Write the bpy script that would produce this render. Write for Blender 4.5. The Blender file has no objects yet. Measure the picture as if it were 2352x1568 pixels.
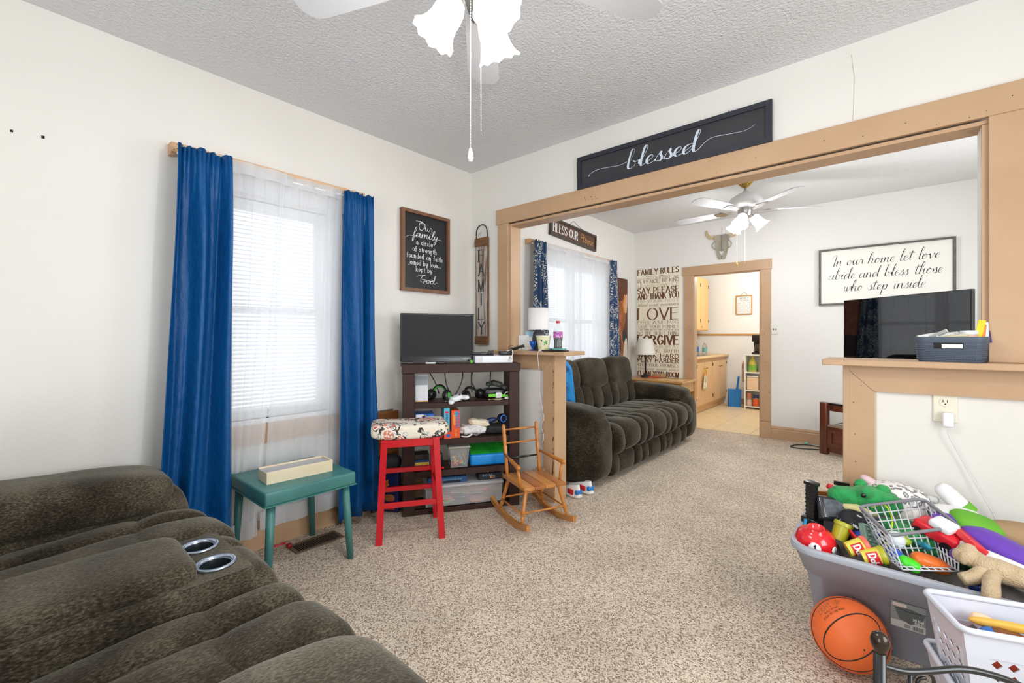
import bpy, bmesh, math, random
from mathutils import Vector, Matrix, Euler, noise
random.seed(7)
PI = math.pi
S = bpy.context.scene
COL = S.collection

# ------------------------------------------------------------------ camera, world, exposure
cam_data = bpy.data.cameras.new('camera')
cam = bpy.data.objects.new('camera', cam_data)
COL.objects.link(cam)
cam_data.sensor_width = 36.0
cam_data.lens = 36.0 * 1021.36 / 2352.0
cam_data.shift_y = -10.9 / 2352.0
cam_data.clip_start = 0.05
cam.location = (2.7595, -2.6749, 1.21)
cam.rotation_euler = (PI / 2, 0, 0.7092)
S.camera = cam
S.view_settings.view_transform = 'Standard'
S.view_settings.look = 'None'
S.view_settings.gamma = 1.0
S.view_settings.use_curve_mapping = False
S.view_settings.exposure = 0.2
S.cycles.max_bounces = 9
S.cycles.diffuse_bounces = 5
S.cycles.transparent_max_bounces = 20
S.cycles.adaptive_threshold = 0.02
S.cycles.caustics_reflective = False
S.cycles.caustics_refractive = False
S.cycles.sample_clamp_indirect = 6.0

world = bpy.data.worlds.new('overcast_sky')
S.world = world
world.use_nodes = True
wb = world.node_tree.nodes['Background']
wb.inputs['Color'].default_value = (0.93, 0.97, 1.0, 1)
wb.inputs['Strength'].default_value = 1.5

LAMP_P = 10.5       # watts per bulb, front fan
LAMP_P2 = 14.0      # rear fan
KITCHEN_P = 38.0
def light(name, kind, loc, power, color=(1, 1, 1), size=0.1, rot=None, size_y=None):
    l = bpy.data.lights.new(name, kind)
    l.energy = power
    l.color = color
    if kind == 'AREA':
        l.size = size
        if size_y:
            l.shape = 'RECTANGLE'
            l.size_y = size_y
    else:
        l.shadow_soft_size = size
    o = bpy.data.objects.new(name, l)
    o.location = loc
    if rot:
        o.rotation_euler = rot
    COL.objects.link(o)
    return o
# added fill lights at openings cut for them in the unseen walls
light('fill_light_front', 'AREA', (2.3, -4.14, 1.4), 27, (0.94, 0.98, 1.0), 1.3, (PI / 2, 0, 0), 1.35)
light('fill_light_side', 'AREA', (4.09, -1.7, 1.4), 33, (0.94, 0.98, 1.0), 1.2, (PI / 2, 0, PI / 2), 1.35)
light('fill_light_rear_side', 'AREA', (4.09, 1.7, 1.5), 30, (0.94, 0.98, 1.0), 1.0, (PI / 2, 0, PI / 2), 1.2)
light('kitchen_ceiling_lamp', 'POINT', (1.35, 4.9, 2.35), KITCHEN_P, (0.88, 0.95, 1.0), 0.15)

# ------------------------------------------------------------------ materials
def lin(c):
    r = []
    for v in c[:3]:
        v = v / 255.0
        r.append(v / 12.92 if v <= 0.04045 else ((v + 0.055) / 1.055) ** 2.4)
    return (r[0], r[1], r[2], 1.0)
MATS = {}
def mat(name, col, rough=0.6, metal=0.0, col2=None, nscale=8.0, nlo=0.35, nhi=0.65, stretch=None, bump=0.0, bscale=200.0,
        sheen=0.0, alpha=1.0, trans=0.0, emis=0.0, coat=0.0, spec=0.5, detail=4.0, bdist=0.002):
    if name in MATS:
        return MATS[name]
    m = bpy.data.materials.new(name)
    m.use_nodes = True
    nt = m.node_tree
    p = nt.nodes['Principled BSDF']
    p.inputs['Base Color'].default_value = lin(col)
    p.inputs['Roughness'].default_value = rough
    p.inputs['Metallic'].default_value = metal
    p.inputs['Specular IOR Level'].default_value = spec
    if sheen:
        p.inputs['Sheen Weight'].default_value = sheen
        p.inputs['Sheen Roughness'].default_value = 0.4
        p.inputs['Sheen Tint'].default_value = (0.9, 0.86, 0.75, 1)
    if alpha < 1:
        p.inputs['Alpha'].default_value = alpha
    if trans:
        p.inputs['Transmission Weight'].default_value = trans
    if coat:
        p.inputs['Coat Weight'].default_value = coat
    if emis:
        p.inputs['Emission Color'].default_value = lin(col)
        p.inputs['Emission Strength'].default_value = emis
    L = nt.links.new
    if col2 is not None or bump:
        tc = nt.nodes.new('ShaderNodeTexCoord')
        mp = nt.nodes.new('ShaderNodeMapping')
        L(tc.outputs['Object'], mp.inputs['Vector'])
        if stretch:
            mp.inputs['Scale'].default_value = stretch
    if col2 is not None:
        n = nt.nodes.new('ShaderNodeTexNoise')
        n.inputs['Scale'].default_value = nscale
        n.inputs['Detail'].default_value = detail
        L(mp.outputs['Vector'], n.inputs['Vector'])
        r = nt.nodes.new('ShaderNodeMapRange')
        r.inputs['From Min'].default_value = nlo
        r.inputs['From Max'].default_value = nhi
        L(n.outputs['Fac'], r.inputs['Value'])
        mx = nt.nodes.new('ShaderNodeMix')
        mx.data_type = 'RGBA'
        mx.inputs['A'].default_value = lin(col)
        mx.inputs['B'].default_value = lin(col2)
        L(r.outputs['Result'], mx.inputs['Factor'])
        L(mx.outputs['Result'], p.inputs['Base Color'])
    if bump:
        b = nt.nodes.new('ShaderNodeTexNoise')
        b.inputs['Scale'].default_value = bscale
        b.inputs['Detail'].default_value = 3
        L(mp.outputs['Vector'], b.inputs['Vector'])
        bp = nt.nodes.new('ShaderNodeBump')
        bp.inputs['Strength'].default_value = bump
        bp.inputs['Distance'].default_value = bdist
        L(b.outputs['Fac'], bp.inputs['Height'])
        L(bp.outputs['Normal'], p.inputs['Normal'])
    MATS[name] = m
    return m
def wood(name, c1, c2, axis='x', rough=0.45, scale=9.0, coat=0.0):
    st = {'x': (0.08, 1, 1), 'y': (1, 0.08, 1), 'z': (1, 1, 0.08)}[axis]
    return mat(name, c1, rough, col2=c2, nscale=scale * 4, nlo=0.3, nhi=0.7, stretch=st, bump=0.06, bscale=60, coat=coat, detail=6)

# ------------------------------------------------------------------ mesh builders
class B:
    """collects shapes, then becomes one mesh object"""
    def __init__(s):
        s.bm = bmesh.new()
    def _new(s, verts):
        return [v for v in verts]
    def box(s, c, d, rot=None, bev=0.0, seg=2):
        r = bmesh.ops.create_cube(s.bm, size=1.0)
        vs = r['verts']
        bmesh.ops.scale(s.bm, vec=d, verts=vs)
        if bev > 0:
            es = list({e for v in vs for e in v.link_edges})
            rb = bmesh.ops.bevel(s.bm, geom=es, offset=min(bev, 0.49 * min(d)), segments=seg, profile=0.5, affect='EDGES')
            vs = list({v for f in rb['faces'] for v in f.verts} | {v for v in vs if v.is_valid})
        M = Matrix.Translation(c) @ (Euler(rot).to_matrix().to_4x4() if rot else Matrix())
        bmesh.ops.transform(s.bm, matrix=M, verts=vs)
        return s
    def bx(s, x0, x1, y0, y1, z0, z1, bev=0.0, seg=2):
        return s.box(((x0 + x1) / 2, (y0 + y1) / 2, (z0 + z1) / 2), (abs(x1 - x0), abs(y1 - y0), abs(z1 - z0)), None, bev, seg)
    def lathe(s, prof, c=(0, 0, 0), axis=None, n=24, scallop=None):
        """prof: list of (r, z); axis: direction the profile's z runs along"""
        M = Matrix.Translation(c)
        if axis is not None:
            M = M @ Vector((0, 0, 1)).rotation_difference(Vector(axis).normalized()).to_matrix().to_4x4()
        rings = []
        for k, (r, z) in enumerate(prof):
            ring = []
            if r < 1e-6:
                ring = [s.bm.verts.new(M @ Vector((0, 0, z)))] * n
            else:
                for i in range(n):
                    a = 2 * PI * i / n
                    rr, zz = r, z
                    if scallop:
                        w = scallop(k, a)
                        rr += w[0]
                        zz += w[1]
                    ring.append(s.bm.verts.new(M @ Vector((rr * math.cos(a), rr * math.sin(a), zz))))
            rings.append(ring)
        for a, b in zip(rings, rings[1:]):
            for i in range(n):
                j = (i + 1) % n
                q = []
                for v in (a[i], a[j], b[j], b[i]):
                    if v not in q:
                        q.append(v)
                if len(q) > 2:
                    try:
                        s.bm.faces.new(q)
                    except ValueError:
                        pass
        return s
    def cyl(s, p0, p1, r0, r1=None, n=14):
        p0, p1 = Vector(p0), Vector(p1)
        r1 = r0 if r1 is None else r1
        L = (p1 - p0).length
        return s.lathe([(0, 0), (r0, 0), (r1, L), (0, L)], p0, p1 - p0, n)
    def turned(s, p0, p1, prof, n=14):
        """turned post: prof = [(t, r)] along p0->p1"""
        p0, p1 = Vector(p0), Vector(p1)
        L = (p1 - p0).length
        return s.lathe([(0, prof[0][0] * L)] + [(r, t * L) for t, r in prof] + [(0, prof[-1][0] * L)], p0, p1 - p0, n)
    def tube(s, pts, r, n=8, closed=False, caps=True):
        pts = [Vector(p) for p in pts]
        m = len(pts)
        rings = []
        up = Vector((0, 0, 1))
        prev = None
        for i, p in enumerate(pts):
            a = pts[i - 1] if (i > 0 or closed) else p
            b = pts[(i + 1) % m] if (i < m - 1 or closed) else p
            t = (b - a)
            if t.length < 1e-9:
                t = Vector((0, 0, 1))
            t.normalize()
            if prev is None:
                u = t.cross(up)
                if u.length < 0.05:
                    u = t.cross(Vector((1, 0, 0)))
            else:
                u = prev - t * prev.dot(t)
                if u.length < 1e-6:
                    u = t.cross(Vector((1, 0, 0)))
            u.normalize()
            prev = u
            w = t.cross(u)
            rr = r[i] if isinstance(r, (list, tuple)) else r
            rings.append([s.bm.verts.new(p + u * rr * math.cos(2 * PI * k / n) + w * rr * math.sin(2 * PI * k / n)) for k in range(n)])
        prs = list(zip(rings, rings[1:])) + ([(rings[-1], rings[0])] if closed else [])
        for a, b in prs:
            for k in range(n):
                j = (k + 1) % n
                s.bm.faces.new((a[k], a[j], b[j], b[k]))
        if caps and not closed:
            s.bm.faces.new(rings[0][::-1])
            s.bm.faces.new(rings[-1])
        return s
    def sup(s, c, d, e1=0.5, e2=0.5, rot=None, nu=28, nv=16, fn=None):
        """puffy superellipsoid of full size d"""
        def sp(v, e):
            return math.copysign(abs(v) ** e, v)
        M = Matrix.Translation(c) @ (Euler(rot).to_matrix().to_4x4() if rot else Matrix())
        rings = []
        for j in range(nv + 1):
            ph = -PI / 2 + PI * j / nv
            ring = []
            for i in range(nu):
                th = 2 * PI * i / nu
                v = Vector((d[0] / 2 * sp(math.cos(ph), e1) * sp(math.cos(th), e2), d[1] / 2 * sp(math.cos(ph), e1) * sp(math.sin(th), e2), d[2] / 2 * sp(math.sin(ph), e1)))
                if fn:
                    v = fn(v)
                ring.append(s.bm.verts.new(M @ v))
            rings.append(ring)
        for a, b in zip(rings, rings[1:]):
            for i in range(nu):
                j = (i + 1) % nu
                s.bm.faces.new((a[i], a[j], b[j], b[i]))
        return s
    def grid(s, fn, nu, nv, thick=0.0):
        vs = [[s.bm.verts.new(fn(i / nu, j / nv)) for j in range(nv + 1)] for i in range(nu + 1)]
        fs = []
        for i in range(nu):
            for j in range(nv):
                fs.append(s.bm.faces.new((vs[i][j], vs[i + 1][j], vs[i + 1][j + 1], vs[i][j + 1])))
        if thick:
            bmesh.ops.recalc_face_normals(s.bm, faces=fs)
            bmesh.ops.solidify(s.bm, geom=fs, thickness=thick)
        return s
    def prism(s, poly, depth, M=None):
        """poly in local xy, extruded along +z by depth"""
        M = M or Matrix()
        a = [s.bm.verts.new(M @ Vector((x, y, 0))) for x, y in poly]
        b = [s.bm.verts.new(M @ Vector((x, y, depth))) for x, y in poly]
        n = len(poly)
        s.bm.faces.new(a[::-1])
        s.bm.faces.new(b)
        for i in range(n):
            j = (i + 1) % n
            s.bm.faces.new((a[i], a[j], b[j], b[i]))
        return s
    def frame(s, x0, x1, y0, y1, w, d, M=None, wb=None):
        """rectangular frame in xy, bar width w, depth d along z"""
        M = M or Matrix()
        for a, b, c, e in ((x0, x1, y1 - w, y1), (x0, x1, y0, y0 + (wb or w)), (x0, x0 + w, y0 + (wb or w), y1 - w), (x1 - w, x1, y0 + (wb or w), y1 - w)):
            s.prism([(a, c), (b, c), (b, e), (a, e)], d, M)
        return s
    def obj(s, name, m, parent=None, smooth=False, loc=None, rot=None, sub=0, label=None):
        bmesh.ops.recalc_face_normals(s.bm, faces=s.bm.faces[:])
        me = bpy.data.meshes.new(name)
        s.bm.to_mesh(me)
        s.bm.free()
        if smooth:
            me.shade_smooth()
            if smooth == 'auto':
                try:
                    me.set_sharp_from_angle(angle=math.radians(38))
                except Exception:
                    pass
        for mm in (m if isinstance(m, (list, tuple)) else [m]):
            me.materials.append(mm)
        o = bpy.data.objects.new(name, me)
        COL.objects.link(o)
        if parent:
            o.parent = parent
        if loc:
            o.location = loc
        if rot:
            o.rotation_euler = rot
        if sub:
            md = o.modifiers.new('smooth', 'SUBSURF')
            md.levels = md.render_levels = sub
        if label:
            o['label'] = label
        return o
def tag(o, label, cat, group=None):
    o['label'] = label
    o['category'] = cat
    if group:
        o['group'] = group
    return o
def thing(name, label, cat, loc=(0, 0, 0), rot=(0, 0, 0), group=None):
    o = bpy.data.objects.new(name, None)
    o.empty_display_size = 0.05
    COL.objects.link(o)
    o.location = loc
    o.rotation_euler = rot if isinstance(rot, (tuple, list)) else (0, 0, rot)
    return tag(o, label, cat, group)
def struct(o):
    o['kind'] = 'structure'
    return o
def copy_tree(o, parent=None):
    c = o.copy()
    COL.objects.link(c)
    if parent:
        c.parent = parent
    for ch in list(o.children):
        copy_tree(ch, c)
    return c
def piece(o, parent, loc=None, rot=None):
    c = o.copy()
    COL.objects.link(c)
    c.parent = parent
    if loc is not None:
        c.location = loc
    if rot is not None:
        c.rotation_euler = rot
    return c
def plane_M(o, right, up):
    r, u = Vector(right).normalized(), Vector(up).normalized()
    n = r.cross(u)
    M = Matrix((r, u, n)).transposed().to_4x4()
    M.translation = Vector(o)
    return M
def arcpts(c, r, a0, a1, n, plane='xy'):
    out = []
    for i in range(n + 1):
        a = a0 + (a1 - a0) * i / n
        p = (r * math.cos(a), r * math.sin(a))
        if plane == 'xy':
            out.append((c[0] + p[0], c[1] + p[1], c[2]))
        elif plane == 'xz':
            out.append((c[0] + p[0], c[1], c[2] + p[1]))
        else:
            out.append((c[0], c[1] + p[0], c[2] + p[1]))
    return out
def spl(pts, k=6):
    """catmull-rom through points of any dimension"""
    P = [Vector(p) for p in pts]
    if len(P) < 3:
        return P
    P = [P[0] * 2 - P[1]] + P + [P[-1] * 2 - P[-2]]
    out = []
    for i in range(1, len(P) - 2):
        a, b, c, d = P[i - 1:i + 3]
        for j in range(k):
            t = j / k
            out.append(0.5 * ((2 * b) + (c - a) * t + (2 * a - 5 * b + 4 * c - d) * t * t + (3 * b - a - 3 * c + d) * t ** 3))
    out.append(P[-2])
    return out

# ------------------------------------------------------------------ lettering (flat painted strokes)
# each glyph: width, then strokes; a point is two hex digits x,y; y 4 = baseline, a = x-height, f = cap height; '~' = smooth
GLY = {
 'A': '9 044f 4f84 2868', 'B': '8 0f04 ~0f4f6e6c5a0a ~0a5a78744404', 'C': '8 ~7d6f3f0c07144466', 'D': '8 0f04 ~0f3f6d7a6634 0434',
 'E': '7 0f04 0f6f 0a5a 0464', 'F': '7 0f04 0f6f 0a5a', 'G': '8 ~7d5f3f1d0a17345476 7679 5979', 'H': '8 0f04 7f74 0a7a', 'I': '1 0f04',
 'J': '5 ~4f46342414 1406', 'K': '8 0f04 6f09 2b74', 'L': '7 0f04 0464', 'M': 'a 040f 0f44 448f 8f84', 'N': '8 040f 0f74 747f',
 'O': '9 ~4f1e0c07154464878c7e4f', 'P': '7 0f04 ~0f4f6d6b4909', 'Q': '9 ~4f1e0c07154464878c7e4f 5784', 'R': '8 0f04 ~0f4f6d6b4a0a 3a74',
 'S': '7 ~6d5f2f0d0b2a596755341406', 'T': '8 4f44 0f8f', 'U': '8 0f07 ~071534547577 777f', 'V': '8 0f44 448f', 'W': 'c 0f34 346f 6f94 94cf',
 'X': '8 0f74 7f04', 'Y': '8 0f49 8f49 4944', 'Z': '7 0f6f 6f04 0464', 'a': '6 ~092a4a58 5854 ~58281706153456', 'b': '6 0f04 ~093a59563414 0415',
 'c': '5 ~593a2a0906153456', 'd': '6 5f54 ~592a0906143556', 'e': '6 ~0757 ~57593a1a0806153456', 'f': '4 ~4e3f2e2c 2c24 0a4a',
 'g': '6 ~592a09061536 5a52 ~52310112', 'h': '6 0f04 ~093a5958 5854', 'i': '1 0a04 0d0e', 'j': '3 2a22 ~221102 2d2e', 'k': '6 0f04 5a07 2854',
 'l': '1 0f04', 'm': '9 0a04 ~082a4948 4844 ~486a8988 8884', 'n': '6 0a04 ~083a5958 5854', 'o': '6 ~3a19071614345658493a',
 'p': '6 0a00 ~093a5956543405', 'r': '4 0a04 ~083a4a', 's': '5 ~493a1a083846552405', 't': '4 2d25 ~253444 0a4a', 'u': '6 0a06 ~06143455 5a54',
 'v': '6 0a34 346a', 'w': '8 0a24 244a 4a64 648a', 'x': '5 0a54 5a04', 'y': '6 0a34 6a20', 'z': '5 0a5a 5a04 0454', ',': '2 1503', '.': '1 0405',
 "'": '1 0f0d', '-': '4 0838', '1': '4 3f34 3f1d', '0': '6 ~3f0c0734676c3f', '2': '6 ~0d1f4f5d5b04 0454', '3': '6 ~0e3f5d5c3a 2a3a ~3a58563406',
 '4': '6 4f07 0767 4f44', '7': '5 0f5f 5f14', '&': '7 ~74193d3f2e16143476', ' ': '4',
}
def _strokes(ch):
    g = GLY.get(ch, GLY.get(ch.upper(), '4'))
    parts = g.split()
    w = int(parts[0], 16)
    out = []
    if ch in 'OQ0o':
        h = 3 / 11 if ch == 'o' else .5
        out.append((True, [(w / 22 * (1 + math.cos(a)), h * (1 + math.sin(a))) for a in [PI / 2 + 2 * PI * i / 24 for i in range(25)]]))
        return w / 11.0, out + ([(False, [(.5, .2), (w / 11, -.05)])] if ch == 'Q' else [])
    for q in parts[1:]:
        sm = q[0] == '~'
        q = q.strip('~')
        pts = [(int(q[i], 16) / 11.0, (int(q[i + 1], 16) - 4) / 11.0) for i in range(0, len(q) - 1, 2)]
        out.append((sm, pts))
    return w / 11.0, out
RIB = [0]
def ribbon(bm, pts, wfn, M, z=0.0):
    P = [Vector(p).to_2d() if len(p) > 2 else Vector(p) for p in pts]
    n = len(P)
    L, R = [], []
    RIB[0] = (RIB[0] + 1) % 7
    z += RIB[0] * 3e-5
    for i in range(n):
        t = (P[min(i + 1, n - 1)] - P[max(i - 1, 0)])
        if t.length < 1e-9:
            t = Vector((1, 0))
        t.normalize()
        w = wfn(t, i / max(n - 1, 1)) / 2
        nn = Vector((-t.y, t.x)) * w
        L.append(bm.verts.new(M @ Vector((P[i].x + nn.x, P[i].y + nn.y, z + (i % 120) * 2e-6))))
        R.append(bm.verts.new(M @ Vector((P[i].x - nn.x, P[i].y - nn.y, z + (i % 120) * 2e-6))))
    for i in range(n - 1):
        bm.faces.new((R[i], R[i + 1], L[i + 1], L[i]))
def text(b, s, M, x0, y0, h, width=None, thick=0.16, thin=0.06, serif=True, slant=0.0, gap=0.2, xs=1.0, align='l', nib=0.0):
    """paint s at baseline y0 with cap height h; width: squeeze or stretch to this width"""
    adv = 0.0
    lay = []
    for ch in s:
        w, st = _strokes(ch)
        lay.append((adv, st))
        adv += w + gap
    total = max(adv - gap, 0.05)
    sx = (width / (total * h)) if width else xs
    off = {'l': 0, 'c': -total * h * sx / 2, 'r': -total * h * sx}[align]
    def wf(t, u):
        d = abs(t.y * math.cos(nib) - t.x * math.sin(nib))
        return h * (thin + (thick - thin) * d ** 1.3)
    for ax, st in lay:
        for sm, pts in st:
            Q = spl(pts, 5) if (sm and len(pts) > 2) else pts
            W = [(x0 + off + (ax + p[0] + slant * p[1]) * h * sx, y0 + p[1] * h) for p in Q]
            if not sm and len(W) == 2:
                # run plain strokes half a thickness past their ends so that corners close
                a, c = Vector(W[0]), Vector(W[1])
                t = (c - a).normalized() * h * thin * 0.5
                W = [tuple(a - t), tuple(c + t)]
            ribbon(b.bm, W, wf, M, 0.0)
            if serif and not sm:
                for e, o in ((0, 1), (-1, -2)):
                    y = pts[e][1]
                    if abs(pts[e][1] - pts[o][1]) > 0.3 and (abs(y) < 0.01 or abs(y - 1) < 0.01 or abs(y - 6 / 11) < 0.01):
                        cx, cy = W[e]
                        k = h * sx * 0.13
                        s2 = h * thin * 1.1
                        cy2 = cy
                        ribbon(b.bm, [(cx - k, cy2), (cx + k, cy2)], lambda t, u: s2, M, 0.00003)
    return total * h * sx
# cursive: point lists in 1/14 of the ascender height
CUR = {
 'a': '6 4.5,5 3,6 1.2,4.4 1,1.2 2.3,0 4.2,2.5 4.8,5.8 4.7,1.6 5.4,0 6.6,1', 'b': '6 1,2 3,9 3.5,13 2.4,14 1.8,11 1.5,4 1.8,.8 3.2,0 4.8,2 4.4,4.8 3.8,5 5,4.2 6.6,4.6',
 'd': '6 4.5,5 3,6 1.2,4.4 1,1.2 2.3,0 4.4,3 5.8,9 6.4,13 5.6,14 5,11 4.8,4 5,1 5.7,0 7,.9', 'e': '4 1,1.4 3,3.2 3.8,4.8 2.9,6 1.6,4.8 1.2,2 2.2,.1 3.6,.4 5,1.5',
 'f': '4 1,1 3,7 4,12 3.2,14 2.4,11 2,3 1.6,-4 1.9,-6.5 2.8,-5 2.8,-1 3,.8 5,1.5', 'h': '6 1,2 3,9 3.5,13 2.6,14 1.8,11 1.4,4 1.2,0 1.8,3 3.4,5.8 4.4,5 4.3,2 4.9,0 6.2,.9',
 'i': '3 .8,3 1.6,6 1.5,2 2.1,0 3.4,.9 *2.2,8.5', 'l': '3 1,2 3,9 3.5,13 2.6,14 1.9,11 1.5,3 2.1,0 3.6,1', 'm': '8 .8,4 1.4,6 1.3,0 2,4 3.4,6 4,5 3.9,0 4.6,4 6,6 6.6,5 6.6,2 7.2,0 8.4,.9',
 'n': '6 .8,4 1.4,6 1.3,0 2,4 3.6,6 4.4,5 4.4,2 5,0 6.2,.9', 'o': '5 3,6 1.5,5 1,2.5 1.8,.3 3.2,.5 4.2,3 3.5,5.7 2.8,5.6 4.2,4.6 5.8,4.8',
 'p': '6 1,3 1.8,6 1.6,0 1.4,-7 1.6,-3 2.1,3 3.4,6 4.8,5 4.8,2 3.6,0 2.4,.6 4,.2 6.4,1', 'r': '4 .9,3 1.6,6.6 2.2,5.4 3.5,5.5 3.5,2.6 4,.4 5.2,.9',
 's': '4 .9,1.4 2.9,6.6 3.1,4.5 3.9,2 3.1,0 1.6,.5 3.4,.2 5,1.2', 't': '4 1,2 2.5,8 2.7,11 2.2,6 2.2,1.5 2.9,0 4.2,.9 |.2,8.2 4.8,9', 'u': '6 .8,3 1.5,6 1.4,2 2.2,0 3.7,2 4.4,6 4.3,2 4.9,0 6.2,.9',
 'v': '5 .8,4 1.4,6 2,2 2.6,0 3.8,3 4.2,6 4.6,5 6,5', 'w': '7 .8,4 1.3,6 1.4,2 2.2,0 3.5,2 3.9,5.4 3.9,2 4.7,0 6,3 6.3,6 7.4,5', 'y': '6 .8,3 1.5,6 1.5,2.5 2.4,1 3.8,3 4.3,6 4.1,0 3.3,-6 2.1,-7 1.8,-5 3.7,-1 6.4,1.5',
 'O': '8 5,13 2,11 1,6 2.4,.4 5.2,.2 7.4,4.6 7,10.4 5,13 4.2,10.6 8,11', 'G': '8 -4,9.4 -1,12.2 4,13 6.2,14 4,13.4 1.6,8 1.8,2.5 3.6,1.4 5.4,2.6 |3,6 8,6.2 |5.8,6.2 5.8,2 5.4,-.6', 'I': '5 .4,8 .6,11 2.4,13.6 4,13 4,9 3.7,0', 'H': '9 1,0 2,7 2.6,13 |7,14 6.4,7 6.6,1 7.6,0 9,1 |1,6.4 8,7.4',
 ' ': '4',
}
def cursive(b, s, M, x0, y0, h, width=None, thick=0.11, thin=0.03, slant=0.12, lead=None, tail=None, align='l', track=0.0):
    k = h / 14.0
    adv = 0.0
    runs, cur, marks = [], [], []
    for ch in s:
        g = CUR[ch].split()
        w = float(g[0])
        if ch == ' ':
            if cur:
                runs.append(cur)
            cur = []
            adv += w
            continue
        tgt = 'main'
        for tok in g[1:]:
            if tok[0] == '*':
                x, y = map(float, tok[1:].split(','))
                marks.append([(adv + x, y), (adv + x + .3, y + .5)])
                continue
            if tok[0] == '|':
                marks.append([])
                tgt = 'mark'
                tok = tok[1:]
            x, y = map(float, tok.split(','))
            (cur if tgt == 'main' else marks[-1]).append((adv + x, y))
        adv += w + track
    if cur:
        runs.append(cur)
    if lead:
        runs[0] = [tuple(p) for p in lead] + runs[0]
    if tail:
        runs[-1] = runs[-1] + [(adv + p[0], p[1]) for p in tail]
    sx = (width / (adv * k)) if width else 1.0
    off = {'l': 0, 'c': -adv * k * sx / 2}[align]
    def wf(t, u):
        d = max(0.0, -t.y) ** 1.2
        return h * (thin + (thick - thin) * d) * (0.35 + 0.65 * min(1, 12 * u, 12 * (1 - u)))
    for r in runs + marks:
        Q = spl([(p[0], p[1]) for p in r], 7) if len(r) > 2 else [Vector(p) for p in r]
        W = [(x0 + off + (p[0] + slant * p[1]) * k * sx, y0 + p[1] * k) for p in Q]
        wfn = wf if len(r) > 2 else (lambda t, u: h * (thin + thick) * 0.5)
        ribbon(b.bm, W, wfn, M, 0.0)
    return adv * k * sx
# ------------------------------------------------------------------ structure
CH1, CH2 = 2.613, 2.70          # ceiling heights, front and rear room
XR, YB = 4.05, -4.1             # right wall, wall behind the camera
YF = 3.354                      # far wall face
M_WALL = mat('wall_paint', (232, 229, 223), 0.75, bump=0.25, bscale=90, col2=(229, 226, 220), nscale=2.0)
M_WALL2 = mat('wall_paint_rear', (236, 234, 230), 0.75, bump=0.2, bscale=90)
M_CEIL = mat('ceiling_texture', (221, 222, 225), 0.9, bump=1.0, bscale=70, bdist=0.008)
M_CEIL2 = mat('ceiling_texture_rear', (228, 228, 228), 0.9, bump=1.0, bscale=75, bdist=0.006)
M_TRIM = mat('tan_trim_paint', (196, 161, 127), 0.42, bump=0.12, bscale=40, col2=(188, 152, 117), nscale=3, stretch=(1, 1, 1))
M_WHITE = mat('white_paint', (238, 238, 236), 0.5)
M_DARK = mat('nail_hole', (38, 28, 22), 0.8)

def carpet_mat():
    m = mat('carpet', (190, 176, 162), 0.95, spec=0.1)
    nt = m.node_tree
    p = nt.nodes['Principled BSDF']
    L = nt.links.new
    tc = nt.nodes.new('ShaderNodeTexCoord')
    v = nt.nodes.new('ShaderNodeTexVoronoi')
    v.inputs['Scale'].default_value = 200
    n = nt.nodes.new('ShaderNodeTexNoise')
    n.inputs['Scale'].default_value = 230
    n.inputs['Detail'].default_value = 3
    big = nt.nodes.new('ShaderNodeTexNoise')
    big.inputs['Scale'].default_value = 2.2
    big.inputs['Detail'].default_value = 4
    for x in (v, n, big):
        L(tc.outputs['Object'], x.inputs['Vector'])
    sep = nt.nodes.new('ShaderNodeSeparateColor')
    L(v.outputs['Color'], sep.inputs['Color'])
    a = nt.nodes.new('ShaderNodeMath')
    a.operation = 'MULTIPLY_ADD'
    L(n.outputs['Fac'], a.inputs[0])
    a.inputs[1].default_value = 0.9
    L(sep.outputs['Red'], a.inputs[2])
    r = nt.nodes.new('ShaderNodeValToRGB')
    e = r.color_ramp.elements
    e[0].position, e[0].color = 0.42, lin((144, 125, 107))
    e[1].position, e[1].color = 1.15, lin((246, 231, 212))
    x = e.new(0.62)
    x.color = lin((211, 193, 173))
    x = e.new(0.5)
    x.color = lin((186, 167, 147))
    md = nt.nodes.new('ShaderNodeMath')
    md.operation = 'DIVIDE'
    L(a.outputs[0], md.inputs[0])
    md.inputs[1].default_value = 1.35
    L(md.outputs[0], r.inputs['Fac'])
    mr = nt.nodes.new('ShaderNodeMapRange')
    mr.inputs['From Min'].default_value, mr.inputs['From Max'].default_value = 0.35, 0.65
    mr.inputs['To Min'].default_value, mr.inputs['To Max'].default_value = 0.9, 1.08
    L(big.outputs['Fac'], mr.inputs['Value'])
    mx = nt.nodes.new('ShaderNodeMix')
    mx.data_type = 'RGBA'
    mx.blend_type = 'MULTIPLY'
    mx.inputs['Factor'].default_value = 1
    L(r.outputs['Color'], mx.inputs['A'])
    L(mr.outputs['Result'], mx.inputs['B'])
    L(mx.outputs['Result'], p.inputs['Base Color'])
    bp = nt.nodes.new('ShaderNodeBump')
    bp.inputs['Strength'].default_value = 0.9
    bp.inputs['Distance'].default_value = 0.008
    L(a.outputs[0], bp.inputs['Height'])
    L(bp.outputs['Normal'], p.inputs['Normal'])
    return m
M_CARPET = carpet_mat()

def wall_with_hole(b, axis, c0, c1, u0, u1, z1, holes):
    """wall slab between c0 and c1 on its thin axis; holes = [(ua, ub, za, zb)] sorted along u"""
    def slab(a, e, za, zb):
        if e - a < 1e-4 or zb - za < 1e-4:
            return
        if axis == 'x':
            b.bx(c0, c1, a, e, za, zb)
        else:
            b.bx(a, e, c0, c1, za, zb)
    u = u0
    for ua, ub, za, zb in holes:
        slab(u, ua, 0, z1)
        slab(ua, ub, 0, za)
        slab(ua, ub, zb, z1)
        u = ub
    slab(u, u1, 0, z1)
    return b

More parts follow.
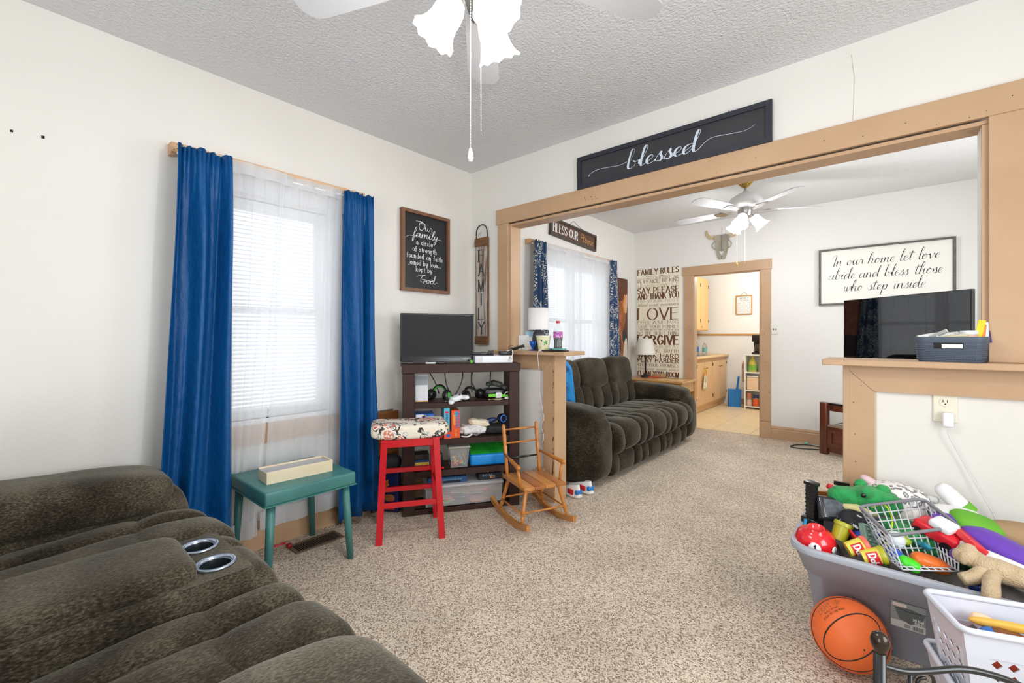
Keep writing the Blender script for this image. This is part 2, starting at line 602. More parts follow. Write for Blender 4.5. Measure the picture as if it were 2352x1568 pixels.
fl = struct(B().bx(-0.3, XR + 0.1, YB - 0.1, YF + 0.06, -0.08, 0.0).obj('floor', M_CARPET))
W1 = (-1.89, -1.275, 0.74, 1.99)       # window 1 opening y0 y1 z0 z1
W2 = (1.12, 2.46, 0.74, 2.06)
struct(wall_with_hole(B(), 'x', -0.16, 0.0, YB, 0.05, CH1, [W1]).obj('wall_left', M_WALL))
struct(wall_with_hole(B(), 'x', -0.25, -0.09, 0.05, YF + 0.1, CH2, [W2]).obj('wall_left_rear', M_WALL2))
struct(B().bx(-0.1, XR, YB, 0.05, CH1, CH1 + 0.05).obj('ceiling', M_CEIL))
struct(B().bx(-0.25, XR, 0.05, YF + 0.05, CH2, CH2 + 0.05).obj('ceiling_rear', M_CEIL2))
struct(wall_with_hole(B(), 'x', XR, XR + 0.1, YB, YF + 0.1, CH2, [(-2.3, -1.1, 0.72, 2.08), (1.2, 2.2, 0.9, 2.1)]).obj('wall_right', M_WALL))  # both openings added to let the side fill lights in
struct(wall_with_hole(B(), 'y', YB - 0.1, YB, -0.1, XR, CH1, [(1.65, 2.95, 0.72, 2.08)]).obj('wall_front', M_WALL))  # opening added for the fill light behind the camera
# partition with the wide opening (x .44 .. 3.05, below 2.11) and the two half walls
b = B()
b.bx(0, XR, 0, 0.10, 2.125, CH2)
b.bx(-0.09, 0.34, 0, 0.10, 0, 2.125)
b.bx(3.16, XR, 0, 0.10, 0, 2.125)
b.bx(0.34, 0.875, 0, 0.10, 0, 1.076)
b.bx(2.60, 3.16, 0, 0.10, 0, 1.076)
struct(b.obj('wall_back', M_WALL))
# far wall with the kitchen doorway
struct(wall_with_hole(B(), 'y', YF, YF + 0.1, -0.25, XR, CH2, [(0.745, 1.545, 0.0, 2.03)]).obj('wall_far', M_WALL2))

def holes(parent, pts, nrm='y', name='nail_hole', size=0.003):
    for p in pts:
        bb = B()
        d = [size * random.uniform(.8, 1.6), size * random.uniform(.8, 1.6), size * random.uniform(.8, 1.8)]
        d['xyz'.index(nrm)] = 0.0016
        bb.box(p, d)
        bb.obj(name, M_DARK, parent)
# opening trim: header, casings, jambs
t = struct(B().bx(0.31, XR, -0.022, 0.0, 2.113, 2.232, 0.002, 1).obj('trim_1', M_TRIM))
B().bx(0.44, 3.06, -0.004, 0.118, 2.088, 2.105).obj('soffit_board', M_TRIM, t)
B().bx(0.32, XR, 0.10, 0.12, 2.11, 2.22).obj('rear_header', M_TRIM, t)
holes(t, [(1.19 + random.uniform(-.05, .05), -0.022, 2.17 + random.uniform(-.03, .03)) for i in range(12)] + [(x, -0.022, 2.16 + random.uniform(-.04, .04)) for x in (0.37, 0.6, 0.9, 1.6, 2.0, 2.2, 2.5, 2.65, 2.8, 2.9, 3.0, 3.05, 3.12)])
t = struct(B().bx(0.328, 0.438, -0.020, 0.0, 1.105, 2.113, 0.002, 1).obj('trim_2', M_TRIM))
B().bx(0.437, 0.457, -0.004, 0.118, 1.105, 2.09).obj('jamb', M_TRIM, t)
B().bx(0.342, 0.44, 0.10, 0.12, 1.105, 2.11).obj('rear_casing', M_TRIM, t)
holes(t, [(0.37 + random.uniform(-.02, .05), -0.02, z) for z in (1.4, 1.62, 1.95, 2.08, 2.06)])
t = struct(B().bx(3.055, 3.33, -0.020, 0.0, 1.105, 2.113, 0.002, 1).obj('trim_3', M_TRIM))
B().bx(3.037, 3.056, -0.004, 0.118, 1.105, 2.09).obj('jamb', M_TRIM, t)
B().bx(3.0365, 3.0372, 0.02, 0.119, 1.105, 2.09).obj('jamb_edge', M_WALL2, t)
# half wall frames (mitred boards) and ledges
def mitred(b, pts, y, d):
    b.prism(pts, d, Matrix.Translation((0, y, 0)) @ Matrix.Rotation(PI / 2, 4, 'X'))
t = struct(thing('trim_4', 'x', 'x'))
for k in ('label', 'category'):
    del t[k]
b = B(); mitred(b, [(0.33, 0.968), (0.784, 0.968), (0.880, 1.072), (0.33, 1.072)], 0.0, 0.02); b.obj('top_board', M_TRIM, t)
b = B(); mitred(b, [(0.784, 0.0), (0.880, 0.0), (0.880, 1.070), (0.784, 0.966)], 0.0, 0.02); b.obj('side_board', M_TRIM, t)
B().bx(0.874, 0.894, -0.022, 0.122, 0, 1.074, 0.0015, 1).obj('end_board', M_TRIM, t)
b = B(); b.bx(0.73, 0.79, -0.024, 0, 0.0, 0.20, 0.002, 1); b.bx(0.72, 0.80, -0.03, 0, 0.20, 0.235, 0.004, 1); b.obj('plinth_block', M_TRIM, t)
chips = B()
for i in range(26):
    z = random.choice([random.uniform(.18, .5), random.uniform(.2, 1.0)])
    chips.box((0.876 + random.uniform(-.004, .006), -0.0225, z), (random.uniform(.002, .006), 0.0012, random.uniform(.006, .03)))
chips.obj('paint_chip', mat('chipped_wood', (92, 56, 34), 0.8), t)
b = B(); b.bx(0.35, 1.03, -0.10, 0.17, 1.076, 1.104, 0.003, 1); b.obj('ledge', M_TRIM, t)
t = struct(thing('trim_5', 'x', 'x'))
for k in ('label', 'category'):
    del t[k]
b = B(); mitred(b, [(2.578, 1.072), (2.691, 0.957), (XR, 0.957), (XR, 1.072)], 0.0, 0.02); b.obj('top_board', M_TRIM, t)
b = B(); mitred(b, [(2.578, 0.0), (2.691, 0.0), (2.691, 0.955), (2.578, 1.070)], 0.0, 0.02); b.obj('side_board', M_TRIM, t)
B().bx(2.575, 2.60, -0.022, 0.122, 0, 1.074, 0.0015, 1).obj('end_board', M_TRIM, t)
B().bx(2.50, XR, -0.105, 0.17, 1.076, 1.104, 0.003, 1).obj('ledge', M_TRIM, t)
B().bx(2.691, 2.70, -0.008, 0, 0.0, 0.955).obj('caulk_bead', mat('aged_caulk', (206, 196, 170), 0.7), t)
holes(t, [(2.62 + random.uniform(-.03, .05), -0.02, z) for z in (0.5, 0.62, 0.75, 0.9, 0.98)])
# doorway trim in the far wall
t = struct(B().bx(0.612, 1.662, YF - 0.024, YF, 2.018, 2.138, 0.002, 1).obj('trim_6', M_TRIM))
B().bx(0.628, 0.757, YF - 0.02, YF, 0, 2.018, 0.002, 1).obj('side_casing', M_TRIM, t)
b = B(); b.bx(1.541, 1.652, YF - 0.02, YF, 0.20, 2.018, 0.002, 1); b.bx(1.539, 1.654, YF - 0.024, YF, 0, 0.197, 0.002, 1); b.obj('side_casing', M_TRIM, t)
b = B(); b.bx(0.745, 0.762, YF, YF + 0.1, 0, 2.03); b.bx(1.528, 1.545, YF, YF + 0.1, 0, 2.03); b.bx(0.745, 1.545, YF, YF + 0.1, 2.012, 2.03); b.obj('jamb', M_TRIM, t)
holes(t, [(1.60 + random.uniform(-.04, .04), YF - 0.021, z) for z in (0.1, 0.35, 0.5, 0.55, 0.62, 0.9, 1.25, 1.5, 1.85, 1.95)] + [(0.7 + random.uniform(-.04, .05), YF - 0.021, z) for z in (0.9, 1.3, 1.34, 1.7, 2.08)], size=0.005)
# baseboards
def baseboard(name, p0, p1, nrm, h=0.155, d=0.02, split=True):
    p0, p1, n = Vector(p0), Vector(p1), Vector(nrm)
    u = (p1 - p0)
    M = Matrix((u.normalized(), n, Vector((0, 0, 1)))).transposed().to_4x4()
    M.translation = p0
    b = B()
    prof = [(0, 0), (d, 0), (d, h * .72), (d * .72, h * .76), (d * .72, h * .8), (d * .9, h * .84), (d * .5, h), (0, h)]
    Mp = M @ Matrix(((0, 0, 1, 0), (1, 0, 0, 0), (0, 1, 0, 0), (0, 0, 0, 1)))
    b.prism(prof, u.length, Mp)
    return struct(b.obj(name, M_TRIM))
baseboard('baseboard_left', (0, YB, 0), (0, 0, 0), (1, 0, 0))
baseboard('baseboard_far', (1.655, YF, 0), (XR, YF, 0), (0, -1, 0))
baseboard('baseboard_left_rear', (-0.09, 0.12, 0), (-0.09, YF, 0), (1, 0, 0))
baseboard('baseboard_back', (0.02, 0, 0), (0.72, 0, 0), (0, -1, 0))
baseboard('baseboard_back_right', (2.70, 0, 0), (XR, 0, 0), (0, -1, 0), 0.14)

# wall marks: two nails and a thin plaster crack
holes(bpy.data.objects['wall_left'], [(0, -2.627, 2.058), (0, -2.538, 2.063)], 'x', 'nail_mark', 0.007)
crack = B()
pts = [(2.606, -0.0006, 2.56), (2.612, -0.0006, 2.50), (2.618, -0.0006, 2.45), (2.616, -0.0006, 2.38), (2.614, -0.0006, 2.30), (2.611, -0.0006, 2.235)]
crack.tube(pts, 0.0012, 4)
crack.obj('plaster_crack', mat('crack', (206, 200, 190), 0.9), bpy.data.objects['wall_back'])

# ------------------------------------------------------------------ windows
M_GLASS = bpy.data.materials.new('window_glass')
M_GLASS.use_nodes = True
nt = M_GLASS.node_tree
nt.nodes.remove(nt.nodes['Principled BSDF'])
tr = nt.nodes.new('ShaderNodeBsdfTransparent')
gl = nt.nodes.new('ShaderNodeBsdfGlossy')
gl.inputs['Roughness'].default_value = 0.02
ms = nt.nodes.new('ShaderNodeMixShader')
ms.inputs[0].default_value = 0.06
nt.links.new(tr.outputs[0], ms.inputs[1])
nt.links.new(gl.outputs[0], ms.inputs[2])
nt.links.new(ms.outputs[0], nt.nodes['Material Output'].inputs['Surface'])
def fabric_sheer(name, col, t_mix):
    m = bpy.data.materials.new(name)
    m.use_nodes = True
    nt = m.node_tree
    nt.nodes.remove(nt.nodes['Principled BSDF'])
    L = nt.links.new
    d = nt.nodes.new('ShaderNodeBsdfDiffuse')
    tl = nt.nodes.new('ShaderNodeBsdfTranslucent')
    t = nt.nodes.new('ShaderNodeBsdfTransparent')
    for x in (d, tl):
        x.inputs['Color'].default_value = lin(col)
    m1 = nt.nodes.new('ShaderNodeMixShader')
    m1.inputs[0].default_value = 0.5
    L(d.outputs[0], m1.inputs[1])
    L(tl.outputs[0], m1.inputs[2])
    m2 = nt.nodes.new('ShaderNodeMixShader')
    lw = nt.nodes.new('ShaderNodeLayerWeight')
    lw.inputs['Blend'].default_value = 0.3
    mr = nt.nodes.new('ShaderNodeMapRange')
    mr.inputs['To Min'].default_value = 1 - t_mix
    mr.inputs['To Max'].default_value = 1.0
    L(lw.outputs['Facing'], mr.inputs['Value'])
    L(mr.outputs['Result'], m2.inputs[0])
    L(t.outputs[0], m2.inputs[1])
    L(m1.outputs[0], m2.inputs[2])
    L(m2.outputs[0], nt.nodes['Material Output'].inputs['Surface'])
    return m
M_SHEER = fabric_sheer('sheer_voile', (240, 242, 247), 0.38)
M_HEM = fabric_sheer('sheer_hem', (240, 241, 243), 0.12)
M_SLAT = fabric_sheer('blind_vinyl', (244, 245, 246), 0.0)
def window(n, x, y0, y1, z0, z1, double):
    """sash window in the wall whose room face is at x"""
    w = struct(B().frame(y0, y1, z0, z1, 0.018, 0.10, plane_M((x - 0.13, 0, 0), (0, 1, 0), (0, 0, 1))).obj('window_%d' % n, M_WHITE))
    bays = [(y0 + 0.018, y1 - 0.018)] if not double else [(y0 + 0.018, (y0 + y1) / 2 - 0.03), ((y0 + y1) / 2 + 0.03, y1 - 0.018)]
    if double:
        B().bx(x - 0.13, x - 0.02, (y0 + y1) / 2 - 0.03, (y0 + y1) / 2 + 0.03, z0, z1).obj('mullion', M_WHITE, w)
    zm = z0 + (z1 - z0) * 0.50
    for a, c in bays:
        for (za, zb, dx) in ((z0 + 0.018, zm + 0.02, -0.085), (zm - 0.02, z1 - 0.018, -0.115)):
            B().frame(a, c, za, zb, 0.03, 0.028, plane_M((x + dx, 0, 0), (0, 1, 0), (0, 0, 1))).obj('sash', M_WHITE, w)
            B().bx(x + dx + 0.01, x + dx + 0.014, a + 0.028, c - 0.028, za + 0.028, zb - 0.028).obj('pane', M_GLASS, w)
    B().bx(x - 0.10, x + 0.014, y0 - 0.10, y1 + 0.10, z0 - 0.028, z0, 0.004, 1).obj('stool', M_WHITE, w)
    B().bx(x, x + 0.018, y0 - 0.09, y1 + 0.09, z0 - 0.14, z0 - 0.028, 0.002, 1).obj('apron', M_TRIM, w)
    for a, c in ((y0 - 0.09, y0), (y1, y1 + 0.09)):
        B().bx(x, x + 0.018, a, c, z0, z1 + 0.02, 0.002, 1).obj('casing', M_WHITE, w)
    B().bx(x, x + 0.02, y0 - 0.1, y1 + 0.1, z1 + 0.02, z1 + 0.13, 0.002, 1).obj('head_casing', M_WHITE, w)
    return w
window(1, 0.0, *W1, False)
window(2, -0.09, *W2, True)
def blind(x, y0, y1, z0, z1, label):
    t = thing('window_blind', label, 'blind', (x, (y0 + y1) / 2, z1), 0, 'white slatted window blinds')
    w = y1 - y0
    B().bx(-0.018, 0.018, -w / 2, w / 2, -0.035, 0).obj('head_rail', M_WHITE, t)
    H = z1 - z0
    n = int((H - 0.05) / 0.0235)
    first = None
    for i in range(n):
        z = -0.05 - i * 0.0235
        if first is None:
            first = B().grid(lambda u, v: Vector(((v - .5) * 0.026, (u - .5) * w, 0.0025 * (1 - (2 * v - 1) ** 2))), 1, 3).obj('slat', M_SLAT, t, loc=(0, 0, z), rot=(0, math.radians(24), 0))
        else:
            piece(first, t, (0, 0, z))
    B().bx(-0.014, 0.014, -w / 2, w / 2, -H, -H + 0.018, 0.004, 1).obj('bottom_rail', M_WHITE, t)
    for y in (-w * .4, 0, w * .4):
        B().tube([(0, y, 0), (0, y, -H + .01)], 0.0012, 4).obj('ladder_cord', M_WHITE, t)
    B().tube([(0.02, -w * .44, -0.02), (0.022, -w * .44, -0.75)], 0.004, 6).obj('tilt_wand', M_WHITE, t)
    return t
blind(-0.03, W1[0] + 0.02, W1[1] - 0.02, 0.78, 1.985, 'white slatted blind closed over the window behind the solid blue curtains')
ym = (W2[0] + W2[1]) / 2
blind(-0.12, W2[0] + 0.02, ym - 0.01, 0.78, 2.055, 'white slatted blind on near half of the rear window between floral curtains')
blind(-0.12, ym + 0.01, W2[1] - 0.02, 0.78, 2.055, 'white slatted blind on far half of the rear window between floral curtains')

# valance boards that carry the curtain rods
def valance(x, y0, y1, z0, z1, label):
    v = thing('valance_board', label, 'valance', (x, (y0 + y1) / 2, z0))
    w, h = y1 - y0, z1 - z0
    B().bx(0.045, 0.064, -w / 2, w / 2, 0, h, 0.002, 1).obj('face_board', M_VAL, v)
    for s in (-1, 1):
        B().bx(0, 0.046, s * (w / 2 - 0.009) - 0.009, s * (w / 2 - 0.009) + 0.009, -0.01, h).obj('return_board', M_VAL, v)
    B().tube([(0.078, -w / 2 + .02, -.008), (0.078, w / 2 - .01, -.008)], 0.006, 8).obj('curtain_rod', M_WHITE, v)
    hb = B()
    for i in range(10):
        hb.box((0.0642, -w / 2 + random.uniform(0.01, 0.08), h * random.uniform(.2, .9)), (0.0012, 0.003, 0.004))
    hb.obj('nail_hole', M_DARK, v)
    return v
M_VAL = mat('pale_pine', (217, 178, 141), 0.5, col2=(206, 164, 126), nscale=6, stretch=(1, 0.1, 1))
valance(0.0, -2.107, -1.05, 2.125, 2.172, 'pale tan board above the blue curtains of the front window')
valance(-0.09, 0.85, 2.60, 2.165, 2.205, 'pale tan board above the floral curtains of the rear window')

# ------------------------------------------------------------------ curtains
M_BLUE = mat('blue_curtain', (6, 88, 150), 0.45, col2=(3, 60, 114), nscale=380, nlo=.3, nhi=.7, bump=0.5, bscale=30, bdist=.012, stretch=(1, 1, .45), spec=.3)
def floral_mat():
    m = mat('floral_curtain', (28, 66, 108), 0.7)
    nt = m.node_tree
    p = nt.nodes['Principled BSDF']
    L = nt.links.new
    tc = nt.nodes.new('ShaderNodeTexCoord')
    n = nt.nodes.new('ShaderNodeTexNoise')
    n.inputs['Scale'].default_value = 9
    L(tc.outputs['UV'], n.inputs['Vector'])
    vm = nt.nodes.new('ShaderNodeVectorMath')
    vm.operation = 'MULTIPLY_ADD'
    L(n.outputs['Color'], vm.inputs[0])
    vm.inputs[1].default_value = (.09, .09, 0)
    L(tc.outputs['UV'], vm.inputs[2])
    v1 = nt.nodes.new('ShaderNodeTexVoronoi')
    v1.inputs['Scale'].default_value = 8.5
    L(vm.outputs[0], v1.inputs['Vector'])
    # petals: angle-free ring pattern plus veins from a second, finer cell edge pattern
    w = nt.nodes.new('ShaderNodeMath'); w.operation = 'MULTIPLY'; w.inputs[1].default_value = 34
    L(v1.outputs['Distance'], w.inputs[0])
    sn = nt.nodes.new('ShaderNodeMath'); sn.operation = 'SINE'
    L(w.outputs[0], sn.inputs[0])
    v2 = nt.nodes.new('ShaderNodeTexVoronoi'); v2.feature = 'DISTANCE_TO_EDGE'; v2.inputs['Scale'].default_value = 30
    L(vm.outputs[0], v2.inputs['Vector'])
    g1 = nt.nodes.new('ShaderNodeMath'); g1.operation = 'GREATER_THAN'; g1.inputs[1].default_value = -0.15
    L(sn.outputs[0], g1.inputs[0])
    g2 = nt.nodes.new('ShaderNodeMath'); g2.operation = 'GREATER_THAN'; g2.inputs[1].default_value = 0.09
    L(v2.outputs['Distance'], g2.inputs[0])
    lt = nt.nodes.new('ShaderNodeMath'); lt.operation = 'LESS_THAN'; lt.inputs[1].default_value = 0.62
    L(v1.outputs['Distance'], lt.inputs[0])
    a1 = nt.nodes.new('ShaderNodeMath'); a1.operation = 'MULTIPLY'
    L(g1.outputs[0], a1.inputs[0]); L(g2.outputs[0], a1.inputs[1])
    a2 = nt.nodes.new('ShaderNodeMath'); a2.operation = 'MULTIPLY'
    L(a1.outputs[0], a2.inputs[0]); L(lt.outputs[0], a2.inputs[1])
    mx = nt.nodes.new('ShaderNodeMix'); mx.data_type = 'RGBA'
    mx.inputs['A'].default_value = lin((24, 60, 100))
    mx.inputs['B'].default_value = lin((205, 202, 190))
    L(a2.outputs[0], mx.inputs['Factor'])
    L(mx.outputs['Result'], p.inputs['Base Color'])
    return m
M_FLORAL = floral_mat()
def curtain(name, x, top, bot, z0, z1, folds, amp, m, seed, thick=0.0, nv=26, label=None, ripple=0.6, uvw=0.6, nu=None, lean=0.0):
    """hanging cloth on the x-facing wall: top=(ya,yb) at z1, bot=(ya,yb) at z0"""
    rnd = random.Random(seed)
    ph = [rnd.uniform(0, 6.28) for _ in range(6)]
    nu = nu or folds * 10
    b = B()
    me_uv = []
    def fn(u, v):
        k = v ** 1.2
        ya = top[0] + (bot[0] - top[0]) * k
        yb = top[1] + (bot[1] - top[1]) * k
        uu = u + 0.025 * math.sin(2 * PI * folds * .5 * u + ph[0]) + 0.02 * k * math.sin(5 * u + ph[1])
        y = ya + (yb - ya) * uu
        gath = amp * (0.35 + 0.65 * min(1, v * 5))
        a = 2 * PI * folds * u + ph[2] + 0.5 * math.sin(3 * v + ph[3]) + ripple * math.sin(2 * PI * u + 4 * v)
        dx = gath * (math.sin(a) + 0.35 * math.sin(2.1 * a + ph[4]))
        dx += 0.007 * max(0, 1 - v * 7) * math.sin(2 * PI * 11 * u + ph[1]) + 0.0025 * math.sin(37 * u + 6 * v + ph[5]) * v
        z = z1 + (z0 - z1) * v + (0.006 * math.sin(2 * PI * folds * 2.3 * u + ph[5]) if v < 0.02 or v > .98 else 0)
        return Vector((x + dx - lean * v, y, z))
    b.grid(fn, nu, nv)
    uvl = b.bm.loops.layers.uv.new('UVMap')
    b.bm.verts.index_update()
    for f in b.bm.faces:
        for l in f.loops:
            i, j = divmod(l.vert.index, nv + 1)
            l[uvl].uv = (i / nu * uvw, j / nv * (z1 - z0))
    o = b.obj(name, m, None, True)
    if thick:
        md = o.modifiers.new('cloth', 'SOLIDIFY')
        md.thickness = thick
    return o
tag(curtain('curtain', 0.158, (-2.11, -1.88), (-2.21, -1.90), 0.05, 2.135, 2, 0.044, M_BLUE, 3, 0.003, nu=70), 'solid blue curtain left of the front window, gathered in deep folds', 'curtain')
tag(curtain('curtain', 0.142, (-1.235, -1.025), (-1.275, -0.995), 0.06, 2.135, 2, 0.032, M_BLUE, 6, 0.003, nu=60), 'solid blue curtain right of the front window, behind the red stool', 'curtain')
s1 = curtain('sheer_curtain', 0.096, (-1.93, -1.57), (-1.93, -1.72), 0.10, 2.135, 5, 0.007, M_SHEER, 8, nv=24, lean=.03)
tag(s1, 'thin white sheer curtain on the left half of the front window', 'curtain')
s2 = curtain('sheer_curtain', 0.074, (-1.60, -1.22), (-1.70, -1.22), 0.12, 2.135, 5, 0.007, M_SHEER, 9, nv=24, lean=.03)
tag(s2, 'thin white sheer curtain on the right half of the front window behind the green table', 'curtain')
def hem(parent, x, y0, y1, z0, z1, nm):
    b = B()
    b.grid(lambda u, v: Vector((x + 0.008 * math.sin(u * 18), y0 + (y1 - y0) * u, z0 + (z1 - z0) * v)), 24, 1)
    b.obj(nm, M_HEM, parent, True)
hem(s1, 0.106, -1.93, -1.57, 2.085, 2.15, 'rod_pocket')
hem(s2, 0.084, -1.60, -1.22, 2.085, 2.15, 'rod_pocket')
hem(s1, 0.074, -1.93, -1.72, 0.10, 0.20, 'hem')
hem(s2, 0.052, -1.70, -1.22, 0.12, 0.22, 'hem')
tag(curtain('floral_curtain', 0.022, (0.87, 1.07), (0.80, 1.17), 0.25, 2.19, 4, 0.020, M_FLORAL, 11, 0.003), 'navy curtain with pale flower print, nearer side of the rear window', 'curtain')
tag(curtain('floral_curtain', 0.022, (2.47, 2.62), (2.46, 2.78), 0.25, 2.19, 3, 0.020, M_FLORAL, 12, 0.003), 'navy curtain with pale flower print, far side of the rear window by the cow picture', 'curtain')
s3 = curtain('sheer_curtain', 0.004, (1.07, 1.80), (1.10, 1.80), 0.3, 2.18, 9, 0.006, M_SHEER, 13, nv=20)
tag(s3, 'thin white sheer curtain on the nearer half of the rear window', 'curtain')
s4 = curtain('sheer_curtain', -0.014, (1.74, 2.50), (1.74, 2.50), 0.3, 2.18, 9, 0.006, M_SHEER, 14, nv=20)
tag(s4, 'thin white sheer curtain on the far half of the rear window', 'curtain')
hem(s3, 0.012, 1.07, 1.80, 2.14, 2.19, 'rod_pocket')
hem(s4, -0.006, 1.74, 2.50, 2.14, 2.19, 'rod_pocket')
# ------------------------------------------------------------------ ceiling fans
M_FANW = mat('fan_white_enamel', (232, 232, 233), 0.35)
M_NICKEL = mat('brushed_nickel', (176, 174, 172), 0.28, metal=0.9)
M_BRASS = mat('polished_brass', (196, 160, 84), 0.2, metal=1.0)
M_SHADE = mat('frosted_glass_lit', (255, 251, 246), 0.4, emis=4.0)
M_BLADE = mat('fan_blade_white', (200, 200, 202), 0.5)
M_CHAIN = mat('bead_chain', (215, 214, 210), 0.3, metal=0.6)
M_PULLW = mat('white_pull', (236, 236, 234), 0.3)
M_PULLB = mat('wood_pull', (206, 160, 88), 0.5)
def ceiling_fan(label, loc, H, zs, canopy, azis, blade0, pulls, pullmats, power, gloss_col, tilt):
    """loc: centre on the floor plan, H: ceiling; zs: heights (rod_bottom, housing_bottom, iron, switch_bottom)"""
    t = thing('ceiling_fan', label, 'ceiling fan', (loc[0], loc[1], H), 0)
    zr, zh, zi, zsw = [z - H for z in zs]
    B().lathe([(0, 0), (0.068, 0), (0.072, -0.02), (0.062, -0.05), (0.03, -0.082), (0.014, -0.09), (0, -0.09)]).obj('canopy', canopy, t, True)
    B().cyl((0, 0, -0.08), (0, 0, zr), 0.011).obj('downrod', M_NICKEL, t, True)
    B().lathe([(0, zr + .012), (0.022, zr + .012), (0.03, zr), (0.07, zr - .02), (0.125, zr - .055), (0.155, zr - .10), (0.158, zh + .02), (0.145, zh), (0.06, zh - .008), (0, zh - .008)], n=48).obj('motor_housing', M_FANW, t, True)
    B().lathe([(0, zh), (0.062, zh), (0.064, zi - .02), (0.05, zsw + .01), (0.046, zsw), (0, zsw)], n=28).obj('switch_housing', M_NICKEL, t, 'auto')
    blade = None
    for k in range(5):
        a = blade0 + 2 * PI * k / 5
        if blade is None:
            b = B()
            prof = [(0.20, -0.052), (0.40, -0.062)] + [(0.605 + .066 * math.cos(a_), .069 * math.sin(a_)) for a_ in [-PI / 2 + PI * i / 12 for i in range(13)]] + [(0.40, 0.062), (0.20, 0.052), (0.188, 0.03), (0.185, 0.0), (0.188, -0.03)]
            b.prism(prof, 0.006, Matrix.Translation((0, 0, 0)) @ Matrix.Rotation(math.radians(10), 4, 'X'))
            blade = b.obj('blade', M_BLADE, t, loc=(0, 0, zi), rot=(0, 0, a))
            b = B()
            b.prism([(0.10, -0.018), (0.16, -0.022), (0.20, -0.045), (0.27, -0.030), (0.27, 0.030), (0.20, 0.045), (0.16, 0.022), (0.10, 0.018)], 0.005, Matrix.Translation((0, 0, -0.008)) @ Matrix.Rotation(math.radians(8), 4, 'X'))
            b.obj('blade_iron', M_NICKEL, blade)
        else:
            c = piece(blade, t, (0, 0, zi), (0, 0, a))
            for ch in list(blade.children):
                piece(ch, c)
    for az in azis:
        d = Vector((math.cos(az), math.sin(az), 0))
        neck = d * 0.062 + Vector((0, 0, zsw - 0.005))
        ax = (d * math.sin(tilt) + Vector((0, 0, -math.cos(tilt)))).normalized()
        arm = B()
        arm.tube(spl([Vector((0, 0, zsw + .02)), d * 0.03 + Vector((0, 0, zsw + .022)), neck - ax * .02, neck], 4), 0.009, 8)
        arm.lathe([(0, -.01), (0.026, -.01), (0.03, 0.012), (0, 0.012)], neck, ax)
        arm.obj('lamp_arm', M_NICKEL, t, True)
        def scal(k, a):
            w = max(0, (k - 5) / 4.0)
            return (0.0035 * w * math.cos(10 * a), 0.004 * w * math.cos(10 * a))
        sh = B().lathe([(0.022, 0.0), (0.033, 0.006), (0.042, 0.025), (0.046, 0.05), (0.046, 0.075), (0.050, 0.095), (0.057, 0.112), (0.065, 0.124), (0.071, 0.130), (0.069, 0.131), (0.062, 0.122), (0.053, 0.108)], neck, ax, 40, scal).obj('lamp_shade', M_SHADE, t, True)
        B().sup(tuple(neck + ax * 0.055), (0.05, 0.05, 0.05), 1, 1, None, 14, 8).obj('bulb', M_SHADE, sh, True)
        p = Vector(t.location) + neck + ax * 0.135
        light('fan_bulb', 'POINT', p, power, gloss_col, 0.045)
    for (dx, dy, zend), pm in zip(pulls, pullmats):
        c = B()
        n = int((zsw - (zend - H)) / 0.009)
        c.tube([(dx, dy, zsw), (dx, dy, zend - H)], 0.0009, 4)
        for i in range(n):
            c.lathe([(0, -.0022), (0.0022, 0), (0, .0022)], (dx, dy, zsw - i * 0.009), None, 5)
        ch = c.obj('pull_chain', M_CHAIN, t)
        ch['kind'] = 'stuff'
        if pm:
            B().lathe([(0, 0), (0.004, -.002), (0.0075, -.018), (0.009, -.03), (0.006, -.042), (0, -.043)], (dx, dy, zend - H)).obj('pull', pm, ch, True)
    return t
yaw = 0.7092
AL = yaw + PI                       # to the left as seen from the room's near corner
ceiling_fan('white ceiling fan of the front room with three glowing tulip shades', (1.785, -1.706), CH1, (2.50, 2.40, 2.37, 2.25), M_NICKEL,
            [AL, AL + 2 * PI / 3, AL - 2 * PI / 3], yaw + PI / 2 + 0.03, [(-.021, -.006, 1.795), (.010, .008, 1.83)], [M_PULLW, None], LAMP_P, (0.97, 0.985, 1.0), math.radians(33))
ceiling_fan('brass and white ceiling fan of the rear room above the kitchen doorway', (1.70, 1.935), CH2, (2.57, 2.43, 2.40, 2.345), M_BRASS,
            [yaw - 0.25, yaw - 0.25 + 2 * PI / 3, yaw - 0.25 - 2 * PI / 3], math.radians(-41), [(-.062, -.05, 1.92), (.0, -.02, 1.90)], [M_PULLB, None], LAMP_P2, (0.97, 0.985, 1.0), math.radians(42))

# ------------------------------------------------------------------ signs and pictures
M_BLK = mat('sign_black', (44, 44, 48), 0.6, col2=(52, 52, 56), nscale=5)
M_BLKF = mat('sign_black_frame', (40, 43, 54), 0.55)
M_INKW = mat('paint_white_blue', (206, 218, 232), 0.5)
M_INK = mat('paint_white', (232, 232, 232), 0.5)
M_CHOC = wood('chocolate_wood', (106, 72, 50), (134, 92, 62), 'z', 0.5)
M_GREYW = mat('grey_frame', (108, 104, 100), 0.6, col2=(88, 84, 80), nscale=20)
M_CREAM = mat('cream_panel', (243, 241, 233), 0.55)
M_INKD = mat('ink_dark', (52, 52, 54), 0.6)
M_WIRE = mat('hanging_wire', (70, 66, 62), 0.4, metal=0.7)
def face_M(wall, off):
    if wall == 'y':
        return plane_M((0, off, 0), (1, 0, 0), (0, 0, 1))
    return plane_M((off, 0, 0), (0, 1, 0), (0, 0, 1))

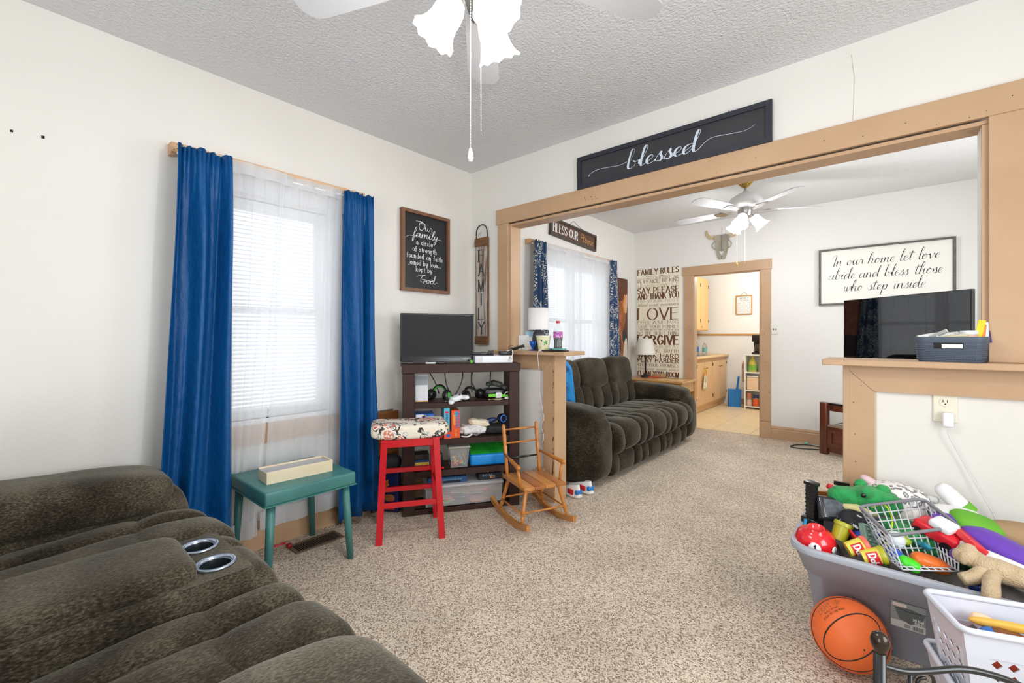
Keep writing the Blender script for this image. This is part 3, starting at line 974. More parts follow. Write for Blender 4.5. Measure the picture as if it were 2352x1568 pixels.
# 1 blessed
t = thing('wooden_sign', 'long black wooden sign lettered blessed, standing on the tan header', 'sign', (1.681, 0, 2.232))
Mf = plane_M((0, -0.012, 0), (1, 0, 0), (0, 0, 1))
B().bx(-.59, .59, -0.018, -0.004, 0.004, 0.218).obj('panel', M_BLK, t)
B().frame(-.596, .596, 0.0, 0.222, 0.028, 0.016, Mf).obj('frame', M_BLKF, t)
b = B()
Ml = plane_M((-1.681, -0.0195, -2.232), (1, 0, 0), (0, 0, 1))
cursive(b, 'blessed', Ml, 1.437, 2.288, 0.118, width=0.45, thick=0.135, thin=0.024, slant=0.12, tail=[(1.4, 1.5), (3.2, 4.6), (6, 6.3), (12, 5.4), (16.5, 4.8), (19, 5.6), (20.6, 7.0)])
ribbon(b.bm, spl([(1.172, 2.308), (1.19, 2.326), (1.25, 2.338), (1.33, 2.333), (1.40, 2.327), (1.458, 2.336)], 8), lambda q, u: .0026 + .004 * max(0, 1 - 6 * u), Ml)
b.obj('lettering', M_INKW, t)
for x in (-.5, .38):
    B().tube([(x - .012, -.006, .222), (x, -.004, .238), (x + .014, -.006, .222)], 0.0015, 5).obj('hanger', M_WIRE, t)

# 2 our family
t = thing('framed_sign', 'black board in a brown wood frame reading Our family a circle of strength', 'sign', (0, -0.5, 1.86))
Mx = plane_M((0.0, 0.5, -1.86), (0, 1, 0), (0, 0, 1))
B().bx(0.002, 0.016, -.21, .21, -.30, .29).obj('panel', mat('chalk_black', (30, 32, 36), 0.45, spec=.4), t)
B().frame(-.732, -.272, 1.552, 2.160, 0.024, 0.036, Mx @ Matrix.Translation((0, 0, 0.002))).obj('frame', M_CHOC, t)
Mt = Mx @ Matrix.Translation((0, 0, 0.0165))
b = B()
cursive(b, 'Our', Mt, -.575, 2.025, 0.066, width=0.135, thick=.075, thin=.05, slant=.05, lead=[(-3.4, 14.5), (-2.6, 13.4), (0, 13.6), (3, 13.8)])
cursive(b, 'family', Mt, -.635, 1.967, 0.072, width=0.255, thick=.075, thin=.05, slant=.15, lead=[(-6, -4), (-4, -1), (-1.5, .6)], tail=[(1.5, 2.2), (3.2, 2.0), (4.4, 1.2)])
for s_, l, r_, z in (('a circle', -.591, -.432, 1.912), ('of strength', -.624, -.395, 1.859), ('founded on faith', -.677, -.335, 1.806), ('joined by love...', -.661, -.351, 1.755), ('kept by', -.593, -.441, 1.708)):
    text(b, s_, Mt, l, z, 0.036, width=r_ - l, thick=.125, thin=.075, gap=.26)
cursive(b, 'God', Mt, -.565, 1.622, 0.062, width=0.15, thick=.075, thin=.05, slant=.1, tail=[(1.5, 2.4), (3, 2.8), (4, 2.2)])
b.obj('lettering', M_INK, t)

# 3 FAMILY hanging plank
M_BARN = mat('whitewashed_barnwood', (186, 178, 170), 0.85, col2=(112, 90, 74), nscale=60, nlo=.46, nhi=.62, stretch=(1, 1, .06), bump=.2, bscale=80)
M_BARN2 = wood('brown_barnwood', (98, 66, 40), (132, 94, 58), 'x', 0.75)
t = thing('hanging_sign', 'tall narrow weathered plank sign reading FAMILY beside the opening', 'sign', (0.147, 0, 1.59))
B().bx(-.066, .066, -.022, -.010, -.39, .39).obj('plank', M_BARN, t)
for s in (-1, 1):
    B().bx(-.072, .072, -.034, -.021, s * .41 - .035, s * .41 + .035, .003, 1).obj('end_cleat', M_BARN2, t)
B().bx(.062, .072, -.020, -.004, -.445, .445).obj('edge_strip', M_BARN2, t)
B().bx(-.072, -.066, -.020, -.004, -.445, .445).obj('edge_strip', M_BARN2, t)
h = [(-.062, -.02, .40)] + [(-.062, -.02, .46)] + [(0.062 * math.cos(PI - a), -.02, .495 + .06 * math.sin(a)) for a in [PI * i / 10 for i in range(11)]] + [(.066, -.02, .46), (.066, -.02, .38)]
B().tube(h, 0.005, 8).obj('metal_handle', M_WIRE, t)
b = B()
b.grid(lambda u, v: Vector((-.062 + (.055 * u) * (1 if v < .5 else 1) + .01 * v, -.026 - .004 * math.sin(6 * u), .462 + .034 * u + (v - .5) * .03 * u)), 6, 2)
b.grid(lambda u, v: Vector((-.062 - .035 * u + (v - .5) * .02 * u, -.026 - .004 * math.sin(5 * u), .455 - .075 * u)), 6, 2)
b.obj('ribbon_bow', mat('grey_ribbon', (186, 184, 180), .8), t)
b = B()
Mt = plane_M((-.147, -.0225, -1.59), (1, 0, 0), (0, 0, 1))
for ch, z in zip('FAMILY', (1.841, 1.721, 1.591, 1.475, 1.355, 1.239)):
    text(b, ch, Mt, 0.147, z, 0.092, width=0.066 if ch != 'I' else None, thick=.15, thin=.055, align='c', xs=.55)
b.obj('lettering', M_INKD, t)

# 4 BLESS OUR Home, hung tilted on two cords
t = thing('wooden_sign', 'tilted brown wooden sign reading BLESS OUR Home over the rear window', 'sign', (-0.09, 1.742, 2.395), (math.radians(-3), 0, 0))
Mx = plane_M((0.002, 0, 0), (0, 1, 0), (0, 0, 1))
M_RUST = wood('rustic_brown', (84, 58, 46), (104, 76, 60), 'y', .7)
B().bx(0.004, 0.022, -.46, .46, -.08, .08).obj('panel', M_RUST, t)
B().frame(-.485, .485, -.098, .098, 0.024, 0.034, Mx).obj('frame', mat('charcoal_frame', (74, 66, 60), .6), t)
b = B()
Mt = plane_M((0.0225, 0, 0), (0, 1, 0), (0, 0, 1))
text(b, 'BLESS OUR', Mt, -.425, -.045, 0.092, width=.50, thick=.17, thin=.05)
b.obj('lettering', M_INK, t)
b = B()
cursive(b, 'Home', Mt, .115, -.04, .10, width=.30, thick=.09, thin=.05)
b.obj('script_lettering', mat('ochre_paint', (214, 158, 84), .5), t)
B().tube([(0.006, -.10, .095), (0.004, 0.0, .168), (0.006, .25, .095)], 0.002, 5).obj('hanging_cord', M_WIRE, t)

# 5 In our home
t = thing('framed_sign', 'large white framed sign reading In our home let love, above the television', 'sign', (2.67, YF, 1.865))
Mf = plane_M((0, -0.002, 0), (1, 0, 0), (0, 0, 1))
B().bx(-.53, .53, -.016, -.003, -.295, .295).obj('panel', M_CREAM, t)
B().frame(-.545, .545, -.308, .308, 0.019, 0.032, Mf).obj('frame', M_GREYW, t)
b = B()
Mt = plane_M((-2.67, -.0165, -1.865), (1, 0, 0), (0, 0, 1))
for s_, l, r_, z in (('In our home let love', 2.225, 3.115, 1.982), ('abide and bless those', 2.205, 3.135, 1.837), ('who step inside', 2.335, 3.01, 1.703)):
    cursive(b, s_, Mt, l, z, .118, width=r_ - l - .02, thick=.062, thin=.018, slant=.22)
b.obj('lettering', M_INKD, t)

# 6 FAMILY RULES
M_RULES = mat('aged_cream_canvas', (240, 230, 204), .7, col2=(246, 240, 222), nscale=3)
M_BRN = mat('brown_print', (104, 66, 46), .8, col2=(134, 98, 76), nscale=90, nlo=.55, nhi=.7)
t = thing('wall_canvas', 'tall cream canvas print headed FAMILY RULES beside the kitchen doorway', 'sign', (0.275, YF, 1.405))
B().bx(-.308, .305, -.022, 0, -.755, .755, .002, 1).obj('canvas', M_RULES, t)
b = B()
Mt = plane_M((-.275, -.0228, -1.405), (1, 0, 0), (0, 0, 1))
RL = [('FAMILY RULES', 2.085, .074, .20, .075, 1), ('DO IT RIGHT THE FIRST TIME', 2.013, .026, .12, .05, 1), ('PLAY NICE, BE KIND', 1.962, .046, .12, .11, 0), ('NEVER GIVE UP', 1.905, .034, .10, .04, 1),
      ('SAY PLEASE', 1.821, .076, .22, .08, 1), ('AND THANK YOU', 1.741, .070, .22, .08, 1), ('DO YOUR BEST', 1.692, .034, .12, .04, 1), ('LOVE', 1.449, .158, .15, .035, 1), ('DREAM BIG', 1.386, .045, .14, .04, 1),
      ('SAVE YOUR PENNIES', 1.330, .038, .12, .05, 1), ('LEAVE THINGS BETTER THAN YOU FOUND THEM', 1.295, .020, .11, .10, 0), ('DO THE RIGHT THING', 1.237, .042, .14, .05, 1), ('FORGIVE', 1.107, .118, .25, .085, 1),
      ('EAT YOUR PEAS', 1.055, .034, .11, .04, 1), ('TELL THE TRUTH', 0.996, .040, .15, .05, 1), ('WORK HARD', .919, .056, .20, .17, 0), ('PLAY HARDER', .854, .055, .20, .17, 0), ('KEEP YOUR PROMISES', .795, .038, .13, .05, 1), ('CLEAN YOUR ROOM', .661, .064, .22, .08, 1)]
for s_, z, h, tk, tn, se in RL:
    text(b, s_, Mt, -.018, z, h, width=.585, thick=tk, thin=tn, serif=bool(se))
text(b, 'Mind your manners', Mt, -.018, 1.640, .038, width=.58, thick=.12, thin=.04, slant=.3)
text(b, 'Use your inside voice', Mt, -.018, .744, .036, width=.58, thick=.12, thin=.04, slant=.3)
for a, c in ((.09, .255), (.31, .49)):
    ribbon(b.bm, [(a, 2.054), ((a + c) / 2, 2.056), (c, 2.054)], lambda q, u: .006 * (u if a < .2 else 1 - u) + .001, Mt)
b.obj('lettering', M_BRN, t)

# 7 cow picture on canvas at the end of the left wall
t = thing('wall_canvas', 'tall canvas picture of a brown cow half hidden by the floral curtain', 'picture', (-0.09, 2.80, 1.43))
M_COWBG = mat('cow_background', (74, 48, 40), .6, col2=(120, 66, 46), nscale=4, stretch=(1, 1, .5))
B().bx(0, .025, -.30, .30, -.58, .58, .002, 1).obj('canvas', M_COWBG, t)
Mt = plane_M((.0256, 0, 0), (0, 1, 0), (0, 0, 1))
def blob(pts, m, nm, dz=0.0):
    b = B()
    P = spl([(x, y) for x, y in pts] + [pts[0]], 5)[:-1]
    b.bm.faces.new([b.bm.verts.new(Mt @ Vector((p.x, p.y, dz))) for p in P])
    b.obj(nm, m, t)
blob([(-.28, -.5), (-.26, .1), (-.12, .30), (.06, .26), (.20, .28), (.24, .05), (.16, -.2), (.2, -.56), (-.1, -.57)], mat('cow_brown', (140, 82, 50), .7, col2=(176, 110, 66), nscale=12), 'cow_head')
blob([(.16, .22), (.20, .36), (.25, .33), (.27, .24), (.24, .12), (.19, .12)], mat('cow_ear', (226, 150, 62), .7), 'cow_ear', .0004)
blob([(.20, .20), (.24, .34), (.285, .36), (.28, .2), (.25, .1)], mat('cow_ear_light', (222, 178, 150), .7), 'cow_ear_lining', .0008)
blob([(-.1, -.2), (-.14, -.45), (0, -.5), (.1, -.42), (.08, -.2)], mat('cow_muzzle', (70, 44, 40), .7), 'cow_muzzle', .0004)
blob([(.14, -.15), (.20, -.12), (.24, -.2), (.2, -.3), (.15, -.28)], mat('cow_dark', (52, 60, 66), .7), 'cow_neck', .0006)
blob([(.16, -.5), (.2, -.3), (.27, -.25), (.29, -.5), (.25, -.57)], mat('cow_white', (222, 214, 200), .7), 'cow_chest', .0008)

# 8 wooden steer skull
M_SKULL = mat('grey_driftwood', (178, 170, 154), .8, col2=(150, 142, 128), nscale=20, stretch=(1, 1, .15), bump=.2)
t = thing('skull_plaque', 'grey wooden steer skull with tan horns on the wall above the doorway', 'wall ornament', (1.105, YF, 2.42))
Mf = plane_M((0, -.004, 0), (1, 0, 0), (0, 0, 1))
b = B()
for s in (-1, 1):
    outer = [(0.006, .085), (.05, .088), (.085, .075), (.10, .052), (.090, .03), (.075, .018), (.070, -.01), (.078, -.05), (.074, -.10), (.062, -.15), (.052, -.19), (.040, -.225), (.015, -.228), (.004, -.222), (.004, -.18), (.012, -.165), (.026, -.145), (.030, -.115), (.020, -.10), (.006, -.125)]
    b.prism([(s * x, y) for x, y in outer][::s], .018, Mf)
b.obj('skull', M_SKULL, t)
for s in (-1, 1):
    b = B()
    b.tube(spl([Vector((s * .075, -.012, .02)), Vector((s * .115, -.014, -.035)), Vector((s * .10, -.012, -.075)), Vector((s * .080, -.010, -.09))], 4), .006, 6)
    b.obj('eye_socket_bar', M_SKULL, t)
    b = B()
    P = [(.085, .055), (.12, .038), (.155, .045), (.185, .085), (.198, .13), (.190, .165), (.178, .16), (.165, .12), (.145, .09), (.115, .085), (.09, .088)]
    b.prism([(s * x, y) for x, y in P][::s], .014, Mf)
    b.obj('horn', mat('tan_horn', (212, 194, 158), .8, col2=(188, 166, 128), nscale=60), t)
B().tube([(0, -.006, .085), (0, -.004, .17)], .0012, 4).obj('hanging_cord', M_WIRE, t)

# 9 switch plate and outlet
t = thing('light_switch', 'white double light switch plate on the wall right of the kitchen doorway', 'light switch', (1.692, YF, 1.30))
B().bx(-.038, .038, -.008, 0, -.058, .058, .003, 2).obj('plate', mat('ivory_plastic', (236, 234, 228), .4), t)
for x in (-.014, .014):
    B().bx(x - .005, x + .005, -.016, -.006, -.014, .008, .002, 1).obj('toggle', mat('toggle_grey', (120, 118, 114), .5), t)
t = thing('wall_outlet', 'cream wall outlet with one free socket on the low right wall', 'outlet', (2.928, 0, 0.902))
M_IVO = mat('cream_plastic', (232, 226, 206), .4)
B().bx(-.038, .038, -.008, 0, -.060, .060, .003, 2).obj('plate', M_IVO, t)
for z in (.026, -.026):
    B().lathe([(0, 0), (.018, 0), (.018, .003), (0, .003)], (0, -.008, z), (0, -1, 0), 20).obj('socket_face', M_IVO, t)
    b = B(); b.bx(-.008, -.0055, -.0118, -.0105, z, z + .010); b.bx(.0055, .008, -.0118, -.0105, z, z + .010); b.lathe([(0, 0), (.0028, 0), (0, .001)], (0, -.0112, z - .008), (0, -1, 0), 8)
    s = b.obj('slot', M_DARK, t); s['kind'] = 'stuff'
t = thing('phone_charger', 'white plug-in charger in the outlet with its cord hanging down', 'charger', (2.935, -0.012, 0.862))
B().bx(-.018, .018, -.034, 0, -.036, .026, .008, 3).obj('adapter', mat('white_plastic', (240, 241, 244), .3), t, 'auto')
B().tube(spl([Vector(p) for p in ((0, -.018, -.034), (.002, -.02, -.07), (.03, -.014, -.14), (.055, -.01, -.2), (.10, -.02, -.30), (.13, -.02, -.37), (.15, -.01, -.44), (.16, -.01, -.52))], 6), .0018, 6).obj('cord', mat('white_cord', (226, 226, 228), .5), t, True)
# ------------------------------------------------------------------ reclining sofas
def rrect(w, d, r, n=5):
    P = []
    for cx, cy, a0 in ((w / 2 - r, d / 2 - r, 0), (-w / 2 + r, d / 2 - r, PI / 2), (-w / 2 + r, -d / 2 + r, PI), (w / 2 - r, -d / 2 + r, 1.5 * PI)):
        for i in range(n + 1):
            a = a0 + PI / 2 * i / n
            P.append((cx + r * math.cos(a), cy + r * math.sin(a)))
    return P
def plush_mat(name, c1, c2, c3, fine):
    m = mat(name, c1, 0.85, spec=0.15, sheen=0.3)
    nt = m.node_tree
    p = nt.nodes['Principled BSDF']
    L = nt.links.new
    tc = nt.nodes.new('ShaderNodeTexCoord')
    a = nt.nodes.new('ShaderNodeTexNoise'); a.inputs['Scale'].default_value = 5; a.inputs['Detail'].default_value = 2; a.inputs['Roughness'].default_value = .5
    f = nt.nodes.new('ShaderNodeTexNoise'); f.inputs['Scale'].default_value = fine; f.inputs['Detail'].default_value = 3
    mp = nt.nodes.new('ShaderNodeMapping'); mp.inputs['Scale'].default_value = (1, .45, 1)
    L(tc.outputs['Object'], a.inputs['Vector']); L(tc.outputs['Object'], mp.inputs['Vector']); L(mp.outputs['Vector'], f.inputs['Vector'])
    s = nt.nodes.new('ShaderNodeMath'); s.operation = 'MULTIPLY_ADD'
    hv = nt.nodes.new('ShaderNodeMath'); hv.operation = 'MULTIPLY'; hv.inputs[1].default_value = .6; L(a.outputs['Fac'], hv.inputs[0])
    L(f.outputs['Fac'], s.inputs[0]); s.inputs[1].default_value = 0.75; L(hv.outputs[0], s.inputs[2])
    r = nt.nodes.new('ShaderNodeValToRGB')
    e = r.color_ramp.elements
    e[0].position, e[0].color = 0.50, lin(c1)
    e[1].position, e[1].color = .88, lin(c3)
    x = e.new(0.68); x.color = lin(c2)
    L(s.outputs[0], r.inputs['Fac'])
    L(r.outputs['Color'], p.inputs['Base Color'])
    bp = nt.nodes.new('ShaderNodeBump'); bp.inputs['Strength'].default_value = 0.5; bp.inputs['Distance'].default_value = .004
    L(s.outputs[0], bp.inputs['Height']); L(bp.outputs['Normal'], p.inputs['Normal'])
    return m
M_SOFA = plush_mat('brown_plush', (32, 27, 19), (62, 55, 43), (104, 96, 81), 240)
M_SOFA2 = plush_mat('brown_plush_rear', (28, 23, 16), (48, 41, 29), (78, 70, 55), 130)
M_CHROME = mat('steel_ring', (178, 190, 206), 0.25, metal=0.85)
M_CUP = mat('cup_liner', (34, 38, 42), 0.25)
def wrinkle(seed, amp=0.006):
    rnd = random.Random(seed)
    ph = [rnd.uniform(0, 6.28) for _ in range(5)]
    def fn(v):
        k = amp * (math.sin(17 * v.x + 9 * v.y + ph[0]) + math.sin(23 * v.y - 11 * v.z + ph[1]) + .7 * math.sin(31 * v.z + 13 * v.x + ph[2])) / 2
        l = max(v.length, .05)
        return v * (1 + k / l)
    return fn
def crumple(seed, f, amp):
    o = Vector((seed * 3.1, seed * 1.7, seed * .9))
    def fn(v):
        k = noise.noise(v * f + o) + .5 * noise.noise(v * f * 2.3 + o)
        r = abs(noise.noise(v * f * 1.4 - o))
        return v + v.normalized() * (amp * k - amp * .9 * (.35 - min(.35, r))) if v.length > 1e-5 else v
    return fn
def recliner(name, label, loc, rot, layout, m, seat_z=0.47, arm_z=0.635, back_z=0.97, lid=(0.40, 0.84)):
    t = thing(name, label, 'sofa', loc, rot)
    x = 0.0
    k = 0
    tot = sum(w for _, w in layout)
    B().bx(0.04, tot - .04, 0.12, 0.88, 0.05, 0.34, 0.04, 3).obj('base', m, t, True)
    B().bx(0.03, tot - .03, 0.07, 0.17, 0.06, back_z - .14, 0.06, 4).obj('back_panel', m, t, True)
    for kind, w in layout:
        k += 1
        c = x + w / 2
        if kind == 'arm':
            b = B()
            b.sup((c, 0.54, 0.27), (w * 1.0, 0.98, 0.50), 0.35, 0.35, fn=wrinkle(k))
            a = b.obj('arm', m, t, True)
            b = B(); b.sup((c, 0.60, arm_z - 0.085), (w * 1.06, 0.76, 0.20), 0.6, 0.42, rot=(math.radians(-3), 0, 0), nu=36, fn=wrinkle(k + 3, .004)); b.obj('arm_pad', m, a, True)
            b = B(); b.sup((c, 0.915, 0.30), (w * .98, 0.26, 0.50), 0.55, 0.6, fn=wrinkle(k + 4)); b.obj('front_roll', m, a, True)
        elif kind == 'seat':
            f = (0.25, 0.50, 0.25)
            s = B().bx(x + .01, x + w - .01, 0.30, 0.86, 0.26, seat_z - .06, .04, 3).obj('seat', m, t, True)
            xx = x
            for q, fr in enumerate(f):
                cw = w * fr
                cc = xx + cw / 2
                b = B(); b.sup((cc, 0.60, seat_z - .085), (cw * 1.08, 0.56, 0.17), .55, .42, rot=(math.radians(3), 0, 0), fn=wrinkle(k * 7 + q, .004)); b.obj('seat_pad', m, s, True)
                b = B(); b.sup((cc, 0.92, seat_z - .125 + (.012 if q == 1 else 0)), (cw * 1.08, 0.32 + (.03 if q == 1 else 0), 0.27), .75, .55, fn=wrinkle(k * 9 + q)); b.obj('footrest_pad', m, s, True)
                b = B(); b.sup((cc, 0.895, 0.135), (cw * 1.06, 0.26, 0.21), .6, .5, fn=wrinkle(k * 11 + q)); b.obj('lower_pad', m, s, True)
                xx += cw
            bk = B().bx(x + .01, x + w - .01, 0.10, 0.26, 0.36, back_z - .12, .05, 3).obj('backrest', m, t, True)
            b = B(); b.sup((c, 0.245, back_z - .165), (w * 1.0, 0.25, 0.34), .55, .42, rot=(math.radians(12), 0, 0), nu=36, fn=wrinkle(k * 13, .007)); b.obj('head_pillow', m, bk, True)
            xx = x
            for q, fr in enumerate((.30, .40, .30)):
                cw = w * fr
                b = B(); b.sup((xx + cw / 2, 0.29, seat_z + .105), (cw * 1.06, 0.22, 0.33), .6, .5, rot=(math.radians(14), 0, 0), fn=wrinkle(k * 15 + q)); b.obj('back_channel', m, bk, True)
                xx += cw
        else:
            s = B().bx(x + .0085, x + w - .0085, 0.143, 0.962, 0.05, 0.44, 0.02, 3).obj('console', m, t, 'auto')
            b = B().bx(x + .004, x + w - .004, 0.14, 0.80, 0.40, 0.525, 0.02, 3)
            x0, x1, y0, y1 = x + .004, x + w - .004, .78, .965
            for a, e, g, h in ((x0 + .003, x1 - .003, y1 - .02, y1), (x0 + .0015, x0 + .025, y0, y1 - .001), (x1 - .025, x1 - .0015, y0, y1 - .001), (c - .018, c + .018, y0, y1)):
                b.bx(a, e, g, h, .40, .524, .006, 2)
            hole = []
            ev = []
            P = rrect(x1 - x0 - .004, y1 - y0 - .004, .012, 3)
            vs = [b.bm.verts.new((c + px_, (y0 + y1) / 2 + py_, .5245)) for px_, py_ in P]
            ev += [b.bm.edges.new((vs[i], vs[(i + 1) % len(vs)])) for i in range(len(vs))]
            for dx in (-.082, .082):
                vs = [b.bm.verts.new((c + dx + .046 * math.cos(2 * PI * i / 28), .89 + .046 * math.sin(2 * PI * i / 28), .5245)) for i in range(28)]
                ev += [b.bm.edges.new((vs[i], vs[(i + 1) % 28])) for i in range(28)]
            bmesh.ops.triangle_fill(b.bm, use_beauty=True, edges=ev)
            b.obj('console_top', m, s, 'auto')
            b = B(); b.sup((c, .955, .255), (w * 1.0, .25, .47), .6, .45, fn=wrinkle(k + 8)); b.obj('front_roll', m, s, True)
            b = B(); b.sup((c, (lid[0] + lid[1]) / 2, 0.525), (w * .86, lid[1] - lid[0], 0.115), .45, .28, nu=40, fn=wrinkle(k, .003)); b.obj('console_lid', m, s, True)
            b = B(); b.sup((c, .26, .62), (w * .98, .22, .62), .5, .4, rot=(math.radians(10), 0, 0), fn=wrinkle(k + 5)); b.obj('console_back', m, s, True)
            for dx in (-.082, .082):
                b = B(); b.lathe([(.040, .004), (.053, .004), (.056, .008), (.053, .012), (.047, .0125), (.043, .009), (.042, .004)], (c + dx, .89, .52), None, 32); r = b.obj('cup_holder', M_CHROME, s, True)
                b = B(); b.lathe([(.0435, .0065), (.041, .0), (.038, -.075), (.034, -.079), (0, -.079)], (c + dx, .89, .52), None, 28); b.obj('cup_holder_well', M_CUP, s, 'auto')
        x += w
    return t
recliner('reclining_loveseat', 'dark brown plush reclining loveseat with two steel cup holders in its console', (0.05, -3.13, 0), 0,
         [('arm', .36), ('seat', .53), ('console', .37), ('seat', .56), ('arm', .36)], M_SOFA)
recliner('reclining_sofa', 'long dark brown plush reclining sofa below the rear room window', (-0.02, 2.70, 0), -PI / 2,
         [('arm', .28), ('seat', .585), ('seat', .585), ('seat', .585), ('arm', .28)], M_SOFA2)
# blue blanket over the sofa back and a pair of shoes behind the half wall
M_TIEDYE = mat('blue_cloth', (28, 140, 208), .8, col2=(20, 72, 130), nscale=14, nlo=.45, nhi=.6)
b = B()
b.grid(lambda u, v: Vector((0.22 + 0.25 * min(1, v * 2.2) + .05 * max(0, v - .45) + .012 * math.sin(9 * u), 0.62 + .22 * u + .03 * v, 1.0 - .02 * v * 2 - .36 * max(0, v - .35) / .65 + .010 * math.sin(8 * u + 5 * v))), 14, 16)
o = b.obj('blanket', M_TIEDYE, None, True)
md = o.modifiers.new('cloth', 'SOLIDIFY'); md.thickness = .006
tag(o, 'bright blue patterned cloth hanging over the near end of the rear sofa back', 'blanket')
# ------------------------------------------------------------------ furniture in the rear room
M_OAK = wood('honey_oak', (206, 158, 92), (184, 132, 70), 'x', .35, coat=.3)
t = thing('end_table', 'honey oak end table between the rear sofa and the family rules canvas', 'side table', (0.385, 3.05, 0))
B().bx(-.43, .43, -.27, .27, .63, .655, .004, 1).obj('top', M_OAK, t)
B().bx(-.40, .40, -.25, .25, .50, .63).obj('apron', M_OAK, t)
for sx in (-1, 1):
    for sy in (-1, 1):
        B().bx(sx * .385 - .025, sx * .385 + .025, sy * .235 - .025, sy * .235 + .025, 0, .63).obj('leg', M_OAK, t)
B().bx(-.39, .39, -.24, .24, .14, .16).obj('lower_shelf', M_OAK, t)
b = B()
for i in range(5):
    for j in range(3):
        b.bx(.02 + i * .07, .085 + i * .07, -.12 + j * .06, -.065 + j * .06, .655, .6563)
s = b.obj('inlay_tile', mat('inlay', (214, 176, 120), .4), t); s['kind'] = 'stuff'
M_SHADE2 = mat('linen_lampshade', (240, 236, 226), .8)
M_IRON = mat('black_iron', (26, 26, 27), .4, spec=.5)
t = thing('table_lamp', 'black stick table lamp with white cone shade on the oak end table', 'lamp', (0.165, 3.17, 0.656))
B().lathe([(0, 0), (.062, 0), (.062, .022), (.05, .028), (.03, .034), (.018, .05), (0.011, .06), (0, .06)]).obj('base', M_IRON, t, 'auto')
B().cyl((0, 0, .05), (0, 0, .36), .0115).obj('stem', M_IRON, t, True)
B().lathe([(.135, .31), (.095, .53), (.093, .53), (.133, .31)], n=36).obj('lamp_shade', M_SHADE2, t, True)
B().cyl((0, 0, .36), (0, 0, .45), .006).obj('socket', M_NICKEL, t, True)
b = B(); b.bx(-.08, .08, -.06, .06, 0, .05, .01, 2)
o = b.obj('woven_tray', mat('woven_tan', (176, 142, 100), .8, bump=.5, bscale=120), None, loc=(.33, 3.235, .6565)); tag(o, 'small tan woven box behind the lamp on the end table', 'box')
b = B(); b.tube(spl([Vector(p) for p in ((-.06, -.02, .01), (-.02, .02, .012), (.03, 0, .01), (.05, .03, .01), (.10, .02, .006))], 5), .006, 6)
o = b.obj('red_cord', mat('red_plastic', (214, 32, 44), .4), None, True, loc=(.30, 3.10, .656)); tag(o, 'small red coiled cord beside the lamp on the end table', 'cord')  # a red cord, loosely curled
# television on a pole stand over a dark corner console
M_MAHOG = wood('mahogany', (112, 54, 26), (72, 32, 16), 'z', .35, coat=.4)
ang = math.radians(-31)
t = thing('television_stand', 'dark mahogany corner television stand behind the right half wall', 'tv stand', (2.17, 2.92, 0), ang)
B().bx(0, .075, 0, .06, 0, .535, .012, 3).obj('front_leg', M_MAHOG, t, 'auto')
B().bx(1.03, 1.105, 0, .06, 0, .535, .012, 3).obj('front_leg', M_MAHOG, t, 'auto')
B().bx(.24, .30, .32, .37, 0, .535, .01, 2).obj('rear_leg', M_MAHOG, t)
B().bx(.80, .86, .32, .37, 0, .535, .01, 2).obj('rear_leg', M_MAHOG, t)
b = B(); b.prism([(0.02, .03), (1.085, .03), (.86, .36), (.24, .36)], .02, Matrix.Translation((0, 0, .513))); b.obj('top', mat('dark_glass', (40, 34, 32), .1, coat=.5), t)
B().bx(.07, 1.035, .01, .035, .455, .513).obj('top_rail', M_MAHOG, t)
b = B(); b.prism([(0.06, .02), (1.045, .02), (.86, .36), (.24, .36)], .018, Matrix.Translation((0, 0, .29))); b.obj('shelf', mat('dusty_shelf', (150, 124, 104), .5), t)
B().bx(.07, 1.035, .012, .03, .07, .288).obj('front_panel', M_MAHOG, t)
b = B(); b.frame(.10, .52, .10, .265, .03, .012, plane_M((0, .012, 0), (1, 0, 0), (0, 0, 1))); b.obj('door_frame', M_MAHOG, t)
b = B(); b.frame(.58, 1.0, .10, .265, .03, .012, plane_M((0, .012, 0), (1, 0, 0), (0, 0, 1))); b.obj('door_frame', M_MAHOG, t)
B().bx(.07, 1.035, .03, .05, .03, .07).obj('plinth', M_MAHOG, t)
B().tube(spl([Vector(p) for p in ((.10, .10, .312), (.25, .12, .36), (.5, .14, .37), (.8, .16, .33))], 6), .004, 6).obj('cable', M_IRON, t, True)
t = thing('television', 'large flat television standing on the corner stand below the white sign', 'television', (2.372, 2.945, 0.945), math.radians(-42))
M_TVF = mat('tv_black', (14, 15, 17), .3)
M_TVS = mat('tv_glossy_screen', (6, 8, 11), .025, spec=.9)
B().bx(0, 1.13, 0, .035, 0, .632, .004, 1).obj('cabinet', M_TVF, t)
B().bx(.008, 1.122, -.0015, 0, .016, .625).obj('screen', M_TVS, t)
B().bx(.30, .72, .035, .075, .08, .42, .01, 2).obj('rear_housing', M_TVF, t)
B().bx(.47, .55, .075, .115, -.41, .34).obj('mounting_post', M_TVF, t)
b = B(); b.tube(spl([Vector(p) for p in ((.10, .05, .008), (-.06, .10, .008), (-.16, .02, .008), (-.20, -.10, .008), (-.10, -.14, .008), (.06, -.06, .008), (.18, -.02, .008))], 6), .005, 6)
o = b.obj('power_cable', M_IRON, None, True, loc=(2.10, 3.12, 0)); tag(o, 'black cable looped on the carpet beside the mahogany stand', 'cable')
o = B().sup((0, 0, .018), (.036, .036, .036), 1, 1, None, 16, 10).obj('small_ball', mat('teal_ball', (110, 196, 176), .4), None, True, loc=(2.02, 3.245, 0)); tag(o, 'tiny teal ball on the carpet by the far baseboard', 'ball')

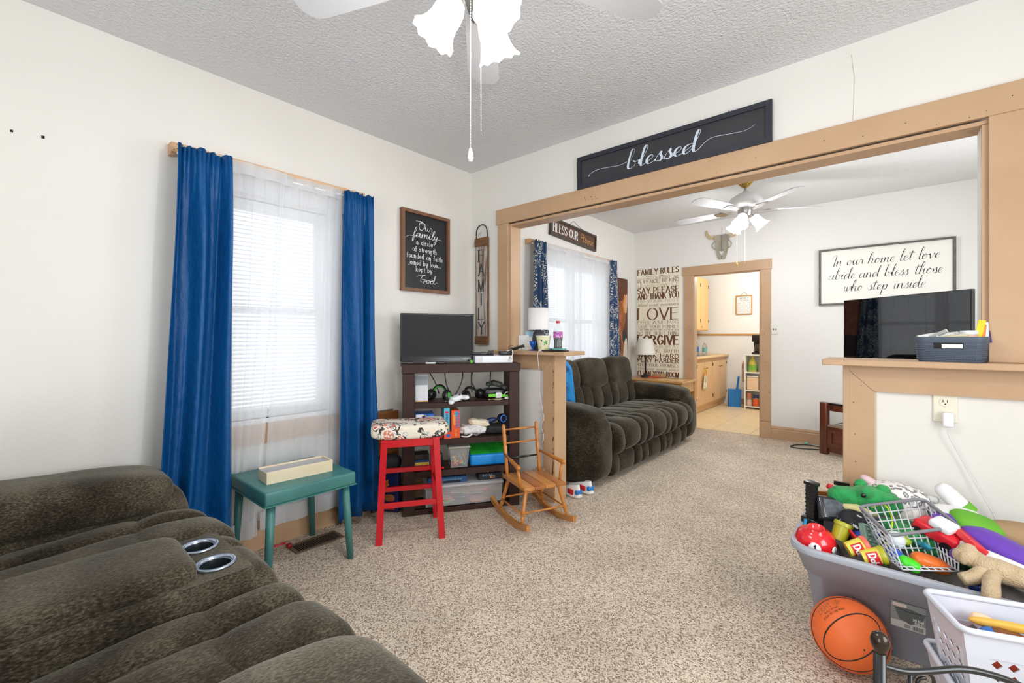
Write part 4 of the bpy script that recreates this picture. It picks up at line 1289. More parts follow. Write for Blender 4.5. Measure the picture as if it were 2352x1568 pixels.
# ------------------------------------------------------------------ kitchen beyond the doorway
M_KW = mat('kitchen_paint', (246, 245, 242), .6)
M_KCAB = mat('tan_cabinet_paint', (226, 184, 134), .4)
M_KCAB2 = mat('yellow_cabinet_paint', (238, 190, 118), .4)
M_KTOP = mat('tan_laminate', (226, 186, 130), .35)
M_KFL = mat('cream_vinyl', (232, 210, 170), .35, col2=(224, 198, 154), nscale=5)
KB = 6.08
kf = struct(B().bx(-.25, 2.4, YF + .06, KB, -.08, -.006).obj('floor_kitchen', M_KFL))
first = None
for i in range(5):
    for j in range(6):
        p = (.72 + i * .455, YF + .30 + j * .455, -.006)
        if first is None:
            first = B().box((0, 0, .0035), (.45, .45, .007), None, .002, 1).obj('tile', M_KFL, kf, loc=p)
        else:
            piece(first, kf, p)
struct(B().bx(-.25, -.15, YF + .1, KB, -.05, 2.5).obj('wall_kitchen_left', M_KW))
struct(B().bx(-.25, 2.4, KB, KB + .1, -.05, 2.5).obj('wall_kitchen_far', M_KW))
struct(B().bx(2.3, 2.4, YF + .1, KB, -.05, 2.5).obj('wall_kitchen_right', M_KW))
struct(B().bx(-.25, 2.4, YF + .1, KB + .1, 2.5, 2.55).obj('ceiling_kitchen', M_WHITE))
struct(B().bx(-.15, 2.3, KB - .022, KB, 1.238, 1.265, .004, 1).obj('trim_7', M_OAK))
struct(B().bx(.46, .84, KB - .02, KB, 0, .10).obj('baseboard_kitchen', M_TRIM))
t = thing('base_cabinet', 'tan kitchen base cabinet run under the laminate counter', 'cabinet', (-.148, 5.0, 0))
B().bx(0, .575, -1.4, 1.06, .09, .852).obj('body', M_KCAB, t)
B().bx(.03, .535, -1.4, 1.04, 0, .09).obj('toe_kick', M_KCAB, t)
for i in range(6):
    y0 = 1.04 - .405 * (i + 1)
    d = B().bx(.575, .593, y0 + .008, y0 + .397, .125, .80, .006, 2).obj('door', M_KCAB, t)
    ky = y0 + (.055 if i % 2 == 0 else .345)
    B().lathe([(0, 0), (.008, 0), (.006, .012), (.013, .02), (.010, .028), (0, .03)], (.593, ky, .70), (1, 0, 0), 12).obj('knob', M_BRASS, d, True)
    for z in (.2, .72):
        B().bx(.593, .598, y0 + (.385 if i % 2 == 0 else .002), y0 + (.397 if i % 2 == 0 else .014), z, z + .05).obj('hinge', M_IRON, d)
t = thing('countertop', 'tan laminate kitchen counter with rounded front edge and a steel sink', 'countertop', (-.148, 5.0, .853))
B().bx(0, .63, -1.4, 1.075, 0, .04, .014, 3).obj('worktop', M_KTOP, t, 'auto')
B().bx(0, .02, -1.4, 1.075, .04, .14, .005, 1).obj('backsplash', M_KTOP, t)
B().frame(.14, .53, -.35, .35, .03, .006, Matrix.Translation((0, 0, .039))).obj('sink_rim', M_NICKEL, t)
B().bx(.17, .50, -.32, .32, .0395, .0415).obj('sink_bowl', mat('sink_steel', (150, 156, 166), .25, metal=.8), t)
t = thing('wall_cabinet', 'yellow tan kitchen wall cabinet above the counter', 'cabinet', (-.148, 5.1, 1.315))
B().bx(0, .30, -1.5, .82, 0, .95).obj('body', M_KCAB2, t)
for i in range(5):
    y0 = .81 - .45 * (i + 1)
    d = B().bx(.30, .318, y0 + .006, y0 + .444, .015, .94, .004, 1).obj('door', M_KCAB2, t)
    B().lathe([(0, 0), (.008, 0), (.006, .012), (.012, .02), (0, .026)], (.318, y0 + .04, .07), (1, 0, 0), 10).obj('knob', M_BRASS, d, True)
    for z in (.15, .78):
        B().bx(.30, .325, y0 + .436, y0 + .448, z, z + .06).obj('hinge', M_IRON, d)
# calendar, coffee maker, cube shelf and groceries
t = thing('framed_calendar', 'small white chart in an orange wood frame on the kitchen wall', 'picture', (.728, KB, 1.78))
Mf = plane_M((0, -.002, 0), (1, 0, 0), (0, 0, 1))
B().bx(-.125, .125, -.008, -.003, -.16, .16).obj('sheet', M_WHITE, t)
B().frame(-.135, .135, -.172, .172, .016, .018, Mf).obj('frame', M_OAK, t)
b = B(); Mt = plane_M((0, -.0088, 0), (1, 0, 0), (0, 0, 1))
text(b, 'WEEKLY', Mt, 0, .10, .03, width=.14, align='c', thick=.10, thin=.05)
text(b, 'CALENDAR', Mt, 0, .065, .022, width=.16, align='c', thick=.10, thin=.05)
for i in range(3):
    x = -.075 + i * .075
    ribbon(b.bm, [(x - .025, .035), (x + .025, .035)], lambda q, u: .006, Mt)
    for j in range(2):
        P = [(x + .028 * math.cos(a), -.02 - .075 * j + .028 * math.sin(a)) for a in [2 * PI * q / 16 for q in range(17)]]
        ribbon(b.bm, P, lambda q, u: .0016, Mt)
b.obj('print', M_INKD, t)
B().tube([(-.06, -.004, .17), (0, -.003, .235), (.06, -.004, .17)], .0025, 5).obj('hanging_cord', M_WIRE, t)
M_SHELFW = mat('white_laminate', (240, 238, 230), .4)
t = thing('cube_shelf', 'narrow white open shelf in the kitchen stocked with groceries', 'shelf', (.85, 5.56, 0))
for x in (0, .50):
    B().bx(x, x + .018, 0, .30, 0, .915).obj('side_panel', M_SHELFW, t)
for z in (.03, .30, .60, .897):
    B().bx(.018, .50, .001, .29, z, z + .018).obj('shelf', M_SHELFW, t)
B().bx(.018, .50, .29, .299, 0.01, .895).obj('back_panel', M_SHELFW, t)
t = thing('coffee_maker', 'black drip coffee maker with glass carafe on the white kitchen shelf', 'coffee maker', (1.055, 5.70, .9155))
M_BLKP = mat('black_plastic', (24, 23, 24), .3)
B().bx(-.10, .11, -.11, .11, 0, .035, .012, 2).obj('base', M_BLKP, t, 'auto')
B().bx(-.10, .11, .03, .11, .03, .33, .012, 2).obj('tower', M_BLKP, t, 'auto')
B().bx(-.10, .11, -.10, .11, .21, .33, .015, 2).obj('brew_head', M_BLKP, t, 'auto')
B().lathe([(.0, .036), (.062, .036), (.078, .07), (.076, .11), (.055, .15), (.057, .175), (0, .178)], (0, -.035, 0), None, 24).obj('carafe', mat('dark_glass_carafe', (40, 30, 26), .06, spec=.8), t, True)
B().tube(spl([Vector(p) for p in ((.05, -.07, .16), (.09, -.11, .15), (.10, -.12, .10), (.07, -.09, .07))], 5), .008, 6).obj('carafe_handle', M_BLKP, t, True)
def bottle(name, label, cat, loc, prof, m, capm, caph, group=None, lab=None):
    t = thing(name, label, cat, loc, 0, group)
    B().lathe(prof, n=18).obj('bottle_body', m, t, True)
    zt, rt = prof[-2][1], prof[-2][0]
    B().lathe([(0, zt), (rt + .002, zt), (rt + .002, zt + caph), (0, zt + caph)], n=14).obj('cap', capm, t, 'auto')
    if lab:
        B().lathe([(lab[0], lab[1]), (lab[0], lab[2])], n=18).obj('label_band', lab[3], t, True)
    return t
M_REDCAP = mat('red_cap', (206, 30, 44), .4)
M_OIL = mat('cooking_oil', (232, 214, 92), .1, trans=.3)
bottle('oil_bottle', 'yellow cooking oil bottle on the top tier of the white kitchen shelf', 'bottle', (.955, 5.66, .6185), [(0, 0), (.06, 0), (.062, .02), (.056, .10), (.062, .13), (.05, .19), (.02, .225), (.016, .24), (0, .24)], M_OIL, mat('yellow_cap', (228, 208, 40), .4), .02, lab=(.0635, .03, .115, mat('green_label', (120, 170, 60), .5)))
o = B().lathe([(0, 0), (.045, 0), (.052, .15), (.056, .16), (.05, .17), (0, .17)], n=20).obj('canister', mat('grey_canister', (178, 176, 174), .5), None, 'auto', loc=(1.085, 5.68, .6185)); tag(o, 'grey canister beside the yellow oil bottle on the kitchen shelf', 'canister')
o = B().bx(-.03, .03, -.03, .03, 0, .19, .015, 2).obj('blue_bottle', mat('pale_blue', (140, 190, 224), .3), None, 'auto', loc=(1.19, 5.64, .6185)); tag(o, 'pale blue bottle at the right of the top shelf tier', 'bottle')
b = B(); b.bx(-.085, .085, -.06, .06, 0, .215, .02, 3); o = b.obj('flour_canister', mat('peach_canister', (236, 206, 172), .35), None, 'auto', loc=(.965, 5.64, .3185))
tag(o, 'square peach coloured storage canister on the middle tier of the white shelf', 'canister')
B().bx(-.088, .088, -.063, .063, .215, .235, .006, 1).obj('lid', M_WHITE, o)
def can(label, loc, r, h, col, band, grp='canned goods on the kitchen shelf'):
    t = thing('food_can', label, 'can', loc, 0, grp)
    B().lathe([(0, 0), (r, 0), (r, h), (r - .003, h + .002), (0, h + .001)], n=18).obj('tin', M_NICKEL, t, 'auto')
    B().lathe([(r + .0006, .008), (r + .0006, h - .006)], n=18).obj('paper_label', mat('can_' + col, band, .5), t, True)
for i, (lbl, x, y, z, r, h, cn, bc) in enumerate([
        ('red labelled can on the middle tier of the white kitchen shelf', 1.13, 5.63, .3185, .045, .12, 'red', (206, 44, 30)),
        ('white and red can on the bottom tier, lower left of its pile', .915, 5.62, .0485, .042, .11, 'cream', (220, 190, 168)),
        ('brown labelled can stacked at the upper left of the bottom tier', .915, 5.62, .161, .042, .11, 'brown', (186, 120, 90)),
        ('orange labelled can on the bottom tier beside the stacked pair', 1.015, 5.61, .0485, .045, .13, 'orange', (222, 96, 36)),
        ('navy and gold can on top of the orange can', 1.015, 5.61, .181, .04, .075, 'navy', (40, 60, 96)),
        ('yellow labelled can at the right of the bottom tier', 1.12, 5.61, .0485, .04, .16, 'yellow', (226, 186, 92))]):
    can(lbl, (x, y, z), r, h, cn, bc)
t = thing('dustpan_bin', 'blue plastic dustpan bin with upright handle on the kitchen floor', 'dustpan', (.66, 5.72, 0), .35)
M_BLUEP = mat('blue_plastic', (24, 118, 196), .4)
b = B(); b.prism([(-.10, 0), (.09, 0), (.10, .30), (-.10, .30)], .14, plane_M((0, .07, 0), (1, 0, 0), (0, 0, 1))); b.obj('pan', M_BLUEP, t)
B().box((.05, 0, .40), (.035, .02, .24), (0, .12, 0), .006, 2).obj('handle', M_BLUEP, t)
def towel(name, label, loc, w, h, m, loopm=None):
    t = thing(name, label, 'towel', loc)
    B().grid(lambda u, v: Vector((.02 + .012 * math.sin(9 * u), (u - .5) * w * (.35 + .65 * v ** .5) + .01 * math.sin(5 * v), -h * v - .10)), 14, 10, .004).obj('cloth', m, t, True)
    if loopm:
        B().tube(spl([Vector(p) for p in ((.02, 0, .0), (.03, .03, -.04), (.03, .03, -.10), (.02, 0, -.13), (.02, -.03, -.10), (.03, -.02, -.04), (.02, 0, 0))], 4), .008, 6).obj('hanging_loop', loopm, t, True)
    return t
towel('hand_towel', 'cream patterned hand towel hanging by an amber loop on the cabinet door', (.455, 4.72, .70), .17, .22, mat('cream_towel', (232, 220, 196), .9, col2=(176, 150, 120), nscale=40, nlo=.55, nhi=.62), mat('amber_loop', (222, 158, 40), .5))
t = towel('dish_towel', 'patterned pink grey dish towel hanging at the side of the white shelf', (.818, 5.70, .90), .13, .36, mat('pink_towel', (222, 190, 176), .9, col2=(150, 110, 100), nscale=40, nlo=.52, nhi=.6))
t.rotation_euler = (0, 0, PI)
M_CLEAR = mat('clear_bottle', (206, 226, 234), .05, trans=.85, alpha=.6)
for i, (x, y, h, lm, lab) in enumerate([(.05, 5.62, .24, (60, 120, 190), 'clear bottle with blue label at the back corner of the kitchen counter'), (.14, 5.78, .20, (120, 190, 180), 'clear bottle with teal label on the kitchen counter by the far wall')]):
    bottle('soap_bottle', lab, 'bottle', (x, y, .8935), [(0, 0), (.04, 0), (.043, .03), (.043, h * .7), (.02, h * .9), (.014, h), (0, h)], M_CLEAR, M_WHITE, .02, lab=(.0435, .04, h * .55, mat('soap_label_%d' % i, lm, .5)))
# ------------------------------------------------------------------ corner shelf unit with the monitor
M_UNIT = mat('dark_brown_paint', (62, 42, 37), .5, col2=(54, 36, 32), nscale=8, spec=.25, bump=.08, bscale=60)
UA = math.radians(56.54)
UO = Vector((0.264, -0.891, 0))
UX, UY = Vector((math.cos(UA), math.sin(UA), 0)), Vector((-math.sin(UA), math.cos(UA), 0))
def up(x, y, z):
    return UO + UX * x + UY * y + Vector((0, 0, z))
t = thing('shelf_unit', 'dark brown wooden open shelf unit set across the corner under the monitor', 'shelf', UO, UA)
W, D = 0.817, 0.255
for x in (0, W - .075):
    B().bx(x, x + .078 if x == 0 else W, 0, .045, 0, .962, .003, 1).obj('front_post', M_UNIT, t)
for x in (0.012, W - .052):
    B().bx(x, x + .04, D - .045, D - .005, 0, .962, .003, 1).obj('rear_post', M_UNIT, t)
B().bx(-.006, W + .006, -.008, .02, .962, 1.022, .003, 1).obj('apron', M_UNIT, t)
B().bx(-.006, W + .006, .02, D, 1.0, 1.022, .002, 1).obj('top', M_UNIT, t)
for z0, z1 in ((.722, .758), (.466, .505), (.252, .294), (.0, .036)):
    B().bx(.04, W - .04, .012, D - .01, z1 - .02, z1).obj('shelf', M_UNIT, t)
    B().bx(.078, W - .075, .006, .028, z0, z1, .002, 1).obj('shelf_lip', M_UNIT, t)
for x in (.03, W - .032):
    B().bx(x - .008, x + .008, .045, D - .045, .04, .06).obj('side_rail', M_UNIT, t)

# monitor and things on the top board
t = thing('monitor', 'black flat monitor standing on the dark brown shelf unit', 'monitor', up(.249, .11, 1.022), UA + math.radians(1.5))
M_SCR = mat('monitor_screen', (40, 40, 43), .55, spec=.2)
B().bx(-.262, .262, 0, .03, .012, .352, .005, 2).obj('cabinet', M_TVF, t)
B().bx(-.250, .250, -.0012, 0, .048, .342).obj('screen', M_SCR, t)
B().bx(-.257, .257, -.003, .001, .013, .043, .002, 1).obj('lower_bezel', mat('bezel_gloss', (20, 22, 28), .2), t)
B().bx(-.06, .06, .005, .09, 0, .014, .003, 1).obj('foot', M_TVF, t)
B().bx(-.10, .10, .03, .065, .08, .28, .01, 2).obj('rear_housing', M_TVF, t)
b = B(); Mt = plane_M((0, -.0036, 0), (1, 0, 0), (0, 0, 1))
text(b, 'VIZIO', Mt, .175, .024, .009, width=.04, serif=False, thick=.14, thin=.12)
b.obj('lettering', M_INK, t)
t = thing('game_console', 'white game console lying on the shelf unit right of the monitor', 'game console', up(.64, .12, 1.0225), UA)
M_WP = mat('console_white', (236, 238, 242), .35)
B().bx(-.138, .138, -.085, .10, 0, .052, .004, 1).obj('case', M_WP, t)
B().bx(-.138, -.085, -.0862, -.085, .004, .048).obj('vent_panel', mat('console_grey', (214, 216, 222), .4), t)
b = B(); Mt = plane_M((.118, -.0866, .034), (1, 0, 0), (0, 0, 1))
b.bm.faces.new([b.bm.verts.new(Mt @ Vector((.0085 * math.cos(a), .0085 * math.sin(a), 0))) for a in [2 * PI * i / 20 for i in range(20)]])
b.obj('round_emblem', M_DARK, t)
b = B(); Mt = plane_M((.118, -.0869, .034), (1, 0, 0), (0, 0, 1))
for s in (-1, 1):
    ribbon(b.bm, spl([(s * -.0062, -.005), (s * -.001, .001), (s * .0035, .0062)], 4), lambda q, u: .0022, Mt)
b.obj('emblem_cross', M_INK, t)
t = thing('motion_camera', 'black bar camera resting across the white game console', 'camera', up(.62, .10, 1.0755), UA - .25)
B().bx(-.13, .03, -.02, .025, 0, .020, .006, 2).obj('bar', M_BLKP, t, 'auto')
B().bx(-.012, .03, -.028, .03, -.0, .034, .006, 2).obj('stand', M_BLKP, t, 'auto')
b = B(); b.bx(-.045, .05, -.035, .035, 0, .030, .006, 2)
o = b.obj('power_adapter', M_BLKP, None, 'auto', loc=up(.735, .10, 1.0755), rot=(0, 0, UA)); tag(o, 'small black box on the right end of the white game console', 'adapter')
b = B(); b.tube(spl([Vector(p) for p in (up(.77, .11, 1.108), up(.80, .09, 1.12), up(.84, .06, 1.135), up(.87, .05, 1.145))], 5), .010, 8)
o = b.obj('cable_plug', M_BLKP, None, True); tag(o, 'thick black cable end sticking up right of the game console', 'cable')
b = B(); b.tube(spl([Vector(p) for p in (up(.73, .03, 1.105), up(.76, .0, 1.115), up(.765, .005, 1.08), up(.745, .02, 1.04))], 6), .003, 6)
o = b.obj('white_wire', M_WHITE, None, True); tag(o, 'short white wire curling over the front of the game console', 'cord')
b = B(); b.bx(-.035, .035, -.012, .012, 0, .012, .003, 1)
o = b.obj('lighter', mat('white_green', (214, 226, 212), .4), None, 'auto', loc=up(.19, .055, 1.0225), rot=(0, 0, UA)); tag(o, 'small white and green item lying in front of the monitor foot', 'lighter')
b = B(); b.bx(-.008, .008, -.01, .01, 0, .022, .003, 1)
o = b.obj('green_block', mat('lime_plastic', (112, 214, 48), .4), None, 'auto', loc=up(.478, .06, 1.0225), rot=(0, 0, UA)); tag(o, 'tiny lime green block between the monitor and the game console', 'toy block')

# cables hanging behind the top shelf
for i, (x0, x1, z1, bend) in enumerate(((.17, .26, .80, .02), (.30, .345, .775, -.01), (.44, .375, .78, .02), (.50, .50, .80, 0), (.515, .55, .79, -.03), (.645, .62, .80, .01))):
    b = B(); b.tube(spl([up(x0, .17, .99), up((x0 + x1) / 2 + bend, .18, .88), up(x1, .16, z1)], 6), .0042, 6)
    o = b.obj('hanging_cable', M_IRON, None, True); tag(o, ('first', 'second', 'third', 'fourth', 'fifth', 'sixth')[i] + ' from the left of the black cables hanging behind the top tier', 'cable', 'cables behind the shelf unit')

# shelf tier 1
z = .7585
t = thing('printed_box', 'tall grey white printed box leaning at the left end of the top tier', 'box', up(.125, .075, z), (math.radians(-6), 0, UA))
B().bx(-.038, .048, -.02, .05, 0, .185, .002, 1).obj('carton', mat('grey_white_card', (214, 216, 220), .5), t)
B().bx(-.036, .046, -.021, -.02, .115, .18).obj('grey_band', mat('band_grey', (140, 144, 148), .5), t)
B().bx(-.036, .046, -.021, -.02, .002, .008).obj('orange_band', mat('band_orange', (226, 170, 60), .5), t)
def headset(label, loc, rz, m1, m2, tilt, mic=False):
    t = thing('headset', label, 'headphones', loc, (tilt, 0, rz))
    B().tube([(.062 * math.cos(a), 0, .035 + .075 * math.sin(a)) for a in [PI * i / 14 for i in range(15)]], .008, 8).obj('headband', m1, t, True)
    B().tube([(.055 * math.cos(a), 0, .035 + .068 * math.sin(a)) for a in [PI * (2 + i) / 14 for i in range(11)]], .007, 8).obj('band_padding', m2, t, True)
    for s in (-1, 1):
        c = B().lathe([(0, -.008), (.036, -.008), (.040, .0), (.040, .016), (.028, .022), (0, .022)], (s * .062, 0, .04), (s, 0, .15), 24).obj('ear_cup', m1, t, 'auto')
        B().lathe([(0, .0225), (.022, .0222), (.024, .021)], (s * .062, 0, .04), (s, 0, .15), 20).obj('cup_cap', m2, c, True)
        B().lathe([(0, -.024), (.026, -.022), (.036, -.012), (.034, -.006)], (s * .062, 0, .04), (s, 0, .15), 20).obj('ear_pad', M_BLKP, c, True)
    if mic:
        B().tube(spl([Vector(p) for p in ((-.07, -.01, .03), (-.06, -.06, .02), (-.02, -.085, .018))], 5), .004, 6).obj('microphone', M_BLKP, t, True)
    return t
headset('black and green gaming headset on the top tier of the shelf unit', up(.25, .09, z), UA - .7, M_BLKP, mat('green_plastic', (66, 156, 62), .4), -.15, True)
headset('all black headset on the top tier between the white controller and the green watch', up(.515, .11, z), UA + .5, M_BLKP, mat('black_pad', (30, 30, 33), .6), -.75)
def controller(label, loc, rot, m):
    t = thing('game_controller', label, 'controller', loc, rot)
    b = B()
    b.sup((0, 0, .022), (.10, .062, .036), .6, .6, nu=24, nv=12)
    b.obj('shell', m, t, True)
    for s in (-1, 1):
        B().sup((s * .052, -.026, .017), (.042, .075, .032), .8, .8, rot=(0, 0, s * .5), nu=16, nv=10).obj('grip', m, t, True)
        B().lathe([(0, 0), (.006, 0), (.007, .008), (0, .009)], (s * .022, -.012 if s > 0 else .008, .036), None, 12).obj('thumb_stick', M_BLKP, t, True)
    return t
controller('white game controller on the top tier beside the green headset', up(.372, .06, z), (math.radians(8), math.radians(-12), UA + .3), M_WP)
controller('dark camouflage game controller on top of the pile by the right post', up(.672, .125, z + .085), (math.radians(10), math.radians(12), UA - .2), mat('camo_plastic', (74, 82, 76), .5, col2=(40, 44, 42), nscale=60))
b = B(); b.bx(-.10, .09, -.05, .045, 0, .075, .02, 3)
o = b.obj('black_case', M_BLKP, None, 'auto', loc=up(.68, .14, z), rot=(0, 0, UA)); tag(o, 'low black case under the camouflage controller on the top tier', 'case')
t = thing('kids_watch', 'lime green wrist watch with square white face on the top tier', 'watch', up(.672, .04, z + .012), UA)
B().box((-.045, 0, .018), (.06, .012, .022), None, .004, 2).obj('strap', mat('lime_strap', (106, 206, 44), .5), t, 'auto')
B().box((.045, .002, .013), (.05, .012, .020), (0, .12, 0), .004, 2).obj('strap', mat('lime_strap', (106, 206, 44), .5), t, 'auto')
B().box((0, -.004, .020), (.042, .014, .040), None, .008, 3).obj('watch_case', M_WP, t, 'auto')
B().box((0, -.0115, .020), (.024, .001, .024)).obj('watch_face', mat('watch_lcd', (206, 206, 196), .3), t)
t = thing('ring_light_clip', 'small grey clip on gadget beside the lime watch at the right post', 'gadget', up(.755 - .02, .04, z), UA)
B().lathe([(.015, -.004), (.021, -.004), (.021, .004), (.015, .004), (.015, -.004)], (0, 0, .034), (0, 1, 0), 20).obj('ring', mat('gadget_grey', (160, 164, 170), .3), t, True)
B().bx(-.018, .016, -.012, .012, 0, .018, .004, 1).obj('clip', mat('gadget_white', (214, 216, 220), .3), t, 'auto')
for i, (x, l, c, lb) in enumerate(((.345, .12, (214, 216, 212), 'crumpled white paper strip under the white controller'), (.66, .13, (226, 206, 170), 'cream paper slip under the lime watch'))):
    b = B(); b.grid(lambda u, v: Vector(((u - .5) * l, (v - .5) * .05, .003 + .004 * math.sin(9 * u + 3 * v))), 10, 3, .0015)
    o = b.obj('paper_strip', mat('paper_%d' % i, c, .7), None, loc=up(x, .045, z), rot=(0, 0, UA)); tag(o, lb, 'paper')

# shelf tier 2
z = .5055
def carton(name, label, cat, loc, rot, d, m, faces=None, txt=None, group=None):
    """box standing on its base; d = (width, depth, height); faces = [(x0, x1, z0, z1, mat)] printed on the front"""
    t = thing(name, label, cat, loc, rot, group)
    B().bx(-d[0] / 2, d[0] / 2, 0, d[1], 0, d[2], .0015, 1).obj('carton', m, t)
    for i, (a, c, e, g, mm) in enumerate(faces or []):
        B().bx(a, c, -.0006 - .0002 * i, 0, e, g).obj('printed_panel', mm, t)
    for (s_, x, zz, h, w, mm, kw) in (txt or []):
        b = B()
        vert = kw.pop('vert', False)
        Mt = plane_M((0, -.0016, 0), (0, 0, -1), (1, 0, 0)) if vert else plane_M((0, -.0016, 0), (1, 0, 0), (0, 0, 1))
        text(b, s_, Mt, x, zz, h, width=w, **kw)
        b.obj('lettering', mm, t)
    return t
M_RED = mat('box_red', (206, 28, 46), .45)
M_CYAN = mat('box_cyan', (84, 182, 214), .45)
M_ORG = mat('box_orange', (236, 86, 32), .45)
M_BLUB = mat('box_blue', (30, 104, 196), .45)
M_YEL = mat('box_yellow', (232, 198, 70), .45)
carton('game_box', 'red game box lettered Busy Barn on the second tier', 'box', up(.178, .03, z), UA, (.20, .18, .115), M_RED, None,
       [('Busy Barn', -.06, .082, .022, .095, M_INK, dict(thick=.20, thin=.10)), ('LANGUAGE FARM', -.085, .055, .014, .16, M_INK, dict(serif=False, thick=.16, thin=.14))])
carton('toy_box', 'blue and white small box on top of the red Busy Barn box', 'box', up(.150, .035, z + .1155), UA, (.125, .14, .058), M_BLUB, [(-.062, -.008, .002, .056, M_WP), (-.022, .008, .006, .05, M_YEL), (-.018, .004, .010, .046, mat('print_navy', (34, 52, 110), .5))],
       [('MEMORY', .012, .034, .010, .045, M_INK, dict(serif=False, thick=.16, thin=.14)), ('GAME', .012, .018, .010, .035, M_INK, dict(serif=False, thick=.16, thin=.14))])
carton('game_box', 'light blue narrow game box standing beside the orange one', 'box', up(.298, .02, z + .048), UA, (.040, .18, .165), M_CYAN, [(-.012, .014, .014, .042, M_YEL), (-.012, .012, .125, .14, M_RED)], [('MY FIRST GAME', -.12, -.006, .012, .07, mat('print_navy', (34, 52, 110), .5), dict(serif=False, vert=True, thick=.16, thin=.14))])
carton('game_box', 'tall orange game box lettered HEDBANZ on the second tier', 'box', up(.358, .015, z), UA, (.058, .19, .192), M_ORG, [(-.008, .016, .15, .182, mat('print_teal', (70, 160, 176), .5))],
       [('HEDBANZ', -.185, .004, .020, .115, mat('print_blue', (58, 116, 190), .5), dict(vert=True, thick=.2, thin=.13)), ('BANANAS', -.16, -.016, .013, .07, M_YEL, dict(vert=True, serif=False, thick=.2, thin=.16)), ('the game', -.06, .0, .010, .05, M_YEL, dict(vert=True, serif=False, thick=.16, thin=.14))])
carton('game_box', 'small orange box lying under the light blue box on the second tier', 'box', up(.302, .0, z), UA, (.052, .2, .047), M_ORG, [(-.01, .016, .014, .034, M_BLUB)])
M_BAG = mat('clear_bag', (240, 240, 240), .15, alpha=.8, spec=.9, bump=.8, bscale=40, bdist=.01)
b = B(); b.sup((0, 0, .042), (.20, .12, .075), .8, .7, fn=crumple(5, 26, .020), nu=60, nv=36)
o = b.obj('clear_plastic_bag', M_BAG, None, True, loc=up(.485, .08, z), rot=(0, 0, UA)); tag(o, 'crumpled clear plastic bag of cables on the second tier', 'bag')
b = B(); b.sup((0, 0, .02), (.14, .08, .045), .7, .7, fn=crumple(9, 24, .014), nu=44, nv=26)
o = b.obj('cream_bag', mat('cream_bag', (226, 214, 190), .5), None, True, loc=up(.53, .07, z + .072), rot=(.1, .15, UA)); tag(o, 'folded cream packet on top of the clear plastic bag', 'bag')
b = B(); b.sup((0, 0, .035), (.20, .15, .065), .6, .6, fn=crumple(12, 14, .014), nu=40, nv=22)
o = b.obj('black_pouch', mat('black_fabric', (34, 34, 36), .7), None, True, loc=up(.665, .11, z), rot=(0, 0, UA)); tag(o, 'soft black pouch at the right end of the second tier', 'pouch')
t = thing('toy_blaster', 'dark blue toy with a glowing blue ring on top of the black pouch', 'toy', up(.655, .10, z + .072), UA)
M_NAVYP = mat('navy_plastic', (30, 44, 92), .35)
B().sup((-.03, 0, .022), (.10, .035, .036), .7, .8, rot=(0, -.2, 0), nu=20, nv=12).obj('handle', M_NAVYP, t, True)
B().lathe([(0, 0), (.034, 0), (.038, .02), (.032, .035), (0, .03)], (.045, -.01, .036), (.35, -1, .1), 24).obj('barrel', mat('navy_dark', (22, 24, 40), .35), t, 'auto')
B().lathe([(.022, .036), (.027, .037), (.028, .040), (.022, .040)], (.045, -.01, .036), (.35, -1, .1), 24).obj('blue_ring', mat('blue_ring', (60, 140, 230), .3), t, True)
b = B(); b.tube(spl([up(.40, .03, z + .006), up(.44, .005, z + .007), up(.475, .02, z + .02)], 5), .006, 6)
o = b.obj('white_strap', M_WHITE, None, True); tag(o, 'white strap end lying at the edge of the second tier', 'strap')

# shelf tier 3
z = .2945
carton('card_game_box', 'small navy and yellow card box lettered paired card on the third tier', 'box', up(.13, .03, z), UA, (.10, .12, .072), mat('box_navy', (40, 66, 120), .5), [(-.048, .048, .018, .056, M_YEL)], [('paired card', -.042, .028, .016, .085, mat('print_navy', (34, 52, 110), .5), dict(thick=.16, thin=.08))])
b = B(); b.bx(-.05, .05, 0, .11, 0, .035, .002, 1)
o = b.obj('dark_book', mat('brown_black', (52, 44, 40), .6), None, loc=up(.13, .04, z + .0725), rot=(0, 0, UA)); tag(o, 'dark book lying on the small paired card box', 'book')
b = B(); b.bx(-.04, .04, 0, .10, 0, .10, .012, 3)
o = b.obj('black_box', M_BLKP, None, 'auto', loc=up(.235, .06, z), rot=(0, 0, UA)); tag(o, 'black box between the card box and the clear block bin', 'box')
t = thing('block_bin', 'clear plastic bin of small coloured blocks on the third tier', 'storage bin', up(.388, .10, z), UA)
M_CLR = mat('clear_plastic', (226, 228, 228), .12, alpha=.28, spec=.8)
b = B()
for s in ((1, 0), (-1, 0), (0, 1), (0, -1)):
    pass
b.lathe([(.082, 0), (.098, .135)], n=4)
for v in b.bm.verts:
    v.co = Matrix.Rotation(PI / 4, 3, 'Z') @ v.co
    v.co.y *= 1.0
b.obj('bin_wall', M_CLR, t)
B().bx(-.058, .058, -.058, .058, 0, .003).obj('bin_floor', M_CLR, t)
B().bx(-.078, .078, -.078, .078, .134, .148, .004, 1).obj('lid', mat('frosted_lid', (190, 190, 182), .3, alpha=.75), t)
rb = random.Random(4)
cols = [(226, 196, 70), (206, 60, 50), (60, 130, 80), (226, 120, 60), (236, 226, 206), (60, 140, 170), (150, 190, 90)]
first = {}
for i in range(120):
    ci = rb.randrange(7)
    p = (rb.uniform(-.045, .045), rb.uniform(-.048, .045), .008 + .055 * rb.random() ** 1.4)
    r = (rb.uniform(0, 3), rb.uniform(0, 3), rb.uniform(0, 3))
    if ci not in first:
        first[ci] = B().box((0, 0, 0), (.022, .011, .010)).obj('toy_block', mat('block_%d' % ci, cols[ci], .4), t, loc=p, rot=r)
    else:
        piece(first[ci], t, p, r)
